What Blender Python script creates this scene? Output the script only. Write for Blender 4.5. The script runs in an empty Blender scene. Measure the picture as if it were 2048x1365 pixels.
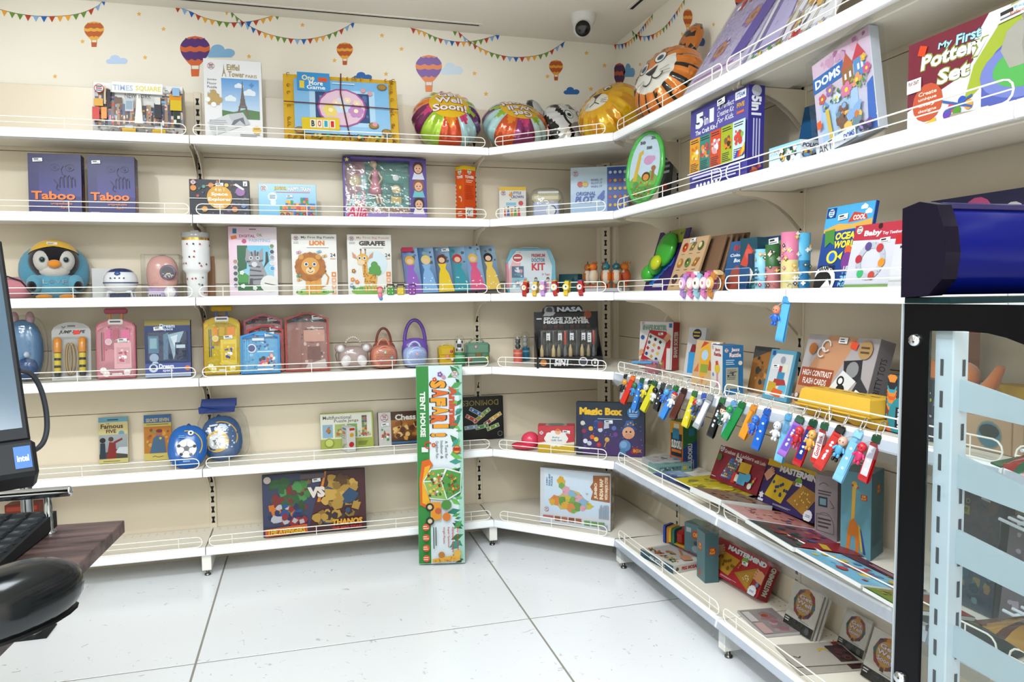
import bpy, math, random
from mathutils import Vector as V, Matrix
random.seed(7)
sc = bpy.context.scene
COL = sc.collection
# ---------------------------------------------------------------- camera, world, lights, exposure
FPX = 1481.045
CAM = V((-1.6435, -3.8151, 1.2557))
RX = V((0.96294161, -0.26943328, -0.01221323))
UP = V((0.02885852, 0.05790463, 0.99790492))
FW = V((0.2681616, 0.96127663, -0.06353423))
cd = bpy.data.cameras.new('camera')
cam = bpy.data.objects.new('camera', cd)
COL.objects.link(cam)
m = Matrix((RX, UP, -FW)).transposed().to_4x4()
m.translation = CAM
cam.matrix_world = m
cd.sensor_width = 36
cd.lens = FPX / 2048 * 36
cd.clip_start = 0.05
sc.camera = cam
w = bpy.data.worlds.new('world')
sc.world = w
w.use_nodes = True
w.node_tree.nodes['Background'].inputs[0].default_value = (0.82, 0.9, 1, 1)
w.node_tree.nodes['Background'].inputs[1].default_value = 0.25
sc.view_settings.view_transform = 'Standard'
sc.view_settings.look = 'None'
sc.view_settings.gamma = 1
sc.view_settings.use_curve_mapping = False
sc.view_settings.exposure = 0.42
ZC = 2.612
def area(loc, sx, sy, e, col=(1, 1, 1), tgt=None, spread=180):
 l = bpy.data.lights.new('ceiling_light', 'AREA')
 l.shape = 'RECTANGLE'
 l.size, l.size_y, l.energy, l.color = sx, sy, e, col
 l.spread = math.radians(spread)
 o = bpy.data.objects.new('ceiling_light', l)
 o.location = loc
 if tgt:
  o.rotation_euler = (V(tgt) - V(loc)).to_track_quat('-Z', 'Y').to_euler()
 COL.objects.link(o)
def spot(loc, tgt, e, ang, blend=.6, r=.04, col=(.93, .97, 1)):
 l = bpy.data.lights.new('downlight', 'SPOT')
 l.energy, l.spot_size, l.spot_blend, l.shadow_soft_size, l.color = e, math.radians(ang), blend, r, col
 o = bpy.data.objects.new('downlight', l)
 o.location = loc
 o.rotation_euler = (V(tgt) - V(loc)).to_track_quat('-Z', 'Y').to_euler()
 COL.objects.link(o)
COOL = (.86, .94, 1)
area((-1.7, -2.2, ZC - .02), .6, .6, 15, COOL)
area((-3.3, -2.6, ZC - .02), .6, .6, 14, COOL)
area((-1.7, -3.9, ZC - .02), .9, .9, 42, COOL)
area((-3.4, -4.4, ZC - .02), .9, .9, 42, COOL)
area((-0.9, -5.4, ZC - .02), .9, .9, 36, COOL)
for p, t, e, an in (((-2.75, -1.25), (-2.6, 0, 2.1), 11, 62), ((-1.35, -1.25), (-1.05, 0, 2.1), 11, 58),
     ((-3.0, -2.5), (-2.5, 0, 1.0), 36, 80), ((-1.9, -2.5), (-1.4, 0, .9), 42, 80),  # unseen track spots, added to light shelf fronts more than the floor
     ((-1.9, -2.1), (0, -1.2, 1.0), 52, 80), ((-1.9, -3.0), (0, -2.2, 1.1), 40, 78)):
 spot((p[0], p[1], ZC - .05), t, e, an, .9)
# ---------------------------------------------------------------- pixel -> world helpers (rays meet the real planes)
def ray(u, v):
 return FW + RX * ((u - 1024) / FPX) + UP * ((682.5 - v) / FPX)
def on(u, v, ax, val):
 d = ray(u, v)
 return CAM + d * ((val - CAM[ax]) / d[ax])
def on_line(P0, d, u):
 n = RX - FW * ((u - 1024) / FPX)
 return P0 + d * (-(P0 - CAM).dot(n) / d.dot(n))
def on_up(P0, d, v):
 n = UP - FW * ((682.5 - v) / FPX)
 return -(P0 - CAM).dot(n) / d.dot(n)
# ---------------------------------------------------------------- materials: shared finishes, colour comes from a face attribute
_lc = {}
def lin(h):
 if h in _lc:
  return _lc[h]
 s = h
 if len(s) == 3:
  s = ''.join(c * 2 for c in s)
 r = []
 for i in (0, 2, 4):
  c = int(s[i:i + 2], 16) / 255
  r.append(c / 12.92 if c <= .04045 else ((c + .055) / 1.055) ** 2.4)
 _lc[h] = tuple(r) + (1.,)
 return _lc[h]
MATS = []
def finish(name, rough, metal=0, coat=0, bump=0, scale=60, mott=.03, spec=.5, sheen=0, alb=1.):
 mt = bpy.data.materials.new(name)
 mt.use_nodes = True
 nt = mt.node_tree
 b = nt.nodes['Principled BSDF']
 b.inputs['Roughness'].default_value = rough
 b.inputs['Metallic'].default_value = metal
 b.inputs['Coat Weight'].default_value = coat
 b.inputs['Coat Roughness'].default_value = .08
 b.inputs['Specular IOR Level'].default_value = spec
 b.inputs['Sheen Weight'].default_value = sheen
 at = nt.nodes.new('ShaderNodeAttribute')
 at.attribute_name = 'Col'
 tc = nt.nodes.new('ShaderNodeTexCoord')
 nz = nt.nodes.new('ShaderNodeTexNoise')
 nz.inputs['Scale'].default_value = scale
 nz.inputs['Detail'].default_value = 3
 nt.links.new(tc.outputs['Object'], nz.inputs['Vector'])
 mr = nt.nodes.new('ShaderNodeMapRange')
 mr.inputs['To Min'].default_value = alb * (1 - mott)
 mr.inputs['To Max'].default_value = alb * (1 + mott)
 nt.links.new(nz.outputs['Fac'], mr.inputs['Value'])
 mx = nt.nodes.new('ShaderNodeVectorMath')
 mx.operation = 'SCALE'
 nt.links.new(at.outputs['Color'], mx.inputs[0])
 nt.links.new(mr.outputs[0], mx.inputs['Scale'])
 nt.links.new(mx.outputs[0], b.inputs['Base Color'])
 if bump:
  bp = nt.nodes.new('ShaderNodeBump')
  bp.inputs['Strength'].default_value = bump
  bp.inputs['Distance'].default_value = .002
  nt.links.new(nz.outputs['Fac'], bp.inputs['Height'])
  nt.links.new(bp.outputs[0], b.inputs['Normal'])
 MATS.append(mt)
 return len(MATS) - 1
CARD = finish('printed_card', .38, spec=.35, alb=.74)
GLOSS = finish('glossy_plastic', .18, spec=.45, alb=.78)
MATTE = finish('matte_plastic', .6, spec=.3, alb=.8)
STEEL = finish('white_painted_steel', .33, bump=.05, scale=300, mott=.015)
CHROME = finish('polished_chrome', .08, metal=1, mott=.0)
FOIL = finish('balloon_foil', .14, metal=.35, coat=.6, bump=.25, scale=14, mott=.02, alb=.85)
PLUSH = finish('plush_fabric', .95, bump=.9, scale=420, mott=.12, spec=.1, sheen=.4, alb=.8)
PAINT = finish('wall_paint', .7, bump=.03, scale=180, mott=.012, spec=.25)
BLACK = finish('black_gloss_panel', .22, spec=.12, mott=.0)
CHAN = finish('price_channel_plastic', .16, spec=.6, mott=.01)
def clear_mat(name, alpha, rough, tint, bump=.35, scale=22):
 mt = bpy.data.materials.new(name)
 mt.use_nodes = True
 nt = mt.node_tree
 nt.nodes.remove(nt.nodes['Principled BSDF'])
 out = nt.nodes['Material Output']
 tr = nt.nodes.new('ShaderNodeBsdfTransparent')
 tr.inputs[0].default_value = tint
 gl = nt.nodes.new('ShaderNodeBsdfGlossy')
 gl.inputs['Roughness'].default_value = rough
 fr = nt.nodes.new('ShaderNodeLayerWeight')
 pw = nt.nodes.new('ShaderNodeMath')
 pw.operation = 'POWER'
 pw.inputs[1].default_value = 4
 ma = nt.nodes.new('ShaderNodeMath')
 ma.inputs[1].default_value = alpha
 ma.use_clamp = True
 mx = nt.nodes.new('ShaderNodeMixShader')
 nt.links.new(fr.outputs['Facing'], pw.inputs[0])
 nt.links.new(pw.outputs[0], ma.inputs[0])
 nt.links.new(ma.outputs[0], mx.inputs[0])
 nt.links.new(tr.outputs[0], mx.inputs[1])
 nt.links.new(gl.outputs[0], mx.inputs[2])
 nt.links.new(mx.outputs[0], out.inputs[0])
 if bump:
  tc = nt.nodes.new('ShaderNodeTexCoord')
  nz = nt.nodes.new('ShaderNodeTexNoise')
  nz.inputs['Scale'].default_value = scale
  nt.links.new(tc.outputs['Object'], nz.inputs['Vector'])
  bp = nt.nodes.new('ShaderNodeBump')
  bp.inputs['Strength'].default_value = bump
  bp.inputs['Distance'].default_value = .01
  nt.links.new(nz.outputs['Fac'], bp.inputs['Height'])
  nt.links.new(bp.outputs[0], gl.inputs['Normal'])
  nt.links.new(bp.outputs[0], fr.inputs['Normal'])
 MATS.append(mt)
 return len(MATS) - 1
CLEAR = clear_mat('clear_film', .05, .08, (.97, .98, .98, 1))
GLASS = clear_mat('clear_glass', .045, .02, (.86, .9, .9, 1), 0)
STRIP = clear_mat('clear_ticket_strip', .07, .12, (.88, .9, .93, 1), .1)
def wood_mat():
 i = finish('dark_wood_laminate', .42, spec=.4)
 nt = MATS[i].node_tree
 b = nt.nodes['Principled BSDF']
 tc = nt.nodes.new('ShaderNodeTexCoord')
 mp = nt.nodes.new('ShaderNodeMapping')
 mp.inputs['Scale'].default_value = (1.2, 14, 14)
 nz = nt.nodes.new('ShaderNodeTexNoise')
 nz.inputs['Scale'].default_value = 3
 nz.inputs['Detail'].default_value = 6
 rp = nt.nodes.new('ShaderNodeValToRGB')
 rp.color_ramp.elements[0].position = .35
 rp.color_ramp.elements[0].color = lin('2e211f')
 rp.color_ramp.elements[1].position = .68
 rp.color_ramp.elements[1].color = lin('6a5450')
 nt.links.new(tc.outputs['Object'], mp.inputs[0])
 nt.links.new(mp.outputs[0], nz.inputs['Vector'])
 nt.links.new(nz.outputs['Fac'], rp.inputs[0])
 nt.links.new(rp.outputs[0], b.inputs['Base Color'])
 return i
WOOD = wood_mat()
def tile_mat():
 i = finish('polished_floor_tile', .22, spec=.5)
 nt = MATS[i].node_tree
 b = nt.nodes['Principled BSDF']
 tc = nt.nodes.new('ShaderNodeTexCoord')
 nz = nt.nodes.new('ShaderNodeTexNoise')
 nz.inputs['Scale'].default_value = 26
 nz.inputs['Detail'].default_value = 5
 nz.inputs['Distortion'].default_value = 1.5
 rp = nt.nodes.new('ShaderNodeValToRGB')
 rp.color_ramp.elements[0].position = .27
 rp.color_ramp.elements[0].color = lin('bcbec2')
 rp.color_ramp.elements[1].position = .34
 rp.color_ramp.elements[1].color = lin('e9ebee')
 nt.links.new(tc.outputs['Object'], nz.inputs['Vector'])
 nt.links.new(nz.outputs['Fac'], rp.inputs[0])
 nt.links.new(rp.outputs[0], b.inputs['Base Color'])
 return i
TILE = tile_mat()
# ---------------------------------------------------------------- mesh builder
class MB:
 def __init__(s, mat=0):
  s.v, s.f, s.c, s.m, s.s = [], [], [], [], []
  s.T = Matrix()
  s.mat = mat
 def add(s, pts, faces, col, mat=None, smooth=False):
  i = len(s.v)
  T = s.T
  s.v += [T @ V(p) for p in pts]
  mat = s.mat if mat is None else mat
  for k, f in enumerate(faces):
   s.f.append([i + j for j in f])
   c = col[k] if type(col) is list else col
   if type(c) is tuple:                       # one colour per vertex of the part
    s.c.append([lin(c[j]) for j in f])
   else:
    s.c.append([lin(c)] * len(f))
   s.m.append(mat)
   s.s.append(smooth)
 def box(s, x0, y0, z0, x1, y1, z1, col, b=0, mat=None, fc={}):
  """chamfered box; fc overrides the colour of faces F(front, -y) B L R T D"""
  if b <= 0:
   P = [(x, y, z) for x in (x0, x1) for y in (y0, y1) for z in (z0, z1)]
   Fs = {'L': (0, 1, 3, 2), 'R': (4, 6, 7, 5), 'F': (0, 4, 5, 1), 'B': (2, 3, 7, 6), 'D': (0, 2, 6, 4), 'T': (1, 5, 7, 3)}
   s.add(P, list(Fs.values()), [fc.get(k, col) for k in Fs], mat)
   return
  P, idx = [], {}
  for ix, x in enumerate((x0, x1)):
   for iy, y in enumerate((y0, y1)):
    for iz, z in enumerate((z0, z1)):
     sx, sy, sz = (b, -b)[ix], (b, -b)[iy], (b, -b)[iz]
     for a, p in enumerate(((x, y + sy, z + sz), (x + sx, y, z + sz), (x + sx, y + sy, z))):
      idx[ix, iy, iz, a] = len(P)
      P.append(p)
  I = idx.get
  F, C = [], []
  def q(k, l):
   F.append(l)
   C.append(fc.get(k, col))
  q('L', [idx[0, 0, 0, 0], idx[0, 0, 1, 0], idx[0, 1, 1, 0], idx[0, 1, 0, 0]])
  q('R', [idx[1, 0, 0, 0], idx[1, 1, 0, 0], idx[1, 1, 1, 0], idx[1, 0, 1, 0]])
  q('F', [idx[0, 0, 0, 1], idx[1, 0, 0, 1], idx[1, 0, 1, 1], idx[0, 0, 1, 1]])
  q('B', [idx[0, 1, 0, 1], idx[0, 1, 1, 1], idx[1, 1, 1, 1], idx[1, 1, 0, 1]])
  q('D', [idx[0, 0, 0, 2], idx[0, 1, 0, 2], idx[1, 1, 0, 2], idx[1, 0, 0, 2]])
  q('T', [idx[0, 0, 1, 2], idx[1, 0, 1, 2], idx[1, 1, 1, 2], idx[0, 1, 1, 2]])
  ek = fc.get('E', fc.get('F', col))
  for iy in (0, 1):
   for iz in (0, 1):
    a = [idx[0, iy, iz, 1], idx[1, iy, iz, 1], idx[1, iy, iz, 2], idx[0, iy, iz, 2]]
    F.append(a if iy ^ iz else a[::-1])
    C.append(ek)
  for ix in (0, 1):
   for iz in (0, 1):
    a = [idx[ix, 0, iz, 0], idx[ix, 1, iz, 0], idx[ix, 1, iz, 2], idx[ix, 0, iz, 2]]
    F.append(a if ix ^ iz ^ 1 else a[::-1])
    C.append(ek)
  for ix in (0, 1):
   for iy in (0, 1):
    a = [idx[ix, iy, 0, 0], idx[ix, iy, 1, 0], idx[ix, iy, 1, 1], idx[ix, iy, 0, 1]]
    F.append(a if ix ^ iy else a[::-1])
    C.append(ek)
  for k in [(a, b_, c) for a in (0, 1) for b_ in (0, 1) for c in (0, 1)]:
   t = [idx[k + (a,)] for a in range(3)]
   F.append(t if sum(k) % 2 else t[::-1])
   C.append(ek)
  s.add(P, F, C, mat)
 def prism(s, poly, y0, y1, col, side=None, mat=None, smooth=False):
  """outline poly in x,z (counter-clockwise seen from -y) from y0 (front) to y1"""
  n = len(poly)
  P = [(x, y0, z) for x, z in poly] + [(x, y1, z) for x, z in poly]
  s.add(P, [list(range(n)), list(range(2 * n - 1, n - 1, -1))], col, mat)
  s.add(P, [[i, i + n, (i + 1) % n + n, (i + 1) % n] for i in range(n)], side or col, mat, smooth)
 def slab(s, poly, z0, z1, col, side=None, mat=None):
  """outline poly in x,y (counter-clockwise from above)"""
  n = len(poly)
  P = [(x, y, z1) for x, y in poly] + [(x, y, z0) for x, y in poly]
  s.add(P, [list(range(n)), list(range(2 * n - 1, n - 1, -1))], col, mat)
  s.add(P, [[i, i + n, (i + 1) % n + n, (i + 1) % n] for i in range(n)], side or col, mat)
 def tube(s, pts, r, col, n=6, closed=False, mat=None, cap=True, flat=1.):
  pts = [V(p) for p in pts]
  N = len(pts)
  rings, up = [], None
  for i, p in enumerate(pts):
   a = pts[(i - 1) % N] if (closed or i > 0) else p
   b = pts[(i + 1) % N] if (closed or i < N - 1) else p
   t = (b - a).normalized()
   if up is None:
    up = V((0, 0, 1)) if abs(t.z) < .9 else V((1, 0, 0))
   x = t.cross(up)
   if x.length < 1e-6:
    x = t.orthogonal()
   x.normalize()
   up = x.cross(t).normalized()
   rr = r[i] if type(r) is list else r
   rings.append([p + x * (math.cos(2 * math.pi * k / n) * rr) + up * (math.sin(2 * math.pi * k / n) * rr * flat) for k in range(n)])
  P = [q for g in rings for q in g]
  F = []
  for i in range(N if closed else N - 1):
   j = (i + 1) % N
   F += [[i * n + k, i * n + (k + 1) % n, j * n + (k + 1) % n, j * n + k] for k in range(n)]
  s.add(P, F, col, mat, True)
  if cap and not closed:
   s.add(P, [list(range(n))[::-1], list(range((N - 1) * n, N * n))], col, mat)
 def lathe(s, prof, col, c=(0, 0, 0), n=16, mat=None, caps=True, cols=None):
  """prof [(r,z)...] bottom to top; cols = colour per segment"""
  P = [(c[0] + r * math.cos(2 * math.pi * k / n), c[1] + r * math.sin(2 * math.pi * k / n), c[2] + z) for r, z in prof for k in range(n)]
  F, C = [], []
  for i in range(len(prof) - 1):
   for k in range(n):
    F.append([i * n + k, i * n + (k + 1) % n, (i + 1) * n + (k + 1) % n, (i + 1) * n + k])
    C.append(cols[i] if cols else col)
  s.add(P, F, C, mat, True)
  if caps:
   k = (len(prof) - 1) * n
   s.add(P, [list(range(n))[::-1], list(range(k, k + n))], [cols[0] if cols else col, cols[-1] if cols else col], mat)
 def ell(s, c, r, col, nu=14, nv=9, mat=None, fn=None, pw=1., smooth=True):
  """ellipsoid; fn(direction)->colour; pw<1 squares it up"""
  if type(r) not in (tuple, list):
   r = (r, r, r)
  def q(x):
   return math.copysign(abs(x) ** pw, x)
  P, D = [], []
  for j in range(nv + 1):
   th = math.pi * j / nv
   for i in range(nu):
    ph = 2 * math.pi * i / nu
    d = (math.sin(th) * math.cos(ph), math.sin(th) * math.sin(ph), math.cos(th))
    D.append(d)
    P.append((c[0] + r[0] * q(d[0]), c[1] + r[1] * q(d[1]), c[2] + r[2] * q(d[2])))
  F, C = [], []
  for j in range(nv):
   for i in range(nu):
    k = (i + 1) % nu
    f = [j * nu + i, (j + 1) * nu + i, (j + 1) * nu + k, j * nu + k]
    if j == 0:
     f = f[:3]
    if j == nv - 1:
     f = [f[0], f[1], f[3]]
    F.append(f)
    if fn:
     d = V((0, 0, 0))
     for x in f:
      d += V(D[x])
     C.append(fn(d.normalized()))
  s.add(P, F, C if fn else col, mat, smooth)
 def build(s, name, parent=None, M=None):
  me = bpy.data.meshes.new(name)
  me.from_pydata(s.v, [], s.f)
  at = me.color_attributes.new('Col', 'FLOAT_COLOR', 'CORNER')
  at.data.foreach_set('color', [x for f in s.c for c in f for x in c])
  used = sorted(set(s.m))
  for u in used:
   me.materials.append(MATS[u])
  mp = {u: i for i, u in enumerate(used)}
  me.polygons.foreach_set('material_index', [mp[x] for x in s.m])
  me.polygons.foreach_set('use_smooth', s.s)
  me.update()
  o = bpy.data.objects.new(name, me)
  COL.objects.link(o)
  if parent:
   o.parent = parent
  if M is not None:
   o.matrix_world = M
  return o
def tag(o, label=None, cat=None, group=None, kind=None):
 if label:
  o['label'] = label
 if cat:
  o['category'] = cat
 if group:
  o['group'] = group
 if kind:
  o['kind'] = kind
 return o
def thing(name, label, cat, M=None, group=None):
 o = bpy.data.objects.new(name, None)
 o.empty_display_size = .05
 COL.objects.link(o)
 if M is not None:
  o.matrix_world = M
 return tag(o, label, cat, group)
def frame(O, A=0, lean=0, roll=0):
 """matrix: origin O, local x along heading A (deg), local y away from the viewer, z up, leaning back by lean deg"""
 return Matrix.Translation(O) @ Matrix.Rotation(math.radians(A), 4, 'Z') @ Matrix.Rotation(-math.radians(lean), 4, 'X') @ Matrix.Rotation(math.radians(roll), 4, 'Y')
# ---------------------------------------------------------------- lettering and flat print
_tx = {}
def glyphs(t, b, sh):
 k = (t, b, sh)
 if k not in _tx:
  cu = bpy.data.curves.new('t', 'FONT')
  cu.body = t
  cu.offset = b
  cu.shear = sh
  cu.resolution_u = 2
  o = bpy.data.objects.new('t', cu)
  me = bpy.data.meshes.new_from_object(o)
  vs = [(v.co.x, v.co.y) for v in me.vertices]
  fs = [list(p.vertices) for p in me.polygons]
  bpy.data.objects.remove(o)
  bpy.data.meshes.remove(me)
  bpy.data.curves.remove(cu)
  if vs:
   x0, x1 = min(v[0] for v in vs), max(v[0] for v in vs)
   y0, y1 = min(v[1] for v in vs), max(v[1] for v in vs)
   vs = [((x - x0) / max(x1 - x0, 1e-6), (y - y0) / max(y1 - y0, 1e-6)) for x, y in vs]
  _tx[k] = (vs, fs)
 return _tx[k]
class Art:
 """flat print on one face; x,y run 0..1 over the face; radii are fractions of its width"""
 def __init__(s, mb, O, ex, ey, mat=None, eps=.0003, st=.00008):
  s.mb, s.O, s.ex, s.ey = mb, V(O), V(ex), V(ey)
  s.n = s.ex.cross(s.ey).normalized()
  s.asp = s.ex.length / s.ey.length
  s.mat, s.lay, s.st, s.eps = mat, 0, st, eps
  s.root = s
 def w(s, x, y):
  r = s.root
  x, y = min(.997, max(.003, x)), min(.997, max(.003, y))
  return s.O + s.ex * x + s.ey * y + s.n * (r.eps + r.lay * r.st)
 def p(s, pts, col):
  s.root.lay += 1
  s.mb.add([s.w(x, y) for x, y in pts], [list(range(len(pts)))], col, s.mat)
 def r(s, x0, y0, x1, y1, col, a=0):
  q = [(x0, y0), (x1, y0), (x1, y1), (x0, y1)]
  if a:
   c, n = math.cos(math.radians(a)), math.sin(math.radians(a))
   mx, my = (x0 + x1) / 2, (y0 + y1) / 2
   q = [(mx + (x - mx) * c - (y - my) * n / s.asp, my + (x - mx) * n * s.asp + (y - my) * c) for x, y in q]
  s.p(q, col)
 def g(s, x0, y0, x1, y1, cb, ct):
  s.p([(x0, y0), (x1, y0), (x1, y1), (x0, y1)], (cb, cb, ct, ct))
 def c(s, x, y, r, col, ry=None, n=14, a0=0, a1=360):
  ry = r if ry is None else ry
  N = n if a1 - a0 == 360 else n + 1
  s.p([(x + r * math.cos(math.radians(a0 + (a1 - a0) * i / n)), y + ry * s.asp * math.sin(math.radians(a0 + (a1 - a0) * i / n))) for i in range(N)], col)
 def line(s, pts, wd, col):
  for a, b in zip(pts, pts[1:]):
   dx, dy = b[0] - a[0], (b[1] - a[1]) / s.asp
   L = math.hypot(dx, dy) or 1
   nx, ny = -dy / L * wd / 2, dx / L * wd / 2 * s.asp
   s.p([(a[0] - nx, a[1] - ny), (b[0] - nx, b[1] - ny), (b[0] + nx, b[1] + ny), (a[0] + nx, a[1] + ny)], col)
 def arc(s, x, y, r, a0, a1, wd, col, n=8):
  s.line([(x + r * math.cos(math.radians(a0 + (a1 - a0) * i / n)), y + r * s.asp * math.sin(math.radians(a0 + (a1 - a0) * i / n))) for i in range(n + 1)], wd, col)
 def star(s, x, y, r, col, k=5, q=.45, a=90):
  s.p([(x + r * (1, q)[i % 2] * math.cos(math.radians(a + 180 * i / k)), y + s.asp * r * (1, q)[i % 2] * math.sin(math.radians(a + 180 * i / k))) for i in range(2 * k)], col)
 def t(s, txt, x0, y0, x1, y1, col, b=.0, sh=0, o=None, ow=.03):
  if o:
   s.t(txt, x0 - ow * (x1 - x0) / max(2, len(txt)) * 2, y0 - ow * (y1 - y0) * 2.2, x1 + ow * (x1 - x0) / max(2, len(txt)) * 2, y1 + ow * (y1 - y0) * 2.2, o, b + .045, sh)
  vs, fs = glyphs(txt, b, sh)
  s.root.lay += 1
  s.mb.add([s.w(x0 + x * (x1 - x0), y0 + y * (y1 - y0)) for x, y in vs], fs, col, s.mat)
 def l(s, x0, y0, x1, y1, n, col, ragged=.35):
  """n lines of unreadably small text"""
  h = (y1 - y0) / n
  for i in range(n):
   s.r(x0, y1 - h * (i + .75), x1 - (x1 - x0) * ragged * random.random(), y1 - h * (i + .3), col)
 def spk(s, x0, y0, x1, y1, cols, n, a, b, seed=1):
  """busy printed picture: scattered irregular patches"""
  R = random.Random(seed)
  for i in range(n):
   r = R.uniform(a, b)
   x, y = R.uniform(x0 + r, x1 - r), R.uniform(y0 + r * s.asp, y1 - r * s.asp)
   k = R.randint(4, 8)
   ph = R.random() * 6
   s.p([(x + r * R.uniform(.6, 1) * math.cos(ph + 6.283 * j / k), y + s.asp * r * R.uniform(.6, 1) * math.sin(ph + 6.283 * j / k)) for j in range(k)], R.choice(cols))
 def sub(s, x0, y0, x1, y1, rot=0):
  """child drawing area; rot=1 turns it a quarter clockwise, 2 half, 3 counter-clockwise"""
  A = Art(s.mb, s.w(0, 0), s.ex, s.ey, s.mat)
  a, b, c, d = s.O + s.ex * x0 + s.ey * y0, s.O + s.ex * x1 + s.ey * y0, s.O + s.ex * x1 + s.ey * y1, s.O + s.ex * x0 + s.ey * y1
  q = [a, b, c, d]
  k = {0: (0, 1, 3), 1: (3, 0, 2), 2: (2, 3, 1), 3: (1, 2, 0)}[rot]
  A.O, A.ex, A.ey = q[k[0]], q[k[1]] - q[k[0]], q[k[2]] - q[k[0]]
  A.asp = A.ex.length / A.ey.length
  A.root = s.root
  return A
 def logo(s, x, y, r, ring='b33', bg='fff'):
  s.c(x, y, r, ring)
  s.c(x, y, r * .84, bg)
  for i in (-1, 0, 1):
   s.r(x - r * .6, y + (i * .45 - .15) * r * s.asp, x + r * .6, y + (i * .45 + .15) * r * s.asp, ('48a', ring, '555')[i + 1])
 def tick(s, x, y, w=.14, a=4):
  """white price ticket"""
  h = w * .42 * s.asp
  s.r(x, y, x + w, y + h, 'f4f4f4', a)
  s.r(x + w * .12, y + h * .5, x + w * .6, y + h * .8, '333', a)
  s.r(x + w * .12, y + h * .18, x + w * .85, y + h * .32, '777', a)
 def flower(s, x, y, r, col, mid='fd3', k=5):
  for i in range(k):
   s.c(x + r * .6 * math.cos(6.283 * i / k), y + r * .6 * s.asp * math.sin(6.283 * i / k), r * .42, col, n=7)
  s.c(x, y, r * .3, mid, n=7)
 def cloud(s, x, y, w, col):
  s.c(x - w * .28, y, w * .2, col)
  s.c(x, y + w * .08 * s.asp, w * .28, col)
  s.c(x + w * .28, y, w * .22, col)
  s.r(x - w * .45, y - w * .2 * s.asp, x + w * .47, y, col)
 def figure(s, x, y, h, dress, skin='e8b890', hair='432'):
  """simple generic standing person, h = height in face heights"""
  w = h / s.asp * .34
  s.p([(x - w * .5, y), (x + w * .5, y), (x + w * .22, y + h * .62), (x - w * .22, y + h * .62)], dress)
  s.c(x, y + h * .82, w * .34, hair, ry=w * .4)
  s.c(x, y + h * .76, w * .24, skin)
  s.p([(x - w * .5, y + h * .3), (x - w * .38, y + h * .28), (x - w * .15, y + h * .58), (x - w * .25, y + h * .6)], skin)
  s.p([(x + w * .38, y + h * .28), (x + w * .5, y + h * .3), (x + w * .25, y + h * .6), (x + w * .15, y + h * .58)], skin)
 def hand(s, x, y, r, col='e9b48c', a=0):
  c, n = math.cos(math.radians(a)), math.sin(math.radians(a))
  def q(u, v):
   return (x + r * (u * c - v * n), y + r * s.asp * (u * n + v * c))
  s.p([q(-.6, -1), q(.6, -1), q(.7, 0), q(.5, .5), q(-.5, .5), q(-.7, 0)], col)
  for i in range(4):
   u = -.5 + i * .33
   s.p([q(u - .14, .3), q(u + .14, .3), q(u + .12, 1 - abs(i - 1.5) * .15), q(u - .12, 1 - abs(i - 1.5) * .15)], col)
SH = [None, 1.956, 1.615, 1.2557, .8994, .4922, .1367]        # shelf heights, top to bottom
ITEMS = []
def spot_on(k, anc, u, A=0, rise=0, z=None):
 """point on shelf k seen at pixel column u. anc: ('y',d) ('x',d) plane, ('d',s) diagonal plane x+y=-s, or ('v',row)"""
 z = (SH[k] if z is None else z) + .001
 t, d = anc
 if t == 'v':
  return on(u, d, 2, z + rise)
 P0, dr = {'y': (V((0, d, z + rise)), V((1, 0, 0))), 'x': (V((d, 0, z + rise)), V((0, 1, 0))),
   'd': (V((-d / 2, -d / 2, z + rise)), V((1, -1, 0)))}[t]
 return on_line(P0, dr, u)
def place(k, anc, uL, uR, vT, A=0, lean=0, th=.04, z=None):
 """origin, width, height of an upright (leaning) slab whose lower front corners sit at columns uL,uR and top left at row vT"""
 rise = th * math.sin(math.radians(max(lean, 0)))
 O = spot_on(k, anc, uL, A, rise, z)
 a, b = math.radians(A), math.radians(lean)
 e = V((math.cos(a), math.sin(a), 0))
 back = V((-math.sin(a), math.cos(a), 0))
 up = V((0, 0, math.cos(b))) + back * math.sin(b)
 w = (on_line(O, e, uR) - O).length
 h = on_up(O, up, vT)
 return O, w, h
def bx(name, label, k, anc, uL, uR, vT, col='fff', F=None, R=None, L=None, T=None, A=0, lean=0, th=.04, cat='box', fc={}, mat=None, b=.0012, group=None, z=None, w=None, h=None, extra=None, roll=0):
 mat = CARD if mat is None else mat
 O, w0, h0 = place(k, anc, uL, uR if uR else uL + 50, vT, A, lean, th, z)
 w = w or w0
 h = h or h0
 mb = MB(mat)
 mb.box(0, 0, 0, w, th, h, col, b, fc=fc)
 if F:
  F(Art(mb, (0, 0, 0), (w, 0, 0), (0, 0, h)))
 if R:
  R(Art(mb, (w, 0, 0), (0, th, 0), (0, 0, h)))
 if L:
  L(Art(mb, (0, th, 0), (0, -th, 0), (0, 0, h)))
 if T:
  T(Art(mb, (0, 0, h), (w, 0, 0), (0, th, 0)))
 if extra:
  extra(mb, w, h, th)
 o = mb.build(name, None, frame(O, A, lean, roll))
 tag(o, label, cat, group)
 return o, w, h
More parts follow.
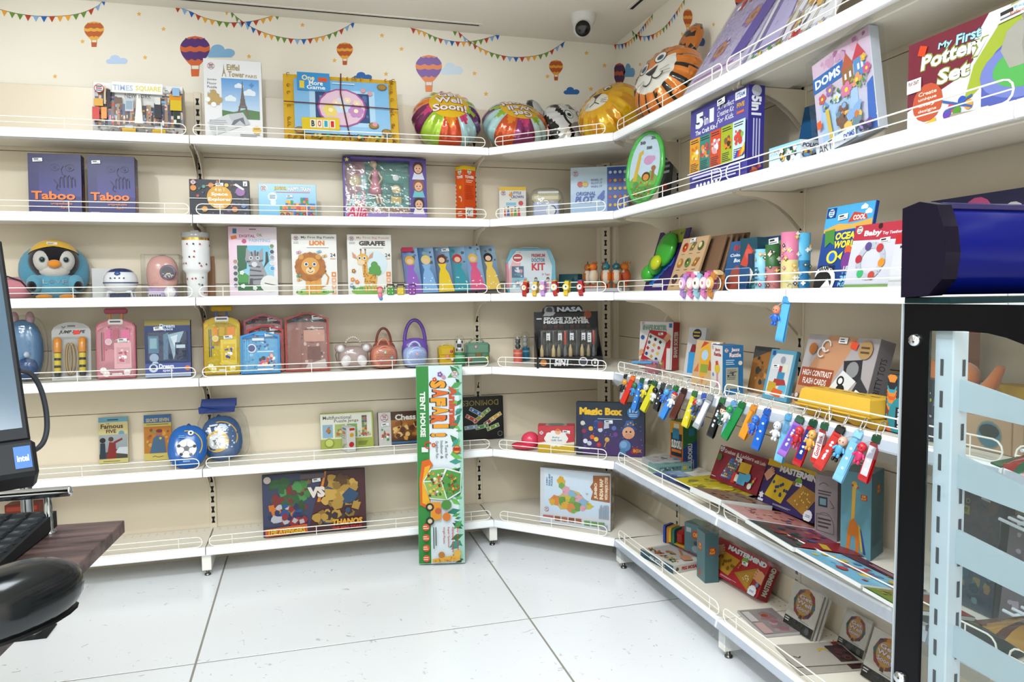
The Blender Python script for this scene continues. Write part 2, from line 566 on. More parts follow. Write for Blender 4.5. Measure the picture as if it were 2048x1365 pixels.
# ================================================================ THE ROOM
WALLC, PANC = 'ece6d9', 'dccfb9'
def struct(name, mb, parent=None):
 o = mb.build(name, parent)
 if not parent:
  o['kind'] = 'structure'
 return o
mb = MB(PAINT)
mb.box(-4.7, .033, 0, .133, .133, ZC, WALLC)
wall_back = struct('wall_back', mb)
mb = MB(PAINT)
mb.box(.033, -6.2, 0, .133, .033, ZC, WALLC)
wall_right = struct('wall_right', mb)
mb = MB(PAINT)
mb.box(-4.8, -6.2, 0, -4.7, .133, ZC, WALLC)
struct('wall_left', mb)
mb = MB(PAINT)
mb.box(-4.8, -6.3, 0, .133, -6.2, ZC, WALLC)
struct('wall_front', mb)
mb = MB(PAINT)
mb.box(-4.8, -6.3, ZC, .133, .133, ZC + .1, 'efeadf')
struct('ceiling', mb)
mb = MB(MATTE)
mb.box(-4.8, -6.3, -.1, .133, .133, -.0012, 'a19d94')
floor = struct('floor', mb)
xe, ye = [-4.7, -4.44, -3.24, -2.04, -.84, .033], [.033, -1.14, -2.34, -3.54, -4.74, -5.94, -6.2]
for i in range(5):
 for j in range(6):
  mb = MB(TILE)
  mb.box(xe[i] + .0038, ye[j + 1] + .0038, -.02, xe[i + 1] - .0038, ye[j] - .0038, 0, 'e9ebee', .0006)
  mb.build('tile', floor)
mb = MB(PAINT)
mb.box(-4.7, .02, 0, .02, .033, .1, 'cfc8b8')
struct('baseboard_back', mb)
# ---- printed mural on the walls (flat print, drawn where it stands)
def mural(name, wall, ax):
 """drawing tools on wall plane ax; f(u,v) turns a pixel into a wall point"""
 val = .033 - .0006
 mb = MB(PAINT)
 def poly(pts, col, k=0):
  d = V((0, 0, 0))
  d[ax] = -k * .0002
  mb.add([on(u, v, ax, val) + d for u, v in pts], [list(range(len(pts)))], col)
 return mb, poly
FL = ['b8442c', '6c8f3c', '86aedb', 'e9a53c', '6c8f3c', '2a62b8', 'e9a53c', 'b8442c']
def bunting(wall, ax, pts, n, sz, sk=0):
 mb, poly = mural('bunting', wall, ax)
 L = [0]
 for a, b in zip(pts, pts[1:]):
  L.append(L[-1] + math.dist(a, b))
 def at(s):
  for i in range(len(pts) - 1):
   if s <= L[i + 1] or i == len(pts) - 2:
    t = (s - L[i]) / (L[i + 1] - L[i])
    return (pts[i][0] + t * (pts[i + 1][0] - pts[i][0]), pts[i][1] + t * (pts[i + 1][1] - pts[i][1]))
 N = 40
 P = [at(L[-1] * i / N) for i in range(N + 1)]
 for a, b in zip(P, P[1:]):
  poly([(a[0], a[1] - .6), (b[0], b[1] - .6), (b[0], b[1] + .6), (a[0], a[1] + .6)], '4a4a3c')
 for i in range(n):
  a, b = at(L[-1] * (i + .1) / n), at(L[-1] * (i + .9) / n)
  mx, my = (a[0] + b[0]) / 2, (a[1] + b[1]) / 2
  poly([a, (mx + sk, my + sz + 2), b], FL[(i * 3 + n) % 8], 1)
 mb.build('bunting', wall)
def smooth(p, k=5):
 out = []
 for i in range(len(p) - 1):
  p0, p1, p2, p3 = p[max(i - 1, 0)], p[i], p[i + 1], p[min(i + 2, len(p) - 1)]
  for j in range(k):
   t = j / k
   out.append(tuple(.5 * (2 * p1[a] + (p2[a] - p0[a]) * t + (2 * p0[a] - 5 * p1[a] + 4 * p2[a] - p3[a]) * t * t + (3 * p1[a] - p0[a] - 3 * p2[a] + p3[a]) * t ** 3) for a in (0, 1)))
 return out + [p[-1]]
for pts, n, sz in (([(-30, 10), (8, 21), (45, 29), (95, 33), (150, 29), (188, 16), (205, 3), (214, -6)], 16, 10),
    ([(348, 12), (378, 22), (410, 36), (455, 45), (500, 43), (535, 35), (562, 27)], 15, 9),
    ([(447, 20), (458, 20), (478, 38), (510, 58), (550, 72), (600, 79), (645, 73), (685, 58), (711, 42)], 22, 9),
    ([(821, 56), (845, 63), (878, 77), (920, 84), (960, 80), (1001, 68)], 16, 8.5),
    ([(904, 62), (914, 62), (938, 82), (975, 103), (1020, 114), (1062, 113), (1097, 104), (1130, 83)], 20, 8)):
 bunting(wall_back, 1, smooth(pts), n, sz)
bunting(wall_right, 0, smooth([(1227, 89), (1241, 89), (1254, 85), (1265, 77), (1276, 66), (1290, 48), (1306, 28)]), 15, 9, 1)
bunting(wall_right, 0, smooth([(1263, 60), (1273, 70), (1290, 73), (1309, 68), (1328, 55), (1347, 32), (1370, -3)]), 17, 9, 1)
def air_balloon(wall, ax, x0, y0, x1, y1, c1, c2):
 """x0..x1 wide, y0 top to y1 basket bottom; c1 main, c2 bands"""
 mb, poly = mural('b', wall, ax)
 cx, w, h = (x0 + x1) / 2, (x1 - x0) / 2, (y1 - y0) * .73
 def hw(t):
  return w * math.sqrt(max(0, 1 - ((t - .42) / .42) ** 2)) if t < .42 else w * (1 - ((t - .42) / .58) ** 1.7 * .72)
 ts = [i / 24 for i in range(25)]
 poly([(cx - hw(t), y0 + h * t) for t in ts] + [(cx + hw(t), y0 + h * t) for t in reversed(ts)], c1)
 for a, b in ((.06, .32), (.5, .76)):
  xs = [i / 14 * 2 - 1 for i in range(15)]
  up = [(cx + x * hw(a + .03) * .999, y0 + h * (a + .05 * abs(math.sin(3 * math.pi * (x + 1) / 2)))) for x in xs]
  dn = [(cx + x * hw(b + .03) * .999, y0 + h * (b + .07 * abs(math.sin(3 * math.pi * (x + 1) / 2)))) for x in reversed(xs)]
  mid = [a + (b - a) * i / 5 for i in range(1, 5)]
  poly(up + [(cx + hw(t), y0 + h * t) for t in mid] + dn + [(cx - hw(t), y0 + h * t) for t in reversed(mid)], c2, 1)
 yb = y0 + h
 for sx in (-1, 1):
  poly([(cx + sx * w * .26, yb), (cx + sx * w * .26 + 1, yb), (cx + sx * w * .24 + 1, yb + h * .12), (cx + sx * w * .24, yb + h * .12)], c2, 1)
 poly([(cx - w * .28, yb + h * .12), (cx + w * .3, yb + h * .12), (cx + w * .26, y1), (cx - w * .24, y1)], c1 if c2 == '5a3a78' or c2 == '8a70b0' else c2, 1)
 mb.build('balloon_motif', wall)
air_balloon(wall_back, 1, 168, 43, 208, 94, 'e8b04e', 'c0663c')
air_balloon(wall_back, 1, 360, 72, 420, 153, 'd2683c', '5a3a78')
air_balloon(wall_back, 1, 673, 85, 706, 130, 'e2a444', 'b85c30')
air_balloon(wall_back, 1, 831, 110, 884, 184, 'e89468', '8a70b0')
air_balloon(wall_back, 1, 1098, 120, 1126, 161, 'dca040', 'b4562c')
air_balloon(wall_right, 0, 1366, 18, 1385, 69, 'd89c44', 'b4562c')
air_balloon(wall_right, 0, 1227, 126, 1251, 190, 'b85434', '4c2c54')
air_balloon(wall_right, 0, 1470, -20, 1504, 45, 'b85434', '4c2c54')
def cloud(wall, ax, x0, y0, x1, y1, col):
 mb, poly = mural('c', wall, ax)
 w, h = x1 - x0, y1 - y0
 for k, (cx, cy, rx, ry) in enumerate(((.2, .72, .2, .28), (.42, .42, .24, .42), (.78, .66, .22, .34))):
  poly([(x0 + w * (cx + rx * math.cos(t * .393)), y0 + h * (cy + ry * math.sin(t * .393))) for t in range(16)], col, k)
 poly([(x0 + w * .15, y0 + h * .7), (x0 + w * .85, y0 + h * .62), (x0 + w * .9, y1), (x0 + w * .12, y1)], col, 3)
 mb.build('cloud_motif', wall)
for a in ((212, 110, 255, 128, 'bcd0ee'), (410, 89, 470, 115, '86b2d8'), (706, 144, 744, 160, '3a6cb4'), (880, 125, 926, 149, 'cfe0f0'), (1127, 174, 1159, 189, '3a6cb0')):
 cloud(wall_back, 1, *a)
for a in ((1246, 127, 1270, 154, '6a9cc8'), (1386, 68, 1410, 92, '3a68ac')):
 cloud(wall_right, 0, *a)
for i, (x, y) in enumerate(((110, 153), (165, 83), (278, 28), (290, 115), (327, 58), (498, 113), (605, 50), (646, 27), (669, 121), (764, 71), (803, 98), (772, 148), (949, 147), (972, 188), (1095, 153), (1056, 211), (1173, 106), (1182, 178), (1209, 131), (1280, 129), (1364, 68), (1427, 49))):
 R = i > 18
 mb, poly = mural('s', None, 0 if R else 1)
 poly([(x + (3 if R else 5.2) * (1, .45)[j % 2] * math.sin(j * .6283), y - (5 if R else 5.2) * (1, .45)[j % 2] * math.cos(j * .6283)) for j in range(10)], 'e8b45c')
 mb.build('star_motif', wall_right if R else wall_back)
# ================================================================ SHELVING
D = .3148
CL, CR = .7719, .7607
XA, XB = -CL - 2.66, -CL - 1.33
YR = [-CR, -CR - .87, -2.68, -3.72]
SHELF_T = .034
PTOP = 2.216
SEAM = [.1, .42, .72, 1.02, 1.32, 1.62, 1.92, PTOP]
def add_upright(root, x, ang=0, y=0, w=.034):
 """slotted post on the back panels; local frame at x,y turned ang"""
 T = Matrix.Translation((x, y, 0)) @ Matrix.Rotation(math.radians(ang), 4, 'Z')
 mb = MB(STEEL)
 mb.T = T
 mb.box(-w / 2, -.006, 0, w / 2, .02, PTOP + .004, PANC, .002)
 o = mb.build('upright', root)
 mb = MB(MATTE)
 mb.T = T
 z = .16
 while z < PTOP - .03:
  mb.add([(-.0085, -.0064, z), (-.004, -.0064, z + .015), (-.0085, -.0064, z + .031), (.0085, -.0064, z + .031), (.004, -.0064, z + .015), (.0085, -.0064, z)], [[5, 4, 3, 2, 1, 0]], '0a0908')
  z += .05
 tag(mb.build('slot', o), kind='stuff')
def back_panels(root, P0, P1):
 P0, P1 = V(P0), V(P1)
 ang = math.atan2(P1.y - P0.y, P1.x - P0.x)
 for a, b in zip(SEAM, SEAM[1:]):
  mb = MB(STEEL)
  mb.T = Matrix.Translation(P0) @ Matrix.Rotation(ang, 4, 'Z')
  mb.box(.001, 0, a + .0012, (P1 - P0).length - .001, .02, b - .0012, PANC, .0015)
  mb.build('back_panel', root)
fl = thing('shelving_frame', 'beige slotted back panels and posts standing along the back wall', 'shelving', Matrix.Translation((-2.1, 0, 0)))
fr = thing('shelving_frame', 'beige slotted back panels and posts standing along the right wall', 'shelving', Matrix.Translation((0, -2, 0)))
bpy.context.view_layer.update()
def rel(root):
 """children are modelled in world space: cancel the root's placement"""
 for c in root.children:
  c.matrix_parent_inverse = root.matrix_world.inverted()
for a, b in ((XA, XB), (XB, -CL)):
 back_panels(fl, (a, 0, 0), (b, 0, 0))
for x in (XA, XB, -CL):
 add_upright(fl, x)
for a, b in zip(YR, YR[1:]):
 back_panels(fr, (0, a, 0), (0, b, 0))
for y in YR:
 add_upright(fr, 0, -90, y)
back_panels(fl, (-CL, 0, 0), (-.085, 0, 0))
back_panels(fr, (0, -.085, 0), (0, -CR, 0))
add_upright(fl, -.0597, -45, -.0597, .05)
mb = MB(STEEL)
mb.slab([(-.09, .02), (-.09, -.004), (-.075, -.012), (-.012, -.075), (-.004, -.09), (.02, -.09), (.02, .02)], .0, PTOP, PANC)
mb.build('corner_post', fl)
for r in (fl, fr):
 rel(r)
ORD = ['', 'topmost', 'second from top', 'third from top', 'fourth from top', 'fifth from top', 'bottom']
def wire_guard(root, x0, x1, nv=4, h=.046, y=.01):
 mb = MB(STEEL)
 r = h * .5
 c = 'f3efe4'
 pts = []
 for k in range(7):
  a = math.pi / 2 + math.pi * k / 6
  pts.append((x0 + r + r * math.cos(a), y, .004 + r + r * math.sin(a)))
 for k in range(7):
  a = -math.pi / 2 + math.pi * k / 6
  pts.append((x1 - r + r * math.cos(a), y, .004 + r + r * math.sin(a)))
 mb.tube(pts, .0021, c, 6, True)
 mb.tube([(x0, y, .004 + r), (x1, y, .004 + r)], .0017, c, 5)
 for i in range(nv):
  x = x0 + (x1 - x0) * (.075 + .85 * i / (nv - 1))
  mb.tube([(x, y + .0015, -.004), (x, y + .0015, .004 + h)], .0017, c, 5)
 mb.build('wire_guard', root)
def channel(root, x0, x1, strip=False):
 mb = MB(CHAN)
 P = [(.014, .002), (0, .002), (-.005, -.003), (-.006, -.028), (-.003, -.0335), (.004, -.0345), (.014, -.034)]
 n = len(P)
 mb.add([(x, y, z) for x in (x0, x1) for y, z in P], [[i, (i + 1) % n, (i + 1) % n + n, i + n] for i in range(n)] + [list(range(n)), list(range(2 * n - 1, n - 1, -1))], 'f4f5f7')
 o = mb.build('price_channel', root)
 if strip:
  mb = MB(STRIP)
  Q = [(-.0065, -.002), (-.0075, -.002), (-.0215, -.052), (-.0205, -.0525)]
  mb.add([(x, y, z) for x in (x0 + .004, x1 - .004) for y, z in Q], [[i, (i + 1) % 4, (i + 1) % 4 + 4, i + 4] for i in range(4)], 'ffffff')
  mb.build('ticket_strip', root)
def bracket(root, x, d):
 mb = MB(STEEL)
 pts = [(d, -.03), (.05, -.03), (.05, -.04)] + [(.08 + (d - .09) * t, -.045 - .11 * t ** 2.4) for t in (0, .2, .4, .6, .8, 1)] + [(d, -.16)]
 mb.add([(x + dx, y, z) for dx in (-.002, .002) for y, z in pts], [list(range(len(pts))), list(range(2 * len(pts) - 1, len(pts) - 1, -1))] + [[i, (i + 1) % len(pts), (i + 1) % len(pts) + len(pts), i + len(pts)] for i in range(len(pts))], PANC)
 mb.build('bracket', root)
def foot_leg(root, x, d, w=.04):
 mb = MB(STEEL)
 mb.box(x - w / 2, .012, -.107, x + w / 2, d - .01, -.034, 'e8e5dc', .002)
 o = mb.build('leg', root)
 mb = MB(CHROME)
 mb.lathe([(.014, -.1367), (.014, -.13), (.007, -.128), (.007, -.105)], '777', (x, .04, 0), 10)
 mb.build('levelling_foot', o)
def straight_shelf(k, P, A, W, label, strip=False, nv=4, d=D, left=True):
 s = thing('wall_shelf', label, 'shelf', frame(V((P[0], P[1], SH[k])), A), 'shelf boards of the wall shelving')
 mb = MB(STEEL)
 c = 'e6e0d2'
 mb.box(.003, .012, -.004, W - .003, d - .008, 0, c, .001)
 mb.box(.003, .012, -.032, W - .003, .02, -.004, c)
 mb.box(.003, .07, -.028, W - .003, d - .07, -.004, c, .003)
 mb.box(.003, d - .05, -.018, W - .003, d - .008, -.004, c)
 if k == 6:
  for i in range(int(W / .035)):
   for y in (d - .03, d - .05):
    mb.add([(.03 + i * .035 + dx, y + dy, .0004) for dx, dy in ((0, 0), (.006, 0), (.006, .003), (0, .003))], [[0, 1, 2, 3]], '3a3833')
 mb.build('shelf_board', s)
 channel(s, .002, W - .002, strip)
 wire_guard(s, .014, W - .014, nv)
 if k < 6:
  bracket(s, .012, d)
  bracket(s, W - .012, d)
 else:
  mb = MB(STEEL)
  mb.box(.003, d - .04, -.1367, W - .003, d - .03, -.033, 'cfc5b2')
  mb.build('kick_plate', s)
  foot_leg(s, W, d)
  if left:
   foot_leg(s, 0, d)
 return s
NEXT = ['', 'under the wall mural', 'holding blue games', 'with the plush penguin', 'with the jump rope', 'with the paperbacks', 'just above the floor']
for k in range(1, 7):
 straight_shelf(k, (XA, -D), 0, 1.33, 'long white metal shelf, %s, back wall left bay, %s' % (ORD[k], NEXT[k]))
 straight_shelf(k, (XB, -D), 0, 1.33, 'long white metal shelf, %s, back wall bay left of corner' % ORD[k], left=False)
 straight_shelf(k, (-D, YR[0]), -90, .87, 'white metal shelf, %s, right wall bay nearest the corner' % ORD[k], k > 3, 3)
 straight_shelf(k, (-D, YR[1]), -90, YR[1] - YR[2], 'white metal shelf, %s, right wall bay ending behind display rack' % ORD[k], k > 3, 3, left=False)
 if k:
  straight_shelf(k, (-D, YR[2]), -90, YR[2] - YR[3], 'white metal shelf, %s, right wall bay seen through rack glass' % ORD[k], k > 3, 3, left=False)
 # corner shelf with a diagonal front
 J1, J2 = V((-CL, -D, SH[k])), V((-D, -CR, SH[k]))
 e = (J2 - J1)
 Wd = e.length
 A = math.degrees(math.atan2(e.y, e.x))
 M = frame(J1, A)
 s = thing('corner_shelf', 'white metal corner shelf with slanted front, %s of its column' % ORD[k], 'shelf', M, 'corner shelves')
 Mi = M.inverted()
 def lo(x, y):
  q = Mi @ V((x, y, SH[k]))
  return (q.x, q.y)
 n = V((e.y, -e.x, 0)).normalized() * -.013
 out = [lo(J1.x + n.x + .012, J1.y + n.y), lo(J2.x + n.x, J2.y + n.y + .012), lo(-.008, -CR + .003), lo(-.008, -.1), lo(-.1, -.008), lo(-CL + .003, -.008), lo(-CL + .003, -D + .01)]
 mb = MB(STEEL)
 mb.slab(out, -.004, 0, 'e6e0d2')
 mb.slab([(.02, .013), (Wd - .02, .013), (Wd - .02, .02), (.02, .02)], -.032, -.004, 'e6e0d2')
 mb.slab([(.03, .08), (Wd - .03, .08), (Wd - .03, .2), (.03, .2)], -.028, -.004, 'e6e0d2')
 mb.build('shelf_board', s)
 channel(s, .004, Wd - .004)
 wire_guard(s, .03, Wd - .045, 3)
 if k == 6:
  mb = MB(STEEL)
  mb.slab([(.05, .3), (Wd - .05, .3), (Wd - .05, .31), (.05, .31)], -.1367, -.006, 'cfc5b2')
  mb.build('kick_plate', s)
# ---- ceiling fittings
for lab, a, b, c, d in (('long black slot air vent in ceiling along the back wall', -4.2, -.098, -.756, -.08), ('short black slot air vent in ceiling beside the right wall', -.108, -2.6, -.09, -.47)):
 t = thing('slot_vent', lab, 'vent', Matrix.Translation(((a + c) / 2, (b + d) / 2, ZC)))
 mx, my = (a + c) / 2, (b + d) / 2
 mb = MB(MATTE)
 mb.box(a - mx, b - my, -.003, c - mx, d - my, -.0005, '0b0b0c')
 mb.build('slot_opening', t)
 mb = MB(PAINT)
 f = .012
 for x0, y0, x1, y1 in ((a - f, b - f, c + f, b), (a - f, d, c + f, d + f), (a - f, b, a, d), (c, b, c + f, d)):
  mb.box(x0 - mx, y0 - my, -.004, x1 - mx, y1 - my, 0, 'e6e1d6')
 mb.build('flange', t)
t = thing('security_camera', 'white round security camera with black lens hanging from ceiling corner', 'security camera', Matrix.Translation((-.293, -.339, ZC)))
mb = MB(MATTE)
mb.lathe([(.03, -.075), (.046, -.06), (.058, -.03), (.062, -.012), (.062, 0)], 'eceae6', n=24)
mb.build('base_dome', t)
mb = MB(MATTE)
mb.ell((-.008, -.016, -.07), .047, 'e9e7e3', 18, 12)
o = mb.build('camera_ball', t)
mb = MB(GLOSS)
q = (CAM - V((-.3, -.36, ZC - .07))).normalized()
R = q.to_track_quat('Z', 'Y').to_matrix().to_4x4()
mb.T = Matrix.Translation((-.008, -.016, -.07)) @ R
mb.lathe([(.036, .028), (.037, .04), (.03, .047), (.012, .05)], '0b0b0d', n=20)
mb.lathe([(.013, .05), (.013, .0515)], '1c1c28', n=14)
mb.build('lens', o)
# ================================================================ GOODS: TOP SHELF
def city(a):
 a.g(0, 0, 1, 1, 'b8b4b0', 'ffffff')
 R = random.Random(3)
 for i in range(34):                                   # receding blocks either side of the avenue
  s = i % 2
  d = (1 - i / 34) ** 1.3
  x = (.5 - .5 * d) if s else (.5 + .42 * d)
  wd = .04 + .09 * d
  h = .4 + .5 * d + R.uniform(-.08, .12)
  a.r(max(0, x), .16, min(1, x + wd), min(.99, h), R.choice(['8a8488', '5c5c6c', 'a8886c', '7a6258', '6c7890', 'b09a80', '4c4850']))
  for j in range(int(3 + 6 * d)):
   y = .2 + R.random() * (h - .28)
   a.r(max(0, x + wd * R.uniform(.02, .3)), y, min(1, x + wd * R.uniform(.55, .95)), min(.97, y + R.uniform(.02, .12 * d + .04)), R.choice(['e8c06a', 'd8d4d0', '2c2c3c', 'd8603a', '8ab0d8', 'e84a3a', 'f0e8d8', 'd88a2a', 'f4a0b0', '3a4a7a']))
 for x0, y0, x1, y1, c in ((0, .24, .08, .5, 'd84038'), (.02, .52, .12, .66, 'e8b040'), (.1, .28, .16, .5, 'f0a050'), (.16, .5, .2, .84, '30282c'), (.13, .56, .15, .9, 'e0d0b0'), (.68, .34, .76, .62, '3a3a44'), (.69, .6, .75, .74, 'e8e4e0'), (.86, .5, .99, .7, 'e0c020'), (.85, .7, .99, .8, 'e89a20'), (.9, .2, .97, .48, '2a3a2c'), (.9, .26, .93, .32, 'f0f0e8'), (.94, .34, .97, .4, 'f0f0e8'), (.36, .44, .45, .7, 'c8d0d8'), (.37, .48, .44, .64, '9ab0c4')):
  a.r(x0, y0, x1, y1, c)
 a.p([(.46, .16), (.56, .16), (.53, .78), (.49, .78)], 'f6f4f0')
 a.p([(0, 0), (1, 0), (.6, .22), (.42, .22)], '8c8884')
 a.spk(.02, .0, .98, .2, ['5c5858', 'b0aca8', '3c3a3c', 'c8a050', 'd8d4d0', 'a04038'], 70, .008, .02, 8)
 for x in (.33, .66):
  a.r(x, .04, x + .15, .11, 'e8b81c')
  a.r(x + .03, .11, x + .12, .17, 'b8c4cc')
 a.r(.22, .78, .78, .985, 'fbfbf8')
 a.t('TIMES', .23, .82, .45, .93, 'b9c8e8', .02)
 a.t('SQUARE', .48, .82, .76, .93, 'f0e060', .02)
 a.t('NEW YORK', .36, .69, .65, .77, '555')
 a.logo(.08, .84, .055)
 a.r(.89, .77, .97, .93, '9bc4ec')
 a.tick(.79, .83, .08)
bx('puzzle_box', 'wide box printed with a city street scene, resting on topmost back wall shelf', 1, ('y', -.2), 186, 367, 164, 'c9b9a8', city, lean=10, th=.05)
def tower(a, x, y, h, col):
 w = h / a.asp * .36
 a.p([(x - w * .5, y), (x - w * .3, y), (x - w * .14, y + h * .3), (x + w * .14, y + h * .3), (x + w * .3, y), (x + w * .5, y), (x + w * .2, y + h * .38), (x + w * .07, y + h * .7), (x + w * .02, y + h), (x - w * .02, y + h), (x - w * .07, y + h * .7), (x - w * .2, y + h * .38)], col)
 a.r(x - w * .32, y + h * .24, x + w * .32, y + h * .29, col)
 a.r(x - w * .18, y + h * .45, x + w * .18, y + h * .49, col)
def eiffel(a):
 a.r(0, 0, 1, .06, '2a2e34')
 a.t('Eiffel', .4, .87, .62, .945, 'a89460', .03)
 a.t('Tower', .42, .79, .7, .86, 'a89460', .03)
 a.t('PARIS', .72, .79, .92, .83, 'a89460', .02)
 tower(a, .35, .79, .15, 'a89460')
 a.logo(.13, .91, .06)
 for i, s in enumerate(('Jumbo', 'Floor', 'Puzzle')):
  a.t(s, .06, .73 - i * .045, .22, .76 - i * .045, '555')
 for i, s in enumerate(('Actual', 'Size Piece')):
  a.t(s, .1 - .04 * i, .6 - i * .035, .2 + .04 * i, .625 - i * .035, '777')
 a.g(.3, .28, .95, .77, 'cfe4f6', '5a9ee0')
 for x, y, w in ((.45, .52, .2), (.78, .6, .22), (.6, .68, .16)):
  a.cloud(x, y, w, 'e8f2fb')
 a.p([(.3, .28), (.95, .28), (.95, .38), (.7, .4), (.5, .36), (.3, .38)], '4a7a34')
 tower(a, .66, .31, .43, '6a5c50')
 a.p([(.06, .44), (.26, .44), (.26, .57), (.06, .57)], 'c0a060')
 a.c(.16, .59, .05, 'c0a060')
 a.c(.27, .5, .05, 'c0a060')
 a.c(.06, .5, .045, 'fff')
 a.c(.16, .44, .045, 'fff')
 a.p([(.04, .22), (.4, .33), (.52, .16), (.14, .06)], 'd8dade')
 a.p([(.4, .33), (.66, .36), (.78, .22), (.52, .16)], 'c2c6cc')
 a.p([(.45, .2), (.5, .2), (.6, .26), (.7, .2), (.66, .3), (.5, .26)], '667')
 a.l(.08, .12, .4, .26, 6, 'a8abb2')
 a.c(.89, .15, .075, 'f0c020')
 a.t('500', .84, .15, .94, .185, '543')
 a.l(.6, .06, .95, .1, 2, '999')
 a.star(.82, .7, .05, '4a8ad0', 4)
bx('puzzle_box', 'tall white box showing an iron lattice tower, resting on topmost back wall shelf', 1, ('y', -.2), 411, 527, 116, 'f1f1f3', eiffel, lean=3, th=.055)
def frame_game(a):
 a.r(0, 0, 1, 1, 'e3b32c')
 R = random.Random(4)
 for i in range(54):
  x, y = (R.random(), R.choice([.04, .05, .955, .96])) if i % 2 else (R.choice([.045, .95]), R.random())
  a.arc(min(.97, max(.03, x)), min(.96, max(.04, y)), .014, R.random() * 90, R.random() * 100 + 200, .008, 'a3701c', 5)
 a.g(.09, .1, .92, .9, '9ccbee', '7cb9e8')
 a.r(.22, .22, .79, .76, 'b7dcf4')
 a.r(.27, .28, .74, .72, '39507c')
 a.spk(.27, .28, .74, .72, ['5a74a8', '304470', '7a92c0'], 30, .01, .03, 9)
 a.c(.5, .49, .215, 'a8589a', ry=.19)
 a.c(.5, .49, .2, 'e8c6d8', ry=.175)
 for x, y, r, c in ((.4, .45, .07, 'f0d870'), (.5, .52, .08, 'cfe0f4'), (.62, .45, .07, 'c890c8'), (.45, .56, .035, 'f6d9c0'), (.55, .6, .035, 'f6d9c0'), (.63, .56, .035, 'f6d9c0')):
  a.flower(x, y, r, c, 'fff2c0', 6)
 a.r(.12, .72, .4, .99, '3f97d6')
 a.t('One', .16, .87, .27, .95, 'f6ecc0', .03)
 a.t('More', .22, .8, .34, .87, 'fff', .02)
 a.t('Game', .2, .74, .36, .8, 'fff', .02)
 a.t('1', .14, .75, .18, .86, 'f4d040', .05)
 a.r(.3, .86, .38, .92, 'e85820')
 a.l(.42, .83, .62, .87, 1, 'cfe8f8')
 for x, y in ((.86, .83), (.13, .13), (.88, .15), (.77, .24)):
  a.c(x, y, .045, '8a6a2c', ry=.032)
  a.c(x, y, .035, 'a88640', ry=.024)
 for x, y in ((.69, .76), (.75, .72), (.78, .26)):
  a.c(x, y, .022, 'e0a0a8')
 a.r(.15, .14, .47, .32, 'e8c820', 2)
 for i, (c, s) in enumerate((('333', 'B'), ('d33', 'O'), ('3ac', '-'), ('d22', 'I'))):
  a.r(.22 + i * .055, .17, .268 + i * .055, .29, 'f4f0e0')
  a.t(s, .23 + i * .055, .185, .258 + i * .055, .275, c, .04)
 a.spk(.2, .02, .88, .1, ['2a8a3c', 'd33', '357', 'eb4'], 24, .012, .028, 12)
 a.line([(.5, 1), (.49, .7), (.52, .4), (.56, 0)], .012, '5a2a2c')
 a.line([(0, .53), (.5, .52), (1, .5)], .01, '5a2a2c')
bx('framed_puzzle', 'wide yellow framed puzzle set with light blue picture, tied with dark ribbon', 1, ('y', -.23), 569, 800, 147, 'd9ab2a', frame_game, lean=17, th=.03)
# ---- foil balloons
class ArtE(Art):
 """print laid over the domed face of a foil balloon (local z up)"""
 def __init__(s, mb, rx, ry, zf, mat):
  s.mb, s.rx, s.ry, s.zf, s.mat = mb, rx, ry, zf, mat
  s.asp, s.lay, s.root = rx / ry, 0, s
 def w(s, x, y):
  X, Y = (x - .5) * 2, (y - .5) * 2
  return V((X * s.rx, Y * s.ry, s.zf(math.hypot(X, Y), math.atan2(Y, X)) + .0006 + s.lay * .00025))
 def big(s, pts, col, n=5):
  """large patch, fanned and split so that it follows the dome"""
  s.lay += 1
  N = len(pts)
  cx, cy = sum(p[0] for p in pts) / N, sum(p[1] for p in pts) / N
  P = [(cx + (x - cx) * k / n, cy + (y - cy) * k / n) for k in range(n + 1) for x, y in pts]
  F = []
  for k in range(n):
   for i in range(N):
    j = (i + 1) % N
    F.append([k * N + i, (k + 1) * N + i, (k + 1) * N + j] + ([k * N + j] if k else []))
  s.mb.add([s.w(x, y) for x, y in P], F, col, s.mat, True)
def balloon(name, label, P, rx, ry, rz, rot, colfn, art=None, pleats=18, extra=None):
 """pillow shaped foil balloon; rot turns its printed face (local +z) where it looks"""
 mb = MB(FOIL)
 def zf(rho, ph):
  rho = min(rho, 1)
  z = rz * (1 - rho ** 2.4) ** .62
  return z + .085 * rz * math.cos(pleats * ph) * max(0, rho - .55) / .45 * (1 - rho) * 5
 NR, NP = 16, 72
 for sgn in (1, -1):
  P_, F, C = [(0, 0, sgn * zf(0, 0))], [], []
  for i in range(1, NR + 1):
   rho = math.sin(math.pi / 2 * i / NR)
   for k in range(NP):
    ph = 2 * math.pi * k / NP
    e = 1 - .028 * (1 - math.cos(pleats * ph)) * (rho ** 6)
    P_.append((rx * rho * e * math.cos(ph), ry * rho * e * math.sin(ph), sgn * zf(rho, ph)))
  for k in range(NP):
   F.append([0, 1 + k, 1 + (k + 1) % NP][::sgn])
   C.append(colfn(.03, 2 * math.pi * (k + .5) / NP, sgn))
  for i in range(NR - 1):
   for k in range(NP):
    a, b = 1 + i * NP, 1 + (i + 1) * NP
    F.append([a + k, b + k, b + (k + 1) % NP, a + (k + 1) % NP][::sgn])
    C.append(colfn(math.sin(math.pi / 2 * (i + 1.5) / NR), 2 * math.pi * (k + .5) / NP, sgn))
  mb.add(P_, F, C, None, True)
 if art:
  art(ArtE(mb, rx, ry, zf, FOIL))
 if extra:
  extra(mb)
 M = rot.to_matrix().to_4x4()
 P = V((P.x, P.y, SH[1] + .001 - min((M @ v).z for v in mb.v)))
 M = Matrix.Translation(P) @ M
 return tag(mb.build(name, None, M), label, 'balloon')
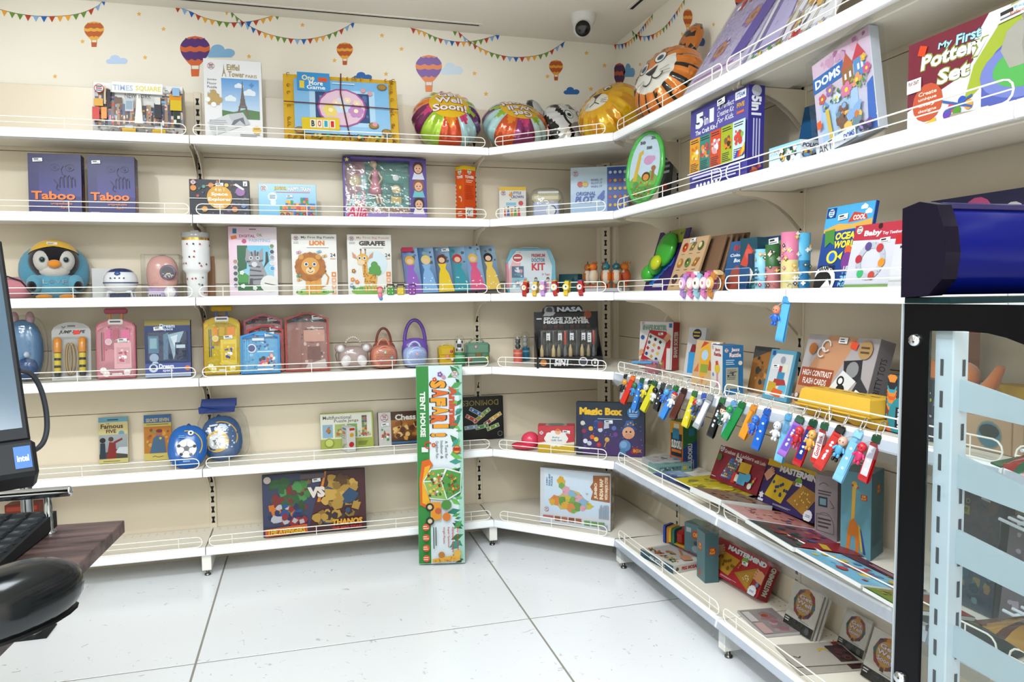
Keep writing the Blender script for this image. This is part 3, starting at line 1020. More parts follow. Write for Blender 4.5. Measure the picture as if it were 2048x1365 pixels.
def face_to(d, spin=0):
 return V(d).normalized().to_track_quat('Z', 'Y') @ Matrix.Rotation(math.radians(spin), 3, 'Z').to_quaternion()
WEDGE = ['b8dfe0', 'd4551e', '8a2f6a', 'c6e6e8', 'dd6a22', '7a2858', 'a9cf3a', 'cf4a1c', 'b4dde2', '6a2a6a']
def well_col(rho, ph, sg):
 k = ph / (2 * math.pi) * 10
 f = abs(k % 1 - .5) * 2
 if rho < .52 + .0 * f:
  return 'f2c414'
 if rho < .52 + .3 * (1 - f) ** 1:
  return ('9cc42c', 'ef8a1c', 'd8407a')[int(k) % 3]
 return WEDGE[int(k) % 10]
def well_art(a):
 for i, s in enumerate(('Get', 'Well', 'Soon!')):
  y = .62 - i * .145
  a.t(s, .36 - .05 * i, y, .64 + .05 * i, y + .125, 'ffffff', .03, o='9a2a20', ow=.02)
C1 = on(893, 243, 1, -.165)
balloon('foil_balloon', 'multicoloured foil get-well balloon with upright white lettering, beside framed puzzle', C1 + V((0, 0, .01)), .172, .172, .115, face_to((-.02, -.8, .66), 0), well_col, well_art)
C2 = on(1031, 253, 1, -.2)
balloon('foil_balloon', 'multicoloured foil get-well balloon with upside down lettering, on corner shelf', C2, .172, .165, .105, face_to((.05, -.62, .78), 180), well_col, well_art)
def zeb_col(rho, ph, sg):
 a = ph - math.pi / 2
 x, y = rho * math.cos(ph), rho * math.sin(ph)
 return '16161a' if (math.sin(x * 12 + 1.2 * math.sin(y * 3)) > .42 and rho > .38) else 'eef0f2'
def zeb_art(a):
 for x in (.38, .62):
  a.c(x, .56, .075, '111', ry=.1)
  a.c(x, .555, .065, 'fff', ry=.088)
  a.c(x, .545, .04, '2a5a6a')
  a.c(x, .545, .022, '000')
 a.big([(.5 + .17 * math.cos(t * .4), .3 + .1 * math.sin(t * .4)) for t in range(16)], '9a9aa0')
 for x in (.45, .55):
  a.c(x, .3, .018, '222')
C3 = on(1134, 243, 1, -.19)
def zeb_extra(mb):
 mb.ell((-.16, .1, 0), (.05, .075, .02), '2c2c30', 12, 6)
 mb.ell((-.155, .1, .012), (.03, .055, .015), 'c9ccd0', 12, 6)
balloon('foil_balloon', 'black and white striped zebra face foil balloon on corner shelf', C3, .15, .155, .085, face_to((.25, -.75, .5), 0), zeb_col, zeb_art, extra=zeb_extra)
def lion_col(rho, ph, sg):
 return 'f0b414' if rho < .7 else ('e09a10' if int(ph / 6.283 * 18) % 2 else 'f4c01c')
def lion_art(a):
 a.big([(.5 + .2 * math.cos(t * .4), .36 + .13 * math.sin(t * .4)) for t in range(16)], 'f8f4e6')
 for x in (.36, .62):
  a.c(x, .6, .06, '111')
  a.c(x, .6, .05, 'fff')
  a.c(x + .01, .59, .025, '111')
 a.big([(.42, .5), (.58, .5), (.5, .4)], '222', 2)
 a.line([(.5, .4), (.5, .34), (.42, .29)], .012, '222')
 a.line([(.5, .34), (.58, .29)], .012, '222')
 for i in range(3):
  for sx in (-1, 1):
   a.line([(.5 + sx * .1, .36 - i * .025), (.5 + sx * .19, .38 - i * .04)], .006, '555')
C4 = on(1226, 214, 1, -.47)
balloon('foil_balloon', 'golden yellow lion face foil balloon with pleated mane, at the shelf corner', C4 + V((0, .03, .0)), .17, .18, .12, face_to((-.75, -.35, .75), 12), lion_col, lion_art, 18)
def tig_col(rho, ph, sg):
 if sg > 0 and rho < .62 and (math.sin(ph) < .3):
  return 'e6e4da'
 s = math.sin(ph * 14)
 return '14110f' if s > .55 + .5 * abs(rho - .72) * 2 and rho > .5 else 'd97a24'
def tig_art(a):
 for x in (.37, .63):
  a.c(x, .6, .085, '222', ry=.1)
  a.c(x, .6, .075, 'f4f4f0', ry=.09)
  a.c(x, .59, .045, '355a80')
  a.c(x, .59, .022, '111')
 a.big([(.4, .47), (.6, .47), (.55, .4), (.5, .37), (.45, .4)], '1a1a1a', 2)
 a.arc(.42, .36, .08, 200, 360, .014, '333')
 a.arc(.58, .36, .08, 180, 340, .014, '333')
 for i in range(3):
  for sx in (-1, 1):
   a.line([(.5 + sx * .12, .36 - i * .03), (.5 + sx * .24, .38 - i * .05)], .007, '777')
C5 = on(1338, 150, 0, -.17)
def tig_extra(mb):
 mb.T = Matrix.Translation((.1, .2, -.02)) @ Matrix.Rotation(-.5, 4, 'Z')
 mb.ell((0, 0, 0), (.06, .09, .03), 'c0661c', 12, 8, fn=lambda d: '1c1510' if math.sin(d.y * 9 + d.x * 2) > .35 else 'c8701e')
balloon('foil_balloon', 'orange and black striped tiger face foil balloon with one ear, above blue craft box', C5, .165, .168, .11, face_to((-.85, -.28, .45), 25), tig_col, tig_art, 16, tig_extra)
# ---- flat craft kits in clear bags leaning over the top right shelf
def lav_kit(a):
 a.g(0, 0, 1, 1, 'cfc6ea', 'b6a6de')
 a.p([(0, 0), (1, 0), (1, .12), (0, .1)], 'efe6f4')
 a.l(.08, .13, .8, .19, 1, 'b05aa8', .05)
 for x, y in ((.3, .42), (.62, .66)):
  a.star(x, y, .15, '8a6ab8', 6, .8)
  a.star(x, y, .11, 'd88a50', 6, .8)
  a.star(x, y, .06, '8a4030', 5, .6)
 a.spk(0, .2, 1, 1, ['eee6fa', 'dcd0f2', 'a890d0'], 40, .01, .03, 3)
 a.r(.72, .2, .95, .85, '5a4a9a', -6)
 a.spk(.1, .85, .9, 1, ['c33', 'd66', 'fff'], 14, .02, .05, 3)
 a.tick(.5, .9, .16)
def mix_kit(a):
 a.r(0, 0, 1, 1, 'ebe9ee')
 a.p([(.05, .1), (.45, .1), (.3, .98), (.05, .98)], '5a4a9a')
 a.p([(.12, .14), (.42, .14), (.28, .9), (.12, .9)], 'b8aede')
 a.spk(.3, .1, 1, .95, ['c8a060', 'a87840', 'd8d0c0', '9a9a8a', 'e8c870', '5a5a70'], 60, .02, .08, 4)
 for i in range(4):
  a.line([(.4 + i * .13, .05), (.55 + i * .12, .95)], .012, ('8a6a40', '705a9a', 'fff', 'a08a50')[i])
 a.spk(0, 0, 1, .1, ['c33', '383', 'b86', 'fff', '88a', 'db4'], 30, .012, .03, 6)
 a.t('30', .6, .02, .72, .09, 'c02a2a', .03)
def film(mb, w, h, th, g=.004):
 mb.box(-g, -g, -.0, w + g, th + g * .5, h + g, 'fff', .002, CLEAR)
bx('craft_kit', 'flat lavender craft kit in clear film leaning behind topmost right shelf rail', 1, ('x', -.29), 1362, 1474, -60, 'c4bae4', lav_kit, A=-90, lean=33, th=.012, h=.42, extra=film)
bx('craft_kit', 'flat white and ochre craft kit in clear film leaning behind topmost right shelf rail', 1, ('x', -.28), 1484, 1650, -60, 'e6e4ea', mix_kit, A=-90, lean=30, th=.012, h=.4, extra=film)
# ================================================================ SECOND SHELF
def taboo(a):
 a.g(0, 0, 1, 1, '3a3878', '302c5c')
 a.g(.2, .3, 1, .8, '47468e', '343064')
 c = '20204a'
 for x in (.5, .78):
  a.arc(x, .76, .09, 20, 160, .014, c)
  a.arc(x, .79, .09, 200, 340, .012, c)
  a.c(x, .775, .03, c)
 a.line([(.66, .8), (.62, .74), (.64, .66), (.7, .64)], .014, c)
 for i in range(4):
  x = .62 + i * .075
  a.line([(x - .03, .44), (x - .03, .58 + .03 * (i in (1, 2))), (x, .62 + .03 * (i in (1, 2))), (x + .03, .58 + .03 * (i in (1, 2))), (x + .035, .46)], .013, c)
 a.line([(.6, .46), (.5, .54), (.48, .58), (.55, .5), (.52, .42), (.58, .4)], .013, c)
 a.t('Taboo', .06, .235, .88, .375, 'f08030', .035)
 a.t('The game of', .44, .195, .6, .215, 'c89090')
 a.t('unspeakable', .42, .145, .82, .195, 'f0a070', .01)
 a.t('fun!', .6, .09, .74, .14, 'e89060', .01)
 a.l(.06, .02, .25, .05, 1, 'ccd')
 a.tick(.1, .86, .18)
def taboo_side(a):
 b = a.sub(.15, .05, .85, .55, 3)
 b.t('Taboo', .05, .15, .95, .85, 'f08030', .035)
 a.l(.3, .68, .7, .9, 3, '6a5a8a')
for u0, u1, v, lab in ((58, 165, 306, 'left of the two dark blue party game boxes with orange lettering, second shelf'), (177, 272, 311, 'right of the two dark blue party game boxes, orange word on its side showing')):
 bx('game_box', lab, 2, ('y', -.22), u0, u1, v, '2c2958', taboo, taboo_side, lean=4, th=.062 if u0 > 100 else .05, group='dark blue party games')
def planets(a):
 a.r(0, 0, 1, 1, '191c2c')
 a.spk(0, 0, 1, 1, ['2a3050', '8a4a9a', '3a6a4a', '252a40', 'c8702a', '5a5a80'], 70, .012, .03, 2)
 for x, y, r, c in ((.07, .76, .05, 'e0902c'), (.24, .8, .03, '5a9a8a'), (.36, .84, .045, 'd8803a'), (.62, .85, .035, 'e8c040'), (.85, .68, .08, '9a6aa8'), (.14, .55, .025, 'c05050'), (.75, .2, .05, 'd87a3a'), (.25, .2, .05, 'e8a040'), (.9, .3, .04, '5a8ac0')):
  a.c(x, y, r, c)
 a.line([(.28, .82), (.44, .86)], .012, 'f0c070')
 a.p([(.74, .86), (.9, .72), (.92, .76), (.78, .9)], 'e8eaf0')
 a.r(0, .475, 1, .495, 'eee')
 a.r(.5, 0, .512, 1, 'eee')
 a.c(.5, .52, .21, 'e2a82a', n=24)
 a.t('4 in 1', .42, .68, .58, .77, 'f6e9c8', .02)
 a.t('Space', .36, .54, .64, .65, 'fff', .03)
 a.t('Explorer', .31, .4, .7, .51, 'fff', .03)
 a.l(.4, .24, .6, .34, 2, 'fff')
 a.logo(.07, .91, .045)
 a.r(.9, .83, .97, .96, 'fff')
 a.spk(.91, .84, .96, .95, ['222'], 8, .006, .01)
 a.tick(.44, .82, .13)
bx('puzzle_box', 'dark space themed puzzle box with orange disc title, behind second shelf rail', 2, ('y', -.21), 380, 500, 358, '23252e', planets, lean=4, th=.045)
def blocks(a):
 a.g(0, 0, 1, 1, '6cc0ea', 'b8e2f6')
 a.c(.1, .88, .055, 'f4f4f4')
 a.logo(.09, .86, .05)
 a.t('JUNIOR', .27, .8, .49, .92, 'e8c818', .04, o='1a2a5a', ow=.02)
 a.t('HAPPY TRAIN', .51, .8, .9, .92, 'fff', .04, o='1a2a5a', ow=.02)
 a.l(.3, .74, .9, .78, 1, 'c33', .02)
 a.c(.24, .62, .08, 'e4f4fa')
 a.l(.19, .56, .29, .68, 3, '357', .05)
 a.c(.25, .45, .05, 'e4f4fa')
 R = random.Random(2)
 for x0, n in ((.36, 3), (.46, 5), (.6, 4), (.72, 6), (.84, 4)):
  for i in range(n):
   for j in range(3):
    a.r(x0 + j * .045, .1 + i * .085, x0 + j * .045 + .042, .18 + i * .085, R.choice(['e8c020', 'd8402a', '2a9a48', '2a6ac0', 'e8882a']))
 for x in (.4, .5, .66, .78, .9):
  a.c(x, .1, .035, '333')
  a.c(x, .1, .018, 'd33')
 a.r(0, 0, 1, .04, '3a7a4a')
 a.tick(.48, .6, .1)
bx('toy_box', 'light blue box picturing a building block train, behind second shelf rail', 2, ('y', -.2), 518, 634, 367, '5aa8d8', blocks, lean=4, th=.04)
# doll set in a window box: parts behind a clear window
O, w_, h_ = place(2, ('y', -.19), 689, 855, 312, 0, 3, .07)
ds = thing('doll_set', 'purple window box holding a pink dressed doll and toy vet pieces', 'doll set', frame(O, 0, 3))
mb = MB(CARD)
mb.box(0, .064, 0, w_, .07, h_, '4a9088')
for a, b, c, d in ((0, 0, w_ * .02, h_), (w_ * .8, 0, w_, h_), (0, 0, w_, h_ * .1), (0, h_ * .965, w_, h_)):
 mb.box(a, 0, b, c, .064, d, '6a55a8', .001)
A_ = Art(mb, (0, 0, 0), (w_, 0, 0), (0, 0, h_))
for i, (hr, ds_) in enumerate((('4a2c22', 'd8dcec'), ('8a5630', '70c0c8'), ('33221c', 'f0e8ec'))):
 b = A_.sub(.805, .66 - i * .29, .995, .95 - i * .29)
 b.r(0, 0, 1, 1, '5a4898')
 b.p([(.1, 0), (.9, 0), (.75, .42), (.25, .42)], ds_)
 b.c(.5, .66, .36, hr, ry=.42)
 b.c(.5, .6, .25, 'e6b494', ry=.29)
 for x in (.4, .6):
  b.c(x, .62, .04, '322')
 b.line([(.42, .48), (.58, .48)], .04, 'b55')
A_.r(0, 0, 1, .1, '9a88d0')
A_.t('Alia', .02, .02, .27, .22, 'd8286a', .03, .3, o='fff', ow=.04)
A_.l(.5, .03, .7, .06, 1, 'e8e0f8')
A_.r(0, .9, .09, .99, '3a2f80')
A_.star(.045, .945, .03, 'f0e060')
mb.build('box_shell', ds)
mb = MB(CARD)
A2 = Art(mb, (w_ * .02, .0635, h_ * .1), (w_ * .78, 0, 0), (0, 0, h_ * .865))
A2.g(0, 0, 1, 1, '6aa89c', '3f8880')
A2.r(0, 0, .32, 1, 'b88a94')
A2.r(.32, 0, 1, .16, 'a87858')
A2.c(.5, .08, .06, 'f2f2ee')
A2.r(.47, .065, .53, .095, 'd33')
A2.r(.49, .04, .51, .12, 'd33')
A2.c(.17, .85, .11, 'a0506a', ry=.07)
A2.l(.08, .82, .26, .87, 1, 'f8e8d8', .05)
A2.c(.16, .64, .09, 'd8b070')
A2.c(.16, .64, .065, 'e8d4a8')
A2.r(.155, .22, .17, .56, 'd8c8b0')
A2.r(.25, .48, .34, .74, '7ac0c0')
A2.r(.265, .52, .325, .68, 'eef6f6')
A2.r(.62, .2, .94, .78, '4f9a90')
A2.r(.64, .24, .92, .62, '3c7a74')
A2.c(.8, .5, .07, 'd8c088')
A2.r(.72, .24, .88, .36, 'e0c070')
A2.c(.8, .72, .05, 'f4f4f4')
A2.spk(.02, .1, .3, .45, ['7ac0b8', 'd8b048', 'e8d8c0', '7a4a5a', '9ad0d8'], 18, .02, .05, 3)
mb.build('backing_card', ds)
mb = MB(GLOSS)
cx, cz = w_ * .385, h_ * .24
mb.lathe([(.0, .0), (.03, .0), (.032, .02), (.018, .075), (.014, .085), (.017, .105), (.014, .118), (.005, .122)], 'd88a9c', (cx, .04, cz + .055), 14)
for sx in (-1, 1):
 mb.tube([(cx + sx * .017, .04, cz + .165), (cx + sx * .032, .035, cz + .13), (cx + sx * .012, .022, cz + .1)], .0045, 'eec8ac', 6)
 mb.tube([(cx + .01 + sx * .008, .04, cz + .06), (cx + .022 + sx * .009, .04, cz + .01)], .006, 'eec8ac', 6)
mb.lathe([(.005, 0), (.005, .02)], 'eec8ac', (cx, .04, cz + .17), 8)
mb.ell((cx - .003, .04, cz + .2), (.014, .014, .018), 'f0ccb0', 12, 8)
mb.ell((cx - .006, .046, cz + .206), (.017, .014, .02), 'e6d08a', 12, 8)
mb.build('doll', ds)
mb = MB(CLEAR)
mb.box(w_ * .02, .001, h_ * .1, w_ * .8, .0015, h_ * .965, 'fff')
mb.build('window_film', ds)
def tower_f(a):
 a.r(0, .93, 1, 1, 'f0c81c')
 a.r(0, 0, 1, .93, 'e2531c')
 a.logo(.5, .9, .18, 'ca6')
 a.t('TOWER', .12, .78, .88, .83, 'fff', .04)
 a.l(.2, .7, .85, .76, 2, 'ffd8b0')
 a.l(.15, .4, .85, .66, 8, 'c33c10')
 a.r(.12, .1, .75, .26, 'f2f0ea')
 a.spk(.15, .11, .7, .25, ['444', 'aaa'], 14, .03, .07)
 a.r(.1, .02, .5, .07, 'fff')
def tower_l(a):
 a.r(0, .93, 1, 1, 'f0c81c')
 a.r(0, 0, 1, .93, 'e85e22')
 a.logo(.55, .9, .25, 'ca6')
 a.t('TOWER', .2, .78, .95, .83, 'fff', .04)
 a.c(.6, .62, .14, 'f4d030')
 a.arc(.5, .4, .25, -40, 110, .1, 'f6e8d8')
 a.l(.3, .1, .9, .2, 3, 'fff')
 for i in range(6):
  a.r(0, .3 + i * .07, .14, .33 + i * .07, 'f0dcc0')
bx('game_box', 'narrow orange upright tower game box with yellow top', 2, ('y', -.19), 928, 952, 331, 'e2531c', tower_f, None, tower_l, A=27, th=.062)
def crown(a):
 a.r(0, .9, 1, 1, 'f0c428')
 a.t('LITTLE', .46, .8, .82, .87, '2a3a8a', .03)
 a.t('CROWN', .44, .69, .9, .77, '2a3a8a', .03)
 a.logo(.16, .83, .09)
 a.c(.42, .78, .06, 'f0a020')
 a.star(.42, .84, .05, 'f0c820')
 a.c(.42, .66, .02, '223')
 a.r(.25, .5, .62, .58, '8accec')
 a.c(.8, .56, .09, 'd84a5a')
 for i, c in enumerate(('d33', '36a', 'd80', '5a3', 'd33')):
  a.figure(.2 + i * .13, .22, .24 + .03 * (i % 2), c)
 a.l(.2, .05, .9, .18, 3, '7a9')
bx('toy_box', 'small white box with yellow top band beside the bagged toy appliance', 2, ('d', .72), 999, 1053, 374, 'f0eee8', crown, lambda a: a.r(.1, .1, .9, .9, 'ded6c0'), A=-12, lean=2, th=.05)
# small toy appliance in a clear bag
O, w_, h_ = place(2, ('d', .7), 1064, 1122, 378, -18, 0, .09)
t = thing('toy_appliance', 'small pale blue toy appliance with cream top inside clear bag', 'toy', frame(O, -18))
mb = MB(GLOSS)
mb.box(.008, .012, 0, w_ - .008, .08, h_ * .62, 'bcc6ea', .006)
A_ = Art(mb, (.008, .012, 0), (w_ - .016, 0, 0), (0, 0, h_ * .6))
A_.c(.68, .6, .2, 'e6eaf6')
A_.arc(.68, .6, .2, -60, 90, .05, '3a4a7a')
A_.c(.7, .3, .1, 'dfe4f2')
A_.c(.2, .1, .16, 'e04a2a')
mb.build('body', t)
mb = MB(GLOSS)
mb.box(.0, .006, h_ * .62, w_, .085, h_ * .86, 'e6dcb8', .012)
mb.box(w_ * .2, .02, h_ * .86, w_ * .95, .07, h_ * .95, 'e9e9e4', .004)
mb.build('lid', t)
mb = MB(CLEAR)
mb.ell((w_ * .5, .045, h_ * .5), (w_ * .62, .06, h_ * .55), 'fff', 16, 10, pw=.6)
mb.build('clear_bag', t)
def plot4(a):
 a.g(0, 0, 1, 1, '9cc4ee', 'd6eaf8')
 a.p([(.45, 0), (1, 0), (1, .35), (.75, .25)], '5a7ac8')
 a.r(.64, .03, 1, .98, '3f5fb4')
 for j in range(6):
  for i in range(4):
   c = 'dce8f6' if j == 5 or (j == 4 and i == 3) else ('c8482a', 'e8bc2a')[(i * 5 + j * 3 + i * j) % 2]
   a.c(.695 + i * .085, .13 + j * .15, .034, '2c4690')
   a.c(.695 + i * .085, .13 + j * .15, .028, c)
 a.t('ORIGINAL', .1, .47, .44, .54, '3a5ab8', .02, .2)
 a.t('PLOT', .08, .33, .42, .46, '3a5ab8', .04, .2)
 a.t('4', .47, .34, .6, .55, '4a6ac8', .05, .2)
 a.c(.17, .68, .05, 'c8503a')
 a.c(.26, .68, .05, 'd8b84a')
 for i, s in enumerate(('WHIRL IT', 'PLOT IT', 'WIN IT')):
  a.t(s, .36, .73 - i * .06, .56, .77 - i * .06, '5a6ab0', 0, .2)
 a.logo(.09, .88, .045)
 a.l(.2, .05, .4, .12, 2, '48a')
bx('game_box', 'light blue box of a four-in-a-row game with blue peg grid', 2, ('d', .6), 1141, 1256, 336, 'a8ccf0', plot4, A=-28, lean=3, th=.04)
# round board with green rim in clear film
P0 = on(1290, 340, 0, -.27)
M = frame(V((P0.x, P0.y, SH[2] + .157)), -75, 6, 5) @ Matrix.Diagonal((1.08, 1, .8, 1))
t = thing('round_play_board', 'tall oval board with green rim and jungle animal picture in clear film', 'toy', M)
mb = MB(GLOSS)
mb.tube([(.098 * math.cos(i * .2618), 0, .178 * math.sin(i * .2618)) for i in range(24)], .0105, '49b848', 8, True)
mb.build('rim', t)
mb = MB(CARD)
mb.prism([(.095 * math.cos(i * .2618), .175 * math.sin(i * .2618)) for i in range(24)], -.002, .004, 'cde0ee')
A_ = Art(mb, (-.095, -.002, -.175), (.19, 0, 0), (0, 0, .35))
A_.p([(.1, .25), (.9, .25), (.8, .1), (.5, .01), (.2, .1)], '5a9a3c')
A_.p([(.08, .3), (.3, .42), (.5, .32), (.7, .45), (.94, .35), (.92, .24), (.1, .2)], '7ab84c')
A_.p([(.18, .3), (.3, .3), (.36, .68), (.42, .7), (.4, .76), (.28, .72)], 'e0b83a')
A_.c(.6, .6, .15, 'd8a0c8', ry=.13)
A_.c(.72, .62, .08, 'd8a0c8')
A_.c(.58, .36, .13, '5a3a22')
A_.c(.58, .35, .09, 'e09a3a')
A_.c(.3, .24, .1, '4aa04a')
A_.c(.78, .48, .07, 'a86a3a')
A_.r(.74, .3, .82, .48, 'a86a3a')
A_.spk(.2, .05, .8, .3, ['3a7a2a', '8ac84a', 'd84a3a', 'e8d040'], 24, .02, .05, 4)
for x, y, s in ((.28, .84, '50'), (.5, .76, '500'), (.6, .9, '20')):
 A_.t(s, x, y, x + .16, y + .045, '333', .03)
mb.build('picture_disc', t)
mb = MB(CLEAR)
mb.prism([(.115 * math.cos(i * .2618), .195 * math.sin(i * .2618)) for i in range(24)], -.012, .0125, 'fff')
mb.build('clear_film', t)
def darts(a):
 a.r(0, 0, 1, 1, '2a2c30')
 a.l(.12, .5, .88, .84, 3, 'a8b0ac', .3)
 a.c(.5, .25, .2, 'a33')
bx('hang_card', 'small black printed card tucked behind the green rimmed board', 2, ('x', -.06), 1316, 1340, 252, '2a2c30', darts, A=-80, lean=6, th=.004, z=1.68, h=.22, cat='card')
def five(a):
 a.r(0, 0, 1, 1, '4c48a0')
 a.g(0, .62, 1, 1, '5a56a8', '46428c')
 a.t('5', .1, .745, .25, .93, 'f2f2f6', .06, o='23204a', ow=.015)
 a.t('in', .265, .76, .34, .86, 'f2f2f6', .02)
 a.t('1', .36, .76, .44, .92, 'f2f2f6', .06)
 a.t('The Craft Kit-1', .1, .67, .5, .725, 'fff', .02)
 for i, s in enumerate(('A Perfect', 'Creative Kit', 'For Kids.')):
  a.t(s, .5 + .0 * i, .86 - i * .075, .78, .92 - i * .075, 'fff', .0, .3)
 a.r(.8, .88, .97, .97, 'f4f4f4')
 a.t('STEAM', .82, .9, .95, .95, '36a', .03)
 a.t('FIVE', .83, .79, .95, .84, 'e8b030', .03)
 a.l(.83, .71, .95, .77, 1, 'd86a3a', .05)
 cs = ('eaa22c', '3a8a80', 'd8502c', 'a8b82a', 'c8e2ee')
 for i, c in enumerate(cs):
  b = a.sub(i * .2, .22, i * .2 + .198, .645)
  b.r(0, 0, 1, 1, c)
  b.l(.1, .84, .9, .96, 2, '333', .2)
  b.l(.1, .05, .9, .3, 5, '444')
  b.spk(.05, .3, .95, .8, [['f4d24a', 'e07a2a', 'fff'], ['f08a3a', 'e8b09a', 'c84a4a'], ['fff', 'e8a0a8', 'dff'], ['8a5a3a', 'e8882a', '3a3a2a'], ['d84a3a', '9a5a3a', '8ab83a']][i], 12, .08, .22, i + 2)
 b = a.sub(.82, .24, 1, .42)
 for i, c in enumerate(('2a4ac0', 'd83a2a', 'e8882a', 'f0c83a')):
  b.p([(.1 + i * .2, 0), (1, .1 + i * .1), (1, .5 + i * .12), (.3 + i * .15, .4)], c)
 a.r(0, .215, 1, .225, 'fff')
 a.l(.1, .13, .6, .18, 1, 'dcdcf8', .05)
 a.l(.5, .06, .95, .2, 4, 'dcdcf8', .2)
 for i in range(6):
  a.c(.2 + i * .07, .045, .025, 'fff', n=8)
 a.tick(.54, .9, .13)
def five_side(a):
 a.r(0, 0, 1, 1, '3a3690')
 b = a.sub(.12, .1, .88, .9, 1)
 b.t('5in1', .02, .1, .28, .9, 'f2f2f6', .05)
 b.l(.32, .2, .95, .9, 3, 'c8c8ea')
 a.c(.5, .94, .3, 'c8c8d8')
 a.spk(.1, .02, .9, .18, ['b84a3a', 'c87a5a'], 8, .1, .2)
bx('craft_kit_box', 'large indigo craft kit box with five coloured picture columns', 2, ('x', -.27), 1379, 1493, 223, '4c48a0', five, five_side, A=-90, lean=1, th=.06, cat='box')
def bat_card(a):
 a.g(0, 0, 1, 1, '14202c', '2a6aa0')
 a.spk(.1, .1, .9, .7, ['1a2a3a', '9aa82a', 'a03a2a', '24405a'], 14, .06, .16, 3)
bx('hang_card', 'dark blue leaning card with faded blue top, left of the clear art pack', 2, ('x', -.08), 1583, 1640, 215, '1c2c3c', bat_card, A=-84, lean=12, th=.006, cat='card')
def doms(a):
 a.g(0, 0, 1, 1, 'c2cfe4', 'd8b8cc')
 a.spk(.1, .82, 1, 1, ['d8a8c0', 'c89ab8', 'a86a90'], 16, .03, .09, 4)
 a.p([(.1, 0), (.75, 0), (.75, .5), (.1, .52)], 'a9c8e8')
 a.p([(.86, 0), (1, 0), (1, .5), (.9, .46)], '3a6ac0')
 a.r(.0, .68, .55, .84, '2a6ab4')
 a.t('DOMS', .04, .715, .5, .81, 'f4f8fc', .04)
 # fairy houses and flowers
 a.p([(.52, .56), (.7, .56), (.7, .74), (.52, .72)], '9a6a3a')
 a.p([(.5, .72), (.61, .88), (.72, .74)], 'b8583a')
 a.p([(.72, .56), (.9, .56), (.9, .76), (.72, .76)], '5a90c8')
 a.p([(.7, .76), (.81, .9), (.92, .76)], 'c83a4a')
 for x, y in ((.56, .62), (.64, .62), (.78, .64), (.84, .64)):
  a.r(x, y, x + .035, y + .06, 'e8e8f0')
 for x, y, r, c in ((.15, .58, .07, 'c85a5a'), (.3, .62, .08, '9a6ab0'), (.58, .52, .1, 'd878a0'), (.76, .55, .09, 'e09a70'), (.93, .6, .07, 'd05a90'), (.2, .48, .06, '6a9ad0'), (.42, .5, .07, 'd8e0f0'), (.9, .72, .05, 'e0b050')):
  a.flower(x, y, r, c)
 a.spk(.1, .42, .95, .66, ['5a8a4a', '7aa85a', '3a6a4a'], 24, .015, .035, 5)
 a.r(.24, .06, .3, .44, 'd8b84a', 6)
 a.spk(.35, .05, .85, .42, ['7a5a4a', '5a8ac8', '8ab0e0', 'd87a3a', '6a8a9a', 'e8c060'], 26, .04, .1, 8)
 a.r(.06, .28, .14, .36, 'f0602a', 8)
 a.r(0, .0, .7, .12, 'e4e8f0')
 a.t('ART', .05, .02, .3, .11, '333', .0)
 a.t('DOMS', .5, .03, .68, .09, '2a5ab0', .04)
 a.spk(.7, .0, 1, .14, ['6a4a8a', 'a88ac8', '3a3a5a'], 10, .03, .07)
bx('art_pack', 'large clear pack of art supplies with flowery fairy house print', 2, ('x', -.262), 1640, 1758, 118, 'd4dae6', doms, A=-90, lean=2, th=.03, roll=-11, extra=lambda mb, w, h, th: film(mb, w, h, th, .012), cat='art set')
def police_l(a):
 a.g(0, 0, 1, 1, 'e8eef2', '8accec')
 a.t('POLICE', .04, .62, .6, .82, 'f4f4f4', .04, .2, o='246', ow=.03)
 a.spk(.3, .1, .95, .9, ['333', '446', 'e8e8ea', '4a9a4a', 'e8b02a', 'fff', '39c'], 30, .03, .09, 3)
def police_f(a):
 a.r(0, 0, 1, 1, 'dfe3e8')
 a.t('POLICE', .05, .66, .48, .86, '1c2a58', .04, .2)
 a.spk(.0, .1, .5, .6, ['333', 'ccc', '69c', 'e8b02a', '555'], 20, .03, .07, 4)
 a.spk(.45, .1, 1, .95, ['d8486a', 'c83a3a', '3a9a4a', '3a7ac0', 'f0c030', 'e88aa0', '9ad'], 34, .03, .09, 5)
 a.c(.36, .25, .07, '222')
 a.c(.36, .25, .035, 'aaa')
bx('puzzle_box', 'low white box with police car print, corner towards the viewer', 2, ('x', -.302), 1538, 1600, 298, 'dfe3e8', police_l, police_f, A=-90, th=.14)
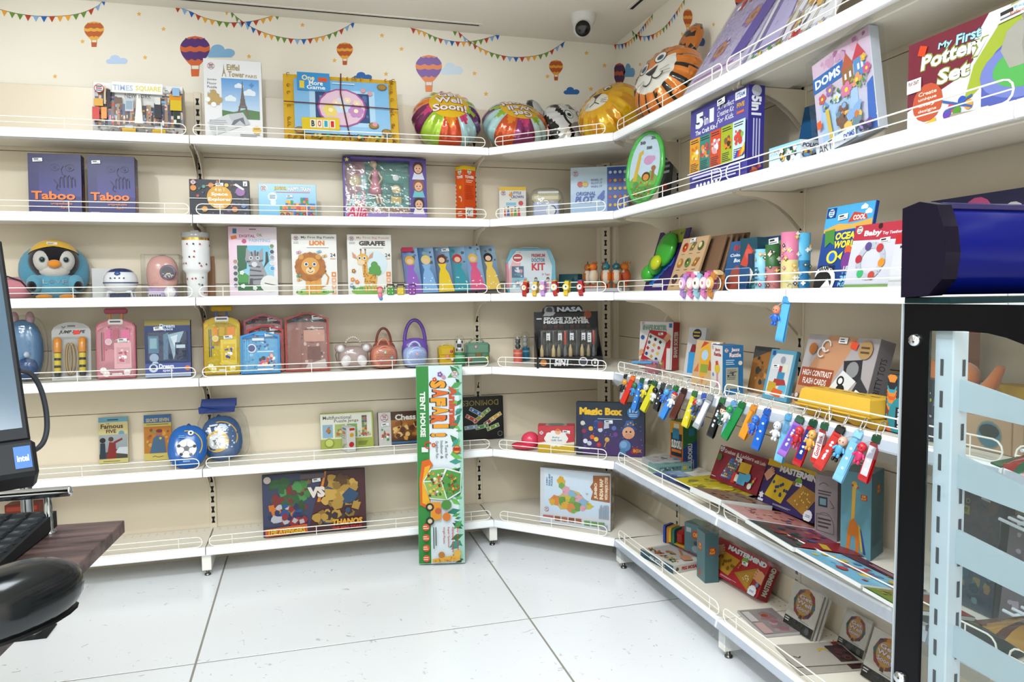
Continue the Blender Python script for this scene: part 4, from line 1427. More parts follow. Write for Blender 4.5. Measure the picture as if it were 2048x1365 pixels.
def pottery(a):
 a.r(0, 0, 1, 1, 'e2e0e4')
 a.p([(0, .3), (.36, .5), (.62, 1), (0, 1)], '7a2838')
 a.p([(.5, 1), (.62, 1), (.42, .6), (.4, .75)], 'e8e4e8')
 a.p([(.36, .2), (.56, .45), (.72, .98), (.62, 1), (.42, .56)], 'a8b83a')
 a.t('My', .2, .82, .29, .9, 'b0e0e8', .03, .1, o='1a4a5a', ow=.02)
 a.t('First', .31, .81, .46, .91, 'b0e0e8', .03, .1, o='1a4a5a', ow=.02)
 a.t('Pottery', .09, .64, .5, .83, 'f2f0ec', .04, .1, o='8a9a3a', ow=.03)
 a.t('Set', .2, .48, .4, .63, 'f2f0ec', .04, .1, o='8a9a3a', ow=.03)
 a.c(.14, .34, .1, 'c85a3a')
 for i, s in enumerate(('Create', 'unique', 'clay', 'designs')):
  a.t(s, .08, .42 - i * .06, .2, .46 - i * .06, 'f8e8d8', .02)
 a.c(.73, .34, .26, '5a66b8', ry=.2, n=24)
 a.r(.47, .14, .99, .34, '5a66b8')
 a.c(.73, .4, .27, '7a86cc', ry=.14, n=24)
 a.c(.73, .41, .2, '5cb45a', ry=.1, n=24)
 a.p([(.62, .42), (.84, .42), (.9, .6), (.86, .76), (.78, .82), (.79, .9), (.67, .9), (.68, .82), (.6, .76), (.57, .6)], '9c988e')
 a.p([(.62, .42), (.7, .42), (.68, .6), (.7, .8), (.66, .82), (.6, .76), (.57, .6)], 'aca89e')
 for x, y, c in ((.3, .22, 'd84a6a'), (.36, .25, '3a5ac8'), (.33, .17, '5a9a3a'), (.4, .2, 'e8a03a'), (.27, .16, '6a4ab0')):
  a.c(x, y, .025, c)
 a.line([(.24, .3), (.42, .17)], .012, '46a')
 a.line([(.26, .18), (.42, .28)], .012, '46a')
 a.p([(.22, .0), (.48, .02), (.46, .12), (.3, .15)], 'a89c88')
 a.line([(.02, .02), (.2, .14)], .03, 'e8b840')
 for x, c in ((.55, 'e86a3a'), (.62, '3a9a5a'), (.7, '5ab8e8'), (.78, 'f0d040'), (.9, 'd84a8a')):
  a.c(x, .06, .03, c)
 a.r(0, .48, .1, .62, 'eee')
 a.t('PLAY CRAFT', .015, .56, .085, .6, '833', .03)
 a.r(.08, .83, .13, .93, 'f04a20', -20)
 a.tick(.55, .86, .14)
 for x, y in ((.94, .9), (.96, .7)):
  a.c(x, y, .06, '89a')
  a.c(x, y, .05, '4a6a5a')
 a.t('Experimental', .64, .93, .86, .96, '5ac0e0')
 a.t('Educational', .62, .89, .8, .92, 'd8583a')
bx('craft_kit_box', 'large pottery kit box with maroon corner and potter wheel picture', 2, ('x', -.22), 1813, 2048, 92, 'e0dee4', pottery, A=-90, th=.08, w=.44, cat='box')
# ================================================================ THIRD SHELF
def at_px(u, v, ax, val, A=0, lean=0, k=None):
 """frame standing at the point where pixel (u,v) meets plane ax=val; snapped down to shelf k"""
 P = on(u, v, ax, val)
 if k:
  P.z = SH[k] + .001
 return frame(P, A, lean), P
# pink soft bag, mostly behind the monitor
M, P = at_px(24, 590, 1, -.18, 0, 0, 3)
t = thing('soft_bag', 'small pink rounded bag with black strap, left of the plush penguin', 'bag', M)
mb = MB(PLUSH)
mb.ell((0, .06, .05), (.075, .05, .05), 'd88a98', 14, 9)
mb.build('pouch', t)
mb = MB(MATTE)
mb.tube([(-.05, .03, .07), (-.02, .02, .1), (.03, .02, .08), (.07, .03, .02)], .004, '2a2024', 6)
mb.build('strap', t)
# penguin backpack
M, P = at_px(112, 594, 1, -.14, 16, 0, 3)
t = thing('plush_backpack', 'plush penguin backpack with blue body and yellow cap', 'backpack', M)
S_ = 3.25 / 1481
def pz(v):
 return (594 - v) * S_
mb = MB(PLUSH)
B = '5a9ab4'
mb.ell((0, .05, .122), (.136, .06, .122), B, 22, 14, pw=.86)
mb.ell((0, .0, .062), (.085, .062, .066), '62a2ba', 18, 12)
body = mb.build('body', t)
b = MB(PLUSH)
A_ = Art(b, (-.046, -.064, .066), (.092, 0, 0), (0, .001, .021))
for i, (s, c) in enumerate(zip('LOVE', ('a8c0cc', '8a8a9a', '9ab0c0', '98a0b0'))):
 A_.t(s, i * .26, .1, i * .26 + .19, .9, c, .0)
b.build('lettering', body)
mb = MB(PLUSH)
mb.ell((0, .0, .166), (.097, .062, .082), '17151a', 20, 14)
head = mb.build('head', t)
mb = MB(PLUSH)
for sx in (-1, 1):
 mb.T = Matrix.Translation((sx * .04, -.03, .164)) @ Matrix.Rotation(sx * .18, 4, 'Y')
 mb.ell((0, 0, 0), (.039, .036, .049), 'cfc9c2', 14, 10)
mb.T = Matrix()
mb.ell((0, -.024, .13), (.064, .04, .04), 'd2ccc5', 14, 8)
mb.build('face_patch', head)
mb = MB(GLOSS)
for sx in (-1, 1):
 mb.ell((sx * .044, -.064, .17), (.0125, .006, .0135), '7a9a98', 12, 8)
 mb.ell((sx * .044, -.0685, .17), (.009, .004, .01), '141a20', 12, 8)
mb.build('eye', head)
mb = MB(PLUSH)
mb.ell((0, -.07, .152), (.026, .02, .018), 'e8912a', 14, 9)
mb.build('beak', head)
mb = MB(PLUSH)
P_, F_ = [], []
for r in range(9):                                        # knitted cap: dome with a curved brow line
 for k in range(24):
  ph = 2 * math.pi * k / 24
  el0 = .42 + .3 * max(0, -math.sin(ph)) - .12 * abs(math.cos(ph))
  el = el0 + (1.5708 - el0) * r / 8
  P_.append((.1 * math.cos(el) * math.cos(ph), .0665 * math.cos(el) * math.sin(ph), .166 + .096 * math.sin(el)))
for r in range(8):
 for k in range(24):
  F_.append([r * 24 + k, r * 24 + (k + 1) % 24, (r + 1) * 24 + (k + 1) % 24, (r + 1) * 24 + k])
mb.add(P_, F_, 'e3b22c', None, True)
A_ = Art(mb, (-.025, -.046, .236), (.04, .0, -.001), (0, .012, .013))
A_.r(0, 0, 1, .9, 'efe9dc')
A_.r(.1, .3, .6, .5, '333')
mb.build('cap', head)
for sx in (-1, 1):
 mb = MB(PLUSH)
 mb.ell((sx * .075, -.035, .066), (.032, .03, .04), '62a2ba', 12, 8)
 mb.ell((sx * .084, -.045, .058), (.021, .028, .025), '141216', 12, 8)
 mb.build('flipper', t)
 mb = MB(PLUSH)
 mb.ell((sx * .043, -.05, .011), (.032, .033, .011), 'e8912a', 12, 8)
 mb.build('foot', t)
def robot_print(a):
 a.r(0, 0, 1, 1, 'd8d8d8')
 a.c(.62, .52, .22, 'e8eaee')
 a.arc(.62, .52, .22, 20, 170, .06, '2a3a68')
 a.r(.5, .3, .56, .5, '445')
 a.c(.6, .18, .1, '889')
bx('toy_box', 'plain white carton behind the white egg-shaped toy robot', 3, ('y', -.1), 185, 252, 537, 'dcdcdc', robot_print, lean=2, th=.06)
M, P = at_px(243, 593, 1, -.2, 0, 0, 3)
t = thing('toy_robot', 'white egg-shaped toy robot with navy top band, beside plush penguin', 'toy', M)
mb = MB(GLOSS)
z0 = pz(560) + .006
mb.lathe([(.045, .03), (.06, .045), (.066, .06), (.068, .066)], 'e4e6ea', n=22)
mb.lathe([(.0705, .066), (.0705, .0705)], '3a4a70', n=22)
mb.lathe([(.068, .07), (.068, .082), (.064, .1), (.052, .116)], 'e8eaee', n=22, cols=['e8eaee'] * 3)
mb.lathe([(.054, .115), (.04, .126), (.02, .132), (.004, .133)], '24386c', n=22)
body = mb.build('shell', t)
mb = MB(GLOSS)
mb.ell((0, -.058, .106), (.013, .008, .011), '3a5a9a', 12, 8)
for i in range(4):
 mb.ell((-.026 + i * .0175, -.067, .088), (.004, .004, .003), '22304a', 8, 5)
mb.build('button', body)
mb = MB(GLOSS)
mb.tube([(-.05, -.03, .002), (-.046, -.03, .03), (.046, -.03, .03), (.05, -.03, .002)], .006, 'd4d8de', 8)
mb.tube([(-.05, .03, .002), (-.046, .03, .03), (.046, .03, .03), (.05, .03, .002)], .006, 'd4d8de', 8)
mb.box(-.04, -.032, .004, .04, -.026, .02, '2c3a5c', .002)
mb.build('stand', t)
M, P = at_px(323, 593, 1, -.18, 0, 0, 3)
t = thing('toy_capsule', 'pink capsule toy with round window in a clear box, beside tumbler', 'toy', M)
mb = MB(GLOSS)
mb.ell((0, .05, .105), (.068, .045, .088), 'd9a098', 18, 12, pw=.8)
mb.ell((0, .058, .165), (.04, .04, .03), '6a5a7c', 14, 8)
mb.box(-.06, .01, 0, .06, .09, .045, 'b59ad0', .008)
cap = mb.build('body', t)
mb = MB(GLOSS)
mb.T = Matrix.Translation((.03, .006, .115)) @ Matrix.Rotation(1.5708, 4, 'X')
mb.lathe([(.034, 0), (.034, .006), (.027, .008)], '7c7088', n=20)
mb.lathe([(.027, .0075), (.026, .0085)], '55505c', n=20)
R = random.Random(3)
for i in range(26):
 mb.ell((R.uniform(-.02, .02), R.uniform(-.022, -.004), .009), (.003, .003, .002), 'e6dcd4', 6, 4)
mb.build('round_window', cap)
mb = MB(GLOSS)
mb.box(-.055, .002, .004, .0, .012, .022, 'e0dce6', .003)
for i in range(5):
 mb.box(-.05 + i * .01, .0, .008, -.043 + i * .01, .003, .016, '4a4450')
mb.ell((.035, .004, .026), (.026, .01, .026), 'e8e6ea', 14, 8)
mb.build('control_panel', cap)
mb = MB(CLEAR)
mb.box(-.08, -.004, 0, .078, .11, .196, 'fff', .002)
mb.build('clear_case', t)
# tumbler
M, P = at_px(395.5, 593, 1, -.21, 0, 0, 3)
t = thing('tumbler', 'tall white patterned tumbler with gold ring and grey lid', 'tumbler', M)
mb = MB(GLOSS)
mb.lathe([(.04, 0), (.043, .006), (.045, .1), (.047, .112), (.057, .122), (.0585, .13), (.0585, .255)], 'e9eaea', n=26)
R = random.Random(11)
for i in range(26):
 a, z = R.uniform(3.4, 6.0), R.choice([.02, .05, .08, .14, .17, .2, .23]) + R.uniform(-.006, .006)
 r = .0593 if z > .13 else .0456
 A_ = Art(mb, (r * math.cos(a), r * math.sin(a), z), (-.012 * math.sin(a), .012 * math.cos(a), 0), (0, 0, .012))
 A_.flower(.5, .5, .4, R.choice(['c0303a', '2c2c34', '8a8a90', 'c0303a']), '333', 4)
 A_.line([(.5, .5), (1, 0)], .1, '556')
mb.build('cup', t)
mb = MB(CHROME)
mb.lathe([(.0592, .255), (.0592, .266)], 'd8b060', n=26)
mb.build('ring', t)
mb = MB(GLOSS)
mb.lathe([(.058, .266), (.0595, .27), (.0595, .288), (.054, .29)], '9a9a98', n=26)
mb.box(-.02, -.016, .288, .018, .016, .301, 'dcd6cc', .004)
mb.build('lid', t)
bx('wooden_board', 'brown wooden board standing behind the tall tumbler', 3, ('y', -.09), 408, 431, 513, '9a6c4a', None, lean=3, th=.012, cat='board')
def kitten(a):
 a.p([(0, 0), (1, 0), (1, 1), (0, 1)], ('ecd4e4', 'eceaf2', 'f2e6ee', 'f0c8dc'))
 a.r(.43, .955, .57, .97, '776')
 a.t('DIGITAL', .22, .845, .55, .885, '9a4a6a', .03)
 a.t('OIL', .58, .86, .7, .9, '5a9a4a', .03)
 a.t('PAINTING', .42, .78, .86, .82, '8ac0d8', .03)
 a.r(.05, .82, .17, .87, 'e8722a', 12)
 a.c(.32, .79, .05, 'c84a7a')
 a.r(.09, .9, .17, .97, '3a7a9a')
 a.g(.17, .08, .92, .73, 'a8d8e8', '6ac0e0')
 a.p([(.17, .08), (.92, .08), (.92, .2), (.7, .36), (.4, .3), (.17, .4)], '4a9a4a')
 a.p([(.17, .08), (.92, .08), (.8, .2), (.17, .2)], '2a6a3a')
 a.p([(.17, .35), (.36, .4), (.38, .73), (.17, .73)], '2a6440')
 # tabby kitten
 g, dk = '9a9aa0', '4c4c54'
 a.p([(.38, .18), (.66, .16), (.78, .3), (.68, .48), (.44, .48)], g)
 a.c(.52, .54, .19, g, ry=.16)
 a.p([(.34, .56), (.36, .7), (.46, .62)], g)
 a.p([(.6, .62), (.7, .7), (.71, .56)], g)
 a.p([(.7, .4), (.82, .5), (.8, .64), (.76, .64), (.75, .5)], '333')
 for x0, y0, x1, y1 in ((.4, .44, .64, .42), (.42, .38, .66, .36), (.42, .3, .7, .3), (.44, .24, .72, .25), (.46, .64, .48, .58), (.54, .66, .54, .58), (.6, .64, .58, .58), (.36, .5, .44, .5), (.62, .5, .7, .52)):
  a.line([(x0, y0), (x1, y1)], .03, dk)
 for x in (.45, .59):
  a.c(x, .55, .04, 'e4e8e4')
  a.c(x, .55, .025, '4a6a6a')
 a.p([(.5, .5), (.55, .5), (.525, .475)], '444')
 a.c(.52, .46, .06, 'd8d8dc')
 a.p([(.4, .14), (.48, .14), (.48, .26), (.42, .26)], dk)
 a.c(.82, .18, .19, 'e6e6e2')
 a.line([(.72, .19), (1, .15)], .018, '222')
 for i, (c, y) in enumerate((('6a8a5a', .72), ('3a4450', .64), ('9a9aa0', .56), ('d8d8da', .48), ('4a9ad8', .4))):
  a.c(.89, y, .055, 'f4f4f4')
  a.c(.89, y, .045, c)
 for i, c in enumerate(('b08a78', '6a7078', '4a5460', '4a505a', '5a6a78')):
  a.c(.13, .5 - i * .085, .055, 'eee')
  a.c(.13, .5 - i * .085, .045, c)
 for x, y in ((.28, .15), (.52, .12), (.26, .34)):
  a.flower(x, y, .05, 'e8f0ee', 'cda')
bx('painting_kit', 'tall pink and white painting kit showing a grey tabby kitten', 3, ('y', -.2), 460, 557, 453, 'ece6ee', kitten, lean=4, th=.02, cat='craft kit')
def blades(a, cols=('6aa84a', '4a8a3a', '8ac05a'), y=.02, n=30, h=.1, seed=1):
 R = random.Random(seed)
 for i in range(n):
  x = .08 + .84 * R.random()
  a.p([(x - .02, y), (x + .02, y), (x + R.uniform(-.02, .02), y + h * R.uniform(.4, 1))], R.choice(cols))
def bigpuzzle(a, name, c, top):
 a.r(0, 0, 1, 1, 'f3f2ee')
 a.logo(.1, .93, .055)
 a.l(.04, .84, .2, .88, 2, '999')
 a.t('My First Big Puzzle', .21, .92, .95, .965, top, .01)
 w = len(name) * .085
 a.t(name, .56 - w / 2, .815, .56 + w / 2, .895, c, .06)
 a.l(.33, .77, .83, .79, 1, '888', .02)
 a.t('24', .85, .63, .97, .69, '444', .02)
 a.l(.85, .58, .97, .62, 1, 'e8a880', .02)
 for i in range(4):
  a.r(.87, .02 + i * .095, .97, .1 + i * .095, ('f0b088', 'e89050')[i == 3])
  a.c(.92, .06 + i * .095, .025, 'fbe8d8', n=8)
def lion_puzzle(a):
 bigpuzzle(a, 'LION', 'e8861c', '444')
 a.c(.45, .06, .38, '9ac86a', ry=.09)
 blades(a, y=.05, n=24, h=.07)
 a.line([(.62, .14), (.76, .18), (.8, .3), (.72, .38)], .03, 'd8923a')
 a.c(.72, .4, .035, '7a4a20')
 a.p([(.3, .08), (.64, .08), (.62, .36), (.34, .36)], 'dc983e')
 for x in (.34, .46, .58):
  a.r(x - .05, .06, x + .05, .24, 'e2a44a')
  a.c(x, .065, .06, 'e8b060', ry=.035)
 for i in range(16):
  t_ = i * .3927
  a.c(.4 + .25 * math.cos(t_), .47 + .17 * math.sin(t_), .1, ('a86424', 'b8702c')[i % 2], n=8)
 a.c(.4, .48, .26, 'b46c28', ry=.25)
 for x in (.2, .58):
  a.c(x, .63, .06, 'd89a44')
 a.c(.4, .48, .2, 'e0a448', ry=.2)
 a.c(.4, .41, .1, 'f2d8a8', ry=.08)
 for x in (.31, .49):
  a.c(x, .51, .045, 'fff')
  a.c(x, .51, .032, '3a6ab0')
  a.c(x, .515, .016, '111')
 a.p([(.36, .46), (.44, .46), (.4, .42)], '5a3420')
 a.arc(.4, .42, .06, 200, 340, .012, '5a3420')
 for x, y, c in ((.15, .7, 'e0a0c0'), (.6, .71, '8ac0d8'), (.72, .64, 'e8b060'), (.15, .26, 'f0b050'), (.14, .32, '6aa080')):
  a.c(x - .025, y, .03, c)
  a.c(x + .025, y + .01, .03, c)
  a.line([(x, y - .02), (x, y + .02)], .01, '444')
def giraffe_puzzle(a):
 bigpuzzle(a, 'GIRAFFE', '4a4038', 'e89a6a')
 a.c(.6, .52, .3, 'dceef6')
 a.c(.45, .07, .38, '8ac05a', ry=.11)
 blades(a, y=.08, n=26, h=.09, seed=4)
 a.r(.6, .2, .63, .42, '7a5a3a')
 for x, y in ((.55, .42), (.66, .44), (.6, .5), (.68, .38), (.54, .36)):
  a.c(x, y, .08, '5aa048')
 y_, br = 'e8b048', 'b8702a'
 for x in (.4, .47, .56, .62):
  a.r(x - .02, .06, x + .02, .22, y_)
 a.p([(.36, .2), (.64, .2), (.66, .3), (.56, .34), (.38, .36)], y_)
 a.p([(.34, .3), (.46, .34), (.42, .6), (.32, .6)], y_)
 a.c(.34, .6, .13, y_, ry=.12)
 a.c(.3, .54, .09, 'f2d8b0', ry=.06)
 for x, d in ((.18, -1), (.5, 1)):
  a.p([(x, .66), (x + d * .08, .71), (x + d * .06, .62), (x - d * .03, .6)], 'd89a70')
 for x in (.3, .4):
  a.r(x - .01, .68, x + .01, .74, br)
  a.c(x, .75, .02, '6a3a1c')
 for x in (.27, .38):
  a.c(x, .61, .04, 'fff')
  a.c(x, .61, .025, '332')
 R = random.Random(5)
 for i in range(26):
  x, y = R.uniform(.38, .62), R.uniform(.2, .33)
  if i > 15:
   x, y = R.uniform(.36, .42), R.uniform(.34, .54)
  a.c(x, y, .018, br, n=6)
 for x, y, c in ((.13, .4, 'a86a3a'), (.1, .26, 'e88a4a'), (.08, .16, '5a90c0'), (.2, .22, 'e8783a')):
  a.flower(x, y, .05, c)
bx('puzzle_box', 'white animal puzzle box with a cartoon lion on front', 3, ('y', -.19), 586, 676, 468, 'eeece6', lion_puzzle, lean=2, th=.03, group='white animal puzzles')
bx('puzzle_box', 'white animal puzzle box with a cartoon giraffe on front', 3, ('y', -.19), 697, 785, 469, 'eeece6', giraffe_puzzle, lean=2, th=.03, group='white animal puzzles')
def gowns(a):
 a.g(0, 0, 1, 1, '5a6a8a', '3a4a6a')
 cols = (('6a78a8', '9a6ac8', 'e0b040'), ('24568a', '8ab8e8', 'e8d078'), ('4a5a78', 'f0cc30', '6a3a24'), ('3a7a8a', '3a9aa8', 'c03a3a'), ('7aa0c8', 'e0608a', 'e0b850'), ('5a6a70', 'ecc860', '2a2430'))
 for i, (bg, dr, hr) in enumerate(cols):
  x = i / 6
  a.p([(x, 0), (x + .167, 0), (x + .167, 1), (x, 1)], (bg, bg, '9ab8d8', bg))
  a.spk(x, .6, x + .167, 1, [bg, '8aa', '567'], 8, .015, .03, i)
  # plain patterned gown shapes
  a.p([(x + .0, 0), (x + .167, 0), (x + .13, .4), (x + .1, .52), (x + .05, .52), (x + .03, .4)], dr)
  a.p([(x + .05, .5), (x + .1, .5), (x + .12, .62), (x + .03, .62)], dr)
  a.c(x + .075, .72, .05, hr, ry=.055)
  a.c(x + .075, .7, .032, 'ecc8a8')
  for j in range(7):
   a.star(x + .03 + .11 * random.random(), .05 + .3 * random.random(), .01, 'fff', 4, .4)
 a.r(0, .9, .12, 1, 'c03a5a')
 a.tick(.42, .88, .08)
bx('picture_book', 'wide colourful book of six gown panels, leaning back beside giraffe puzzle', 3, ('y', -.22), 813, 1004, 497, '5a6a8a', gowns, lean=26, th=.012, cat='book', roll=-2)
# doctor kit case
O, w_, h_ = place(3, ('d', .74), 1012, 1112, 498, -14, 4, .07)
t = thing('doctor_kit', 'blue and pink toy doctor kit case with printed sleeve', 'toy case', frame(O, -14, 4))
mb = MB(GLOSS)
poly = [(.012, 0), (w_ - .012, 0), (w_, .03), (w_ - .002, h_ * .7), (w_ * .9, h_ * .97), (w_ * .85, h_), (w_ * .15, h_), (w_ * .1, h_ * .97), (.002, h_ * .7), (0, .03)]
mb.prism(poly, .004, .07, '4aa8c4')
mb.box(0, .0, .02, .02, .066, h_ * .7, 'dc8a98', .006)
case = mb.build('case', t)
mb = MB(GLOSS)
mb.tube([(w_ * .3, .03, h_), (w_ * .34, .03, h_ + .008), (w_ * .66, .03, h_ + .008), (w_ * .7, .03, h_)], .005, 'd8e4ea', 6)
mb.build('handle', t)
mb = MB(CARD)
mb.prism([(.02, .002), (w_ * .9, .002), (w_ * .93, h_ * .6), (w_ * .82, h_ * .95), (w_ * .22, h_ * .95), (.014, h_ * .7)], 0, .003, 'dde8f0')
a = Art(mb, (0, 0, 0), (w_, 0, 0), (0, 0, h_))
a.p([(.06, .5), (.2, .9), (.3, .94), (.3, .2), (.06, .1)], 'ecb8bc')
a.c(.24, .79, .11, 'fff', ry=.1)
a.c(.24, .79, .1, 'c03a3a', ry=.08)
a.l(.17, .76, .31, .83, 1, 'fff', .02)
for i, (s, c, y0, y1) in enumerate((('PREMIUM', 'b83a44', .8, .88), ('DOCTOR', '3a7a9a', .69, .78), ('KIT', 'd02a3a', .5, .67))):
 a.t(s, .52, y0, .79, y1, c, .04)
a.t('3+ Years', .72, .38, .88, .44, 'b8304a', .01)
a.p([(.1, .1), (.5, .06), (.42, .34), (.14, .36)], '8ac4d4')
a.r(.12, .34, .36, .6, '4a6a8a')
a.spk(.12, .34, .36, .6, ['d8a0a8', 'e8e8ec', '6a8aa8'], 12, .02, .05)
a.spk(.12, .1, .46, .34, ['fff', '5ab0c8', 'e06a7a', 'cde'], 16, .02, .04)
a.figure(.6, .06, .3, 'e8ecf0', hair='6a4a30')
a.figure(.84, .06, .3, 'd890a8', hair='2a2024')
mb.build('printed_sleeve', t)
# low teal box beside the doctor kit
bx('toy_box', 'low dark teal box lying beside the doctor kit case', 3, ('d', .42), 1118, 1156, 549, '2c5258', lambda a: a.spk(0, 0, 1, 1, ['1c3a40', '3a6a70'], 8, .1, .2), A=-50, th=.05)
# wooden bird toys on a low display tray
M, P = at_px(1150, 590, 1, -.2, -28, 0, 3)
M = frame(spot_on(3, ('d', .5), 1206), -40)
t = thing('display_tray', 'low clear tray under the cluster of orange bird toys', 'tray', M)
mb = MB(STEEL)
mb.box(-.11, -.05, 0, .115, .09, .006, '8a8a90', .002)
for x0, y0, x1, y1 in ((-.11, -.05, .115, -.046), (-.11, .086, .115, .09), (-.11, -.05, -.106, .09), (.111, -.05, .115, .09)):
 mb.box(x0, y0, .006, x1, y1, .022, 'a8a8b0')
mb.build('tray_body', t)
bi = 0
for x, y, body_, crest, hd, lab in ((-.09, .03, 'a8602a', '6a3a20', 'b86a30', 'brown headed wooden bird toy at the left end of the tray'), (-.045, -.01, 'd8c0a0', 'e2661c', 'e8742a', 'wooden bird toy with raised orange head, left part of tray'), (-.005, .05, 'c8926a', 'c02a20', 'c04a2a', 'wooden bird toy with a red crest at the back of the tray'), (.025, -.02, 'e0742a', '1f7a94', '2a7a8a', 'slim wooden bird toy with teal head in front of tray'), (.07, .0, 'd8682a', '17647e', '1f6a80', 'wooden bird toy with spiky teal crest'), (.1, .055, 'b8502a', 'e07a20', 'e8822a', 'wooden bird toy with orange head at right end of tray')):
 s = thing('bird_toy', lab, 'toy', M @ Matrix.Translation((x, y, .007)) @ Matrix.Rotation((.4, -.3, .8, 0, .3, -.9)[bi], 4, 'Z') @ Matrix.Scale(1.22, 4), 'wooden bird toys')
 mb = MB(MATTE)
 mb.ell((0, 0, .06), (.021, .024, .034), 'd8c8b4', 12, 9, fn=lambda d, b=body_: b if d.y > -.2 or abs(d.x) > .6 else 'd8c8b4')
 mb.build('body', s)
 mb = MB(MATTE)
 mb.ell((0, -.004, .1), (.016, .02, .016), hd, 10, 8)
 mb.add([(-.006, -.02, .1), (.006, -.02, .1), (0, -.042, .095), (0, -.02, .106)], [[0, 2, 3], [1, 3, 2], [0, 1, 2]], 'e8a02a')
 for i in range(4):
  mb.add([(-.002, -.012 + i * .009, .112), (.002, -.012 + i * .009, .112), (0, -.006 + i * .01, .112), (0, -.006 + i * .011, .128)], [[0, 1, 3], [1, 2, 3], [2, 0, 3]], crest)
 mb.build('head', s)
 for sx in (-1, 1):
  mb = MB(MATTE)
  mb.tube([(sx * .009, 0, .03), (sx * .009, -.002, .003)], .0035, 'e0601c', 6)
  mb.ell((sx * .009, -.006, .003), (.005, .011, .003), 'e0601c', 8, 5)
  mb.build('leg', s)
 bi += 1
# caterpillar card kit
def cater(a):
 a.r(0, 0, 1, 1, '3f2470')
 a.r(.35, .78, .85, 1, 'a8b83a')
 a.spk(.35, .78, .85, 1, ['5a4a90', '7a8a2a'], 8, .03, .07)
 for x, y in ((.22, .2), (.33, .27), (.44, .36), (.55, .44), (.66, .5)):
  a.c(x, y, .1, '4a9ae0')
  a.c(x, y, .085, '2a6ac8')
 a.l(.3, .06, .75, .14, 2, 'e8e8f8')
O, w_, h_ = place(3, ('x', -.14), 1286, 1345, 466, -90, 18, .006)
t = thing('caterpillar_kit', 'purple card kit with a bright green plastic caterpillar', 'toy', frame(O, -90, 18))
mb = MB(CARD)
mb.box(0, 0, 0, w_, .004, h_, '3f2470')
cater(Art(mb, (0, 0, 0), (w_, 0, 0), (0, 0, h_)))
mb.build('backing_card', t)
mb = MB(GLOSS)
for x, z, r in ((.12, .28, .1), (.3, .42, .12), (.5, .66, .2)):
 mb.ell((w_ * x + .01, -.02, h_ * z), (w_ * r * 1.4, .03, w_ * r * 1.4), '3fae34', 14, 9)
mb.ell((w_ * .5, -.045, h_ * .42), (w_ * .14, .02, w_ * .12), 'c8d020', 10, 7)
mb.build('caterpillar', t)
def veg(a):
 a.r(0, 0, 1, 1, 'c6a47c')
 for i, (c, d) in enumerate((('b83a2a', '7a2a1a'), ('5a6a3a', '8a5a3a'), ('4a5a3a', 'd8c8a0'), ('a06a3a', 'c89a5a'), ('5a7a3a', '3a4a2a'), ('a8502a', '6a8a3a'), ('4a3040', '2a2030'), ('6a3a3a', '8a5a6a'), ('5a6a3a', '7a8a4a'))):
  x, y = .2 + (i % 3) * .3, .82 - (i // 3) * .3
  if i in (1, 5, 8):
   for k in range(3):
    a.line([(x - .09 + k * .05, y - .07), (x + .0 + k * .05, y + .08)], .045, (c, d)[k % 2])
  else:
   a.c(x, y, .11, c, ry=.1)
   a.c(x - .03, y + .02, .06, d)
  a.c(x, y, .025, 'e8c83a', n=8)
  a.l(x - .07, y - .14, x + .07, y - .12, 1, '6a5438', .1)
 a.tick(.35, .9, .2)
bx('wooden_puzzle', 'light wooden peg puzzle board of vegetables leading the row of boards', 3, ('x', -.25), 1333, 1396, 478, 'b8946a', veg, A=-90, lean=20, th=.01, cat='puzzle', w=.2, mat=MATTE)
for i in range(5):
 bx('wooden_puzzle', 'brown edge-on wooden board, number %s behind the vegetable puzzle' % ('one', 'two', 'three', 'four', 'five')[i], 3, ('x', -.215 + i * .026), 1372 + i * 12, None, 476 - i * 1, ('7a5c44', '8a6a50')[i % 2], None, A=-90, lean=18 - i, th=.008, cat='puzzle', w=.18, mat=MATTE, group='row of wooden boards')
def book_a(a):
 a.g(0, 0, 1, 1, '1f4a7a', '2a5a8a')
 a.t('Coloring', .1, .66, .8, .74, 'e8ecf4', .03, .1)
 a.t('Book', .3, .56, .7, .64, 'e8ecf4', .03, .1)
 a.spk(.16, .78, .5, .93, ['b83a2a', '8a3a4a'], 6, .06, .1)
 a.p([(.2, 0), (.7, 0), (.62, .42), (.5, .5), (.3, .42)], '9a4a3a')
 a.r(.0, .42, 1, .44, '7a9ac8')
 a.tick(.5, .88, .3)
bx('colouring_book', 'dark blue colouring book leaning beside the wooden boards', 3, ('x', -.27), 1441, 1490, 484, '1f4a7a', book_a, A=-88, lean=14, th=.012, cat='book')
def bird_box(a):
 a.r(0, 0, 1, 1, '1c4a5a')
 a.p([(.0, .5), (.5, .9), (.8, .75), (.4, .45)], 'c84a3a')
 a.c(.5, .7, .2, 'd85a4a')
 a.p([(.1, .05), (.6, .1), (.8, .35), (.4, .4)], 'd8d4c8')
 a.arc(.5, .3, .25, 0, 180, .08, 'e8e4d8')
 a.r(.5, .45, .8, .7, '2a3a5a')
 a.spk(0, 0, 1, .3, ['2a6a6a', 'e0a080', '3a8a8a'], 10, .06, .12)
bx('toy_box', 'teal box with red bird print standing right of colouring book', 3, ('x', -.25), 1480, 1513, 478, '1c4a5a', bird_box, A=-86, th=.06)
bx('toy_box', 'navy box behind the upright paper tubes', 3, ('x', -.2), 1523, 1572, 475, '24365e', lambda a: (a.spk(0, 0, 1, 1, ['2a4a7a', 'c83a3a', '5a7a3a', 'e8a03a'], 20, .05, .12), a.tick(.3, .85, .4)), A=-84, th=.05)
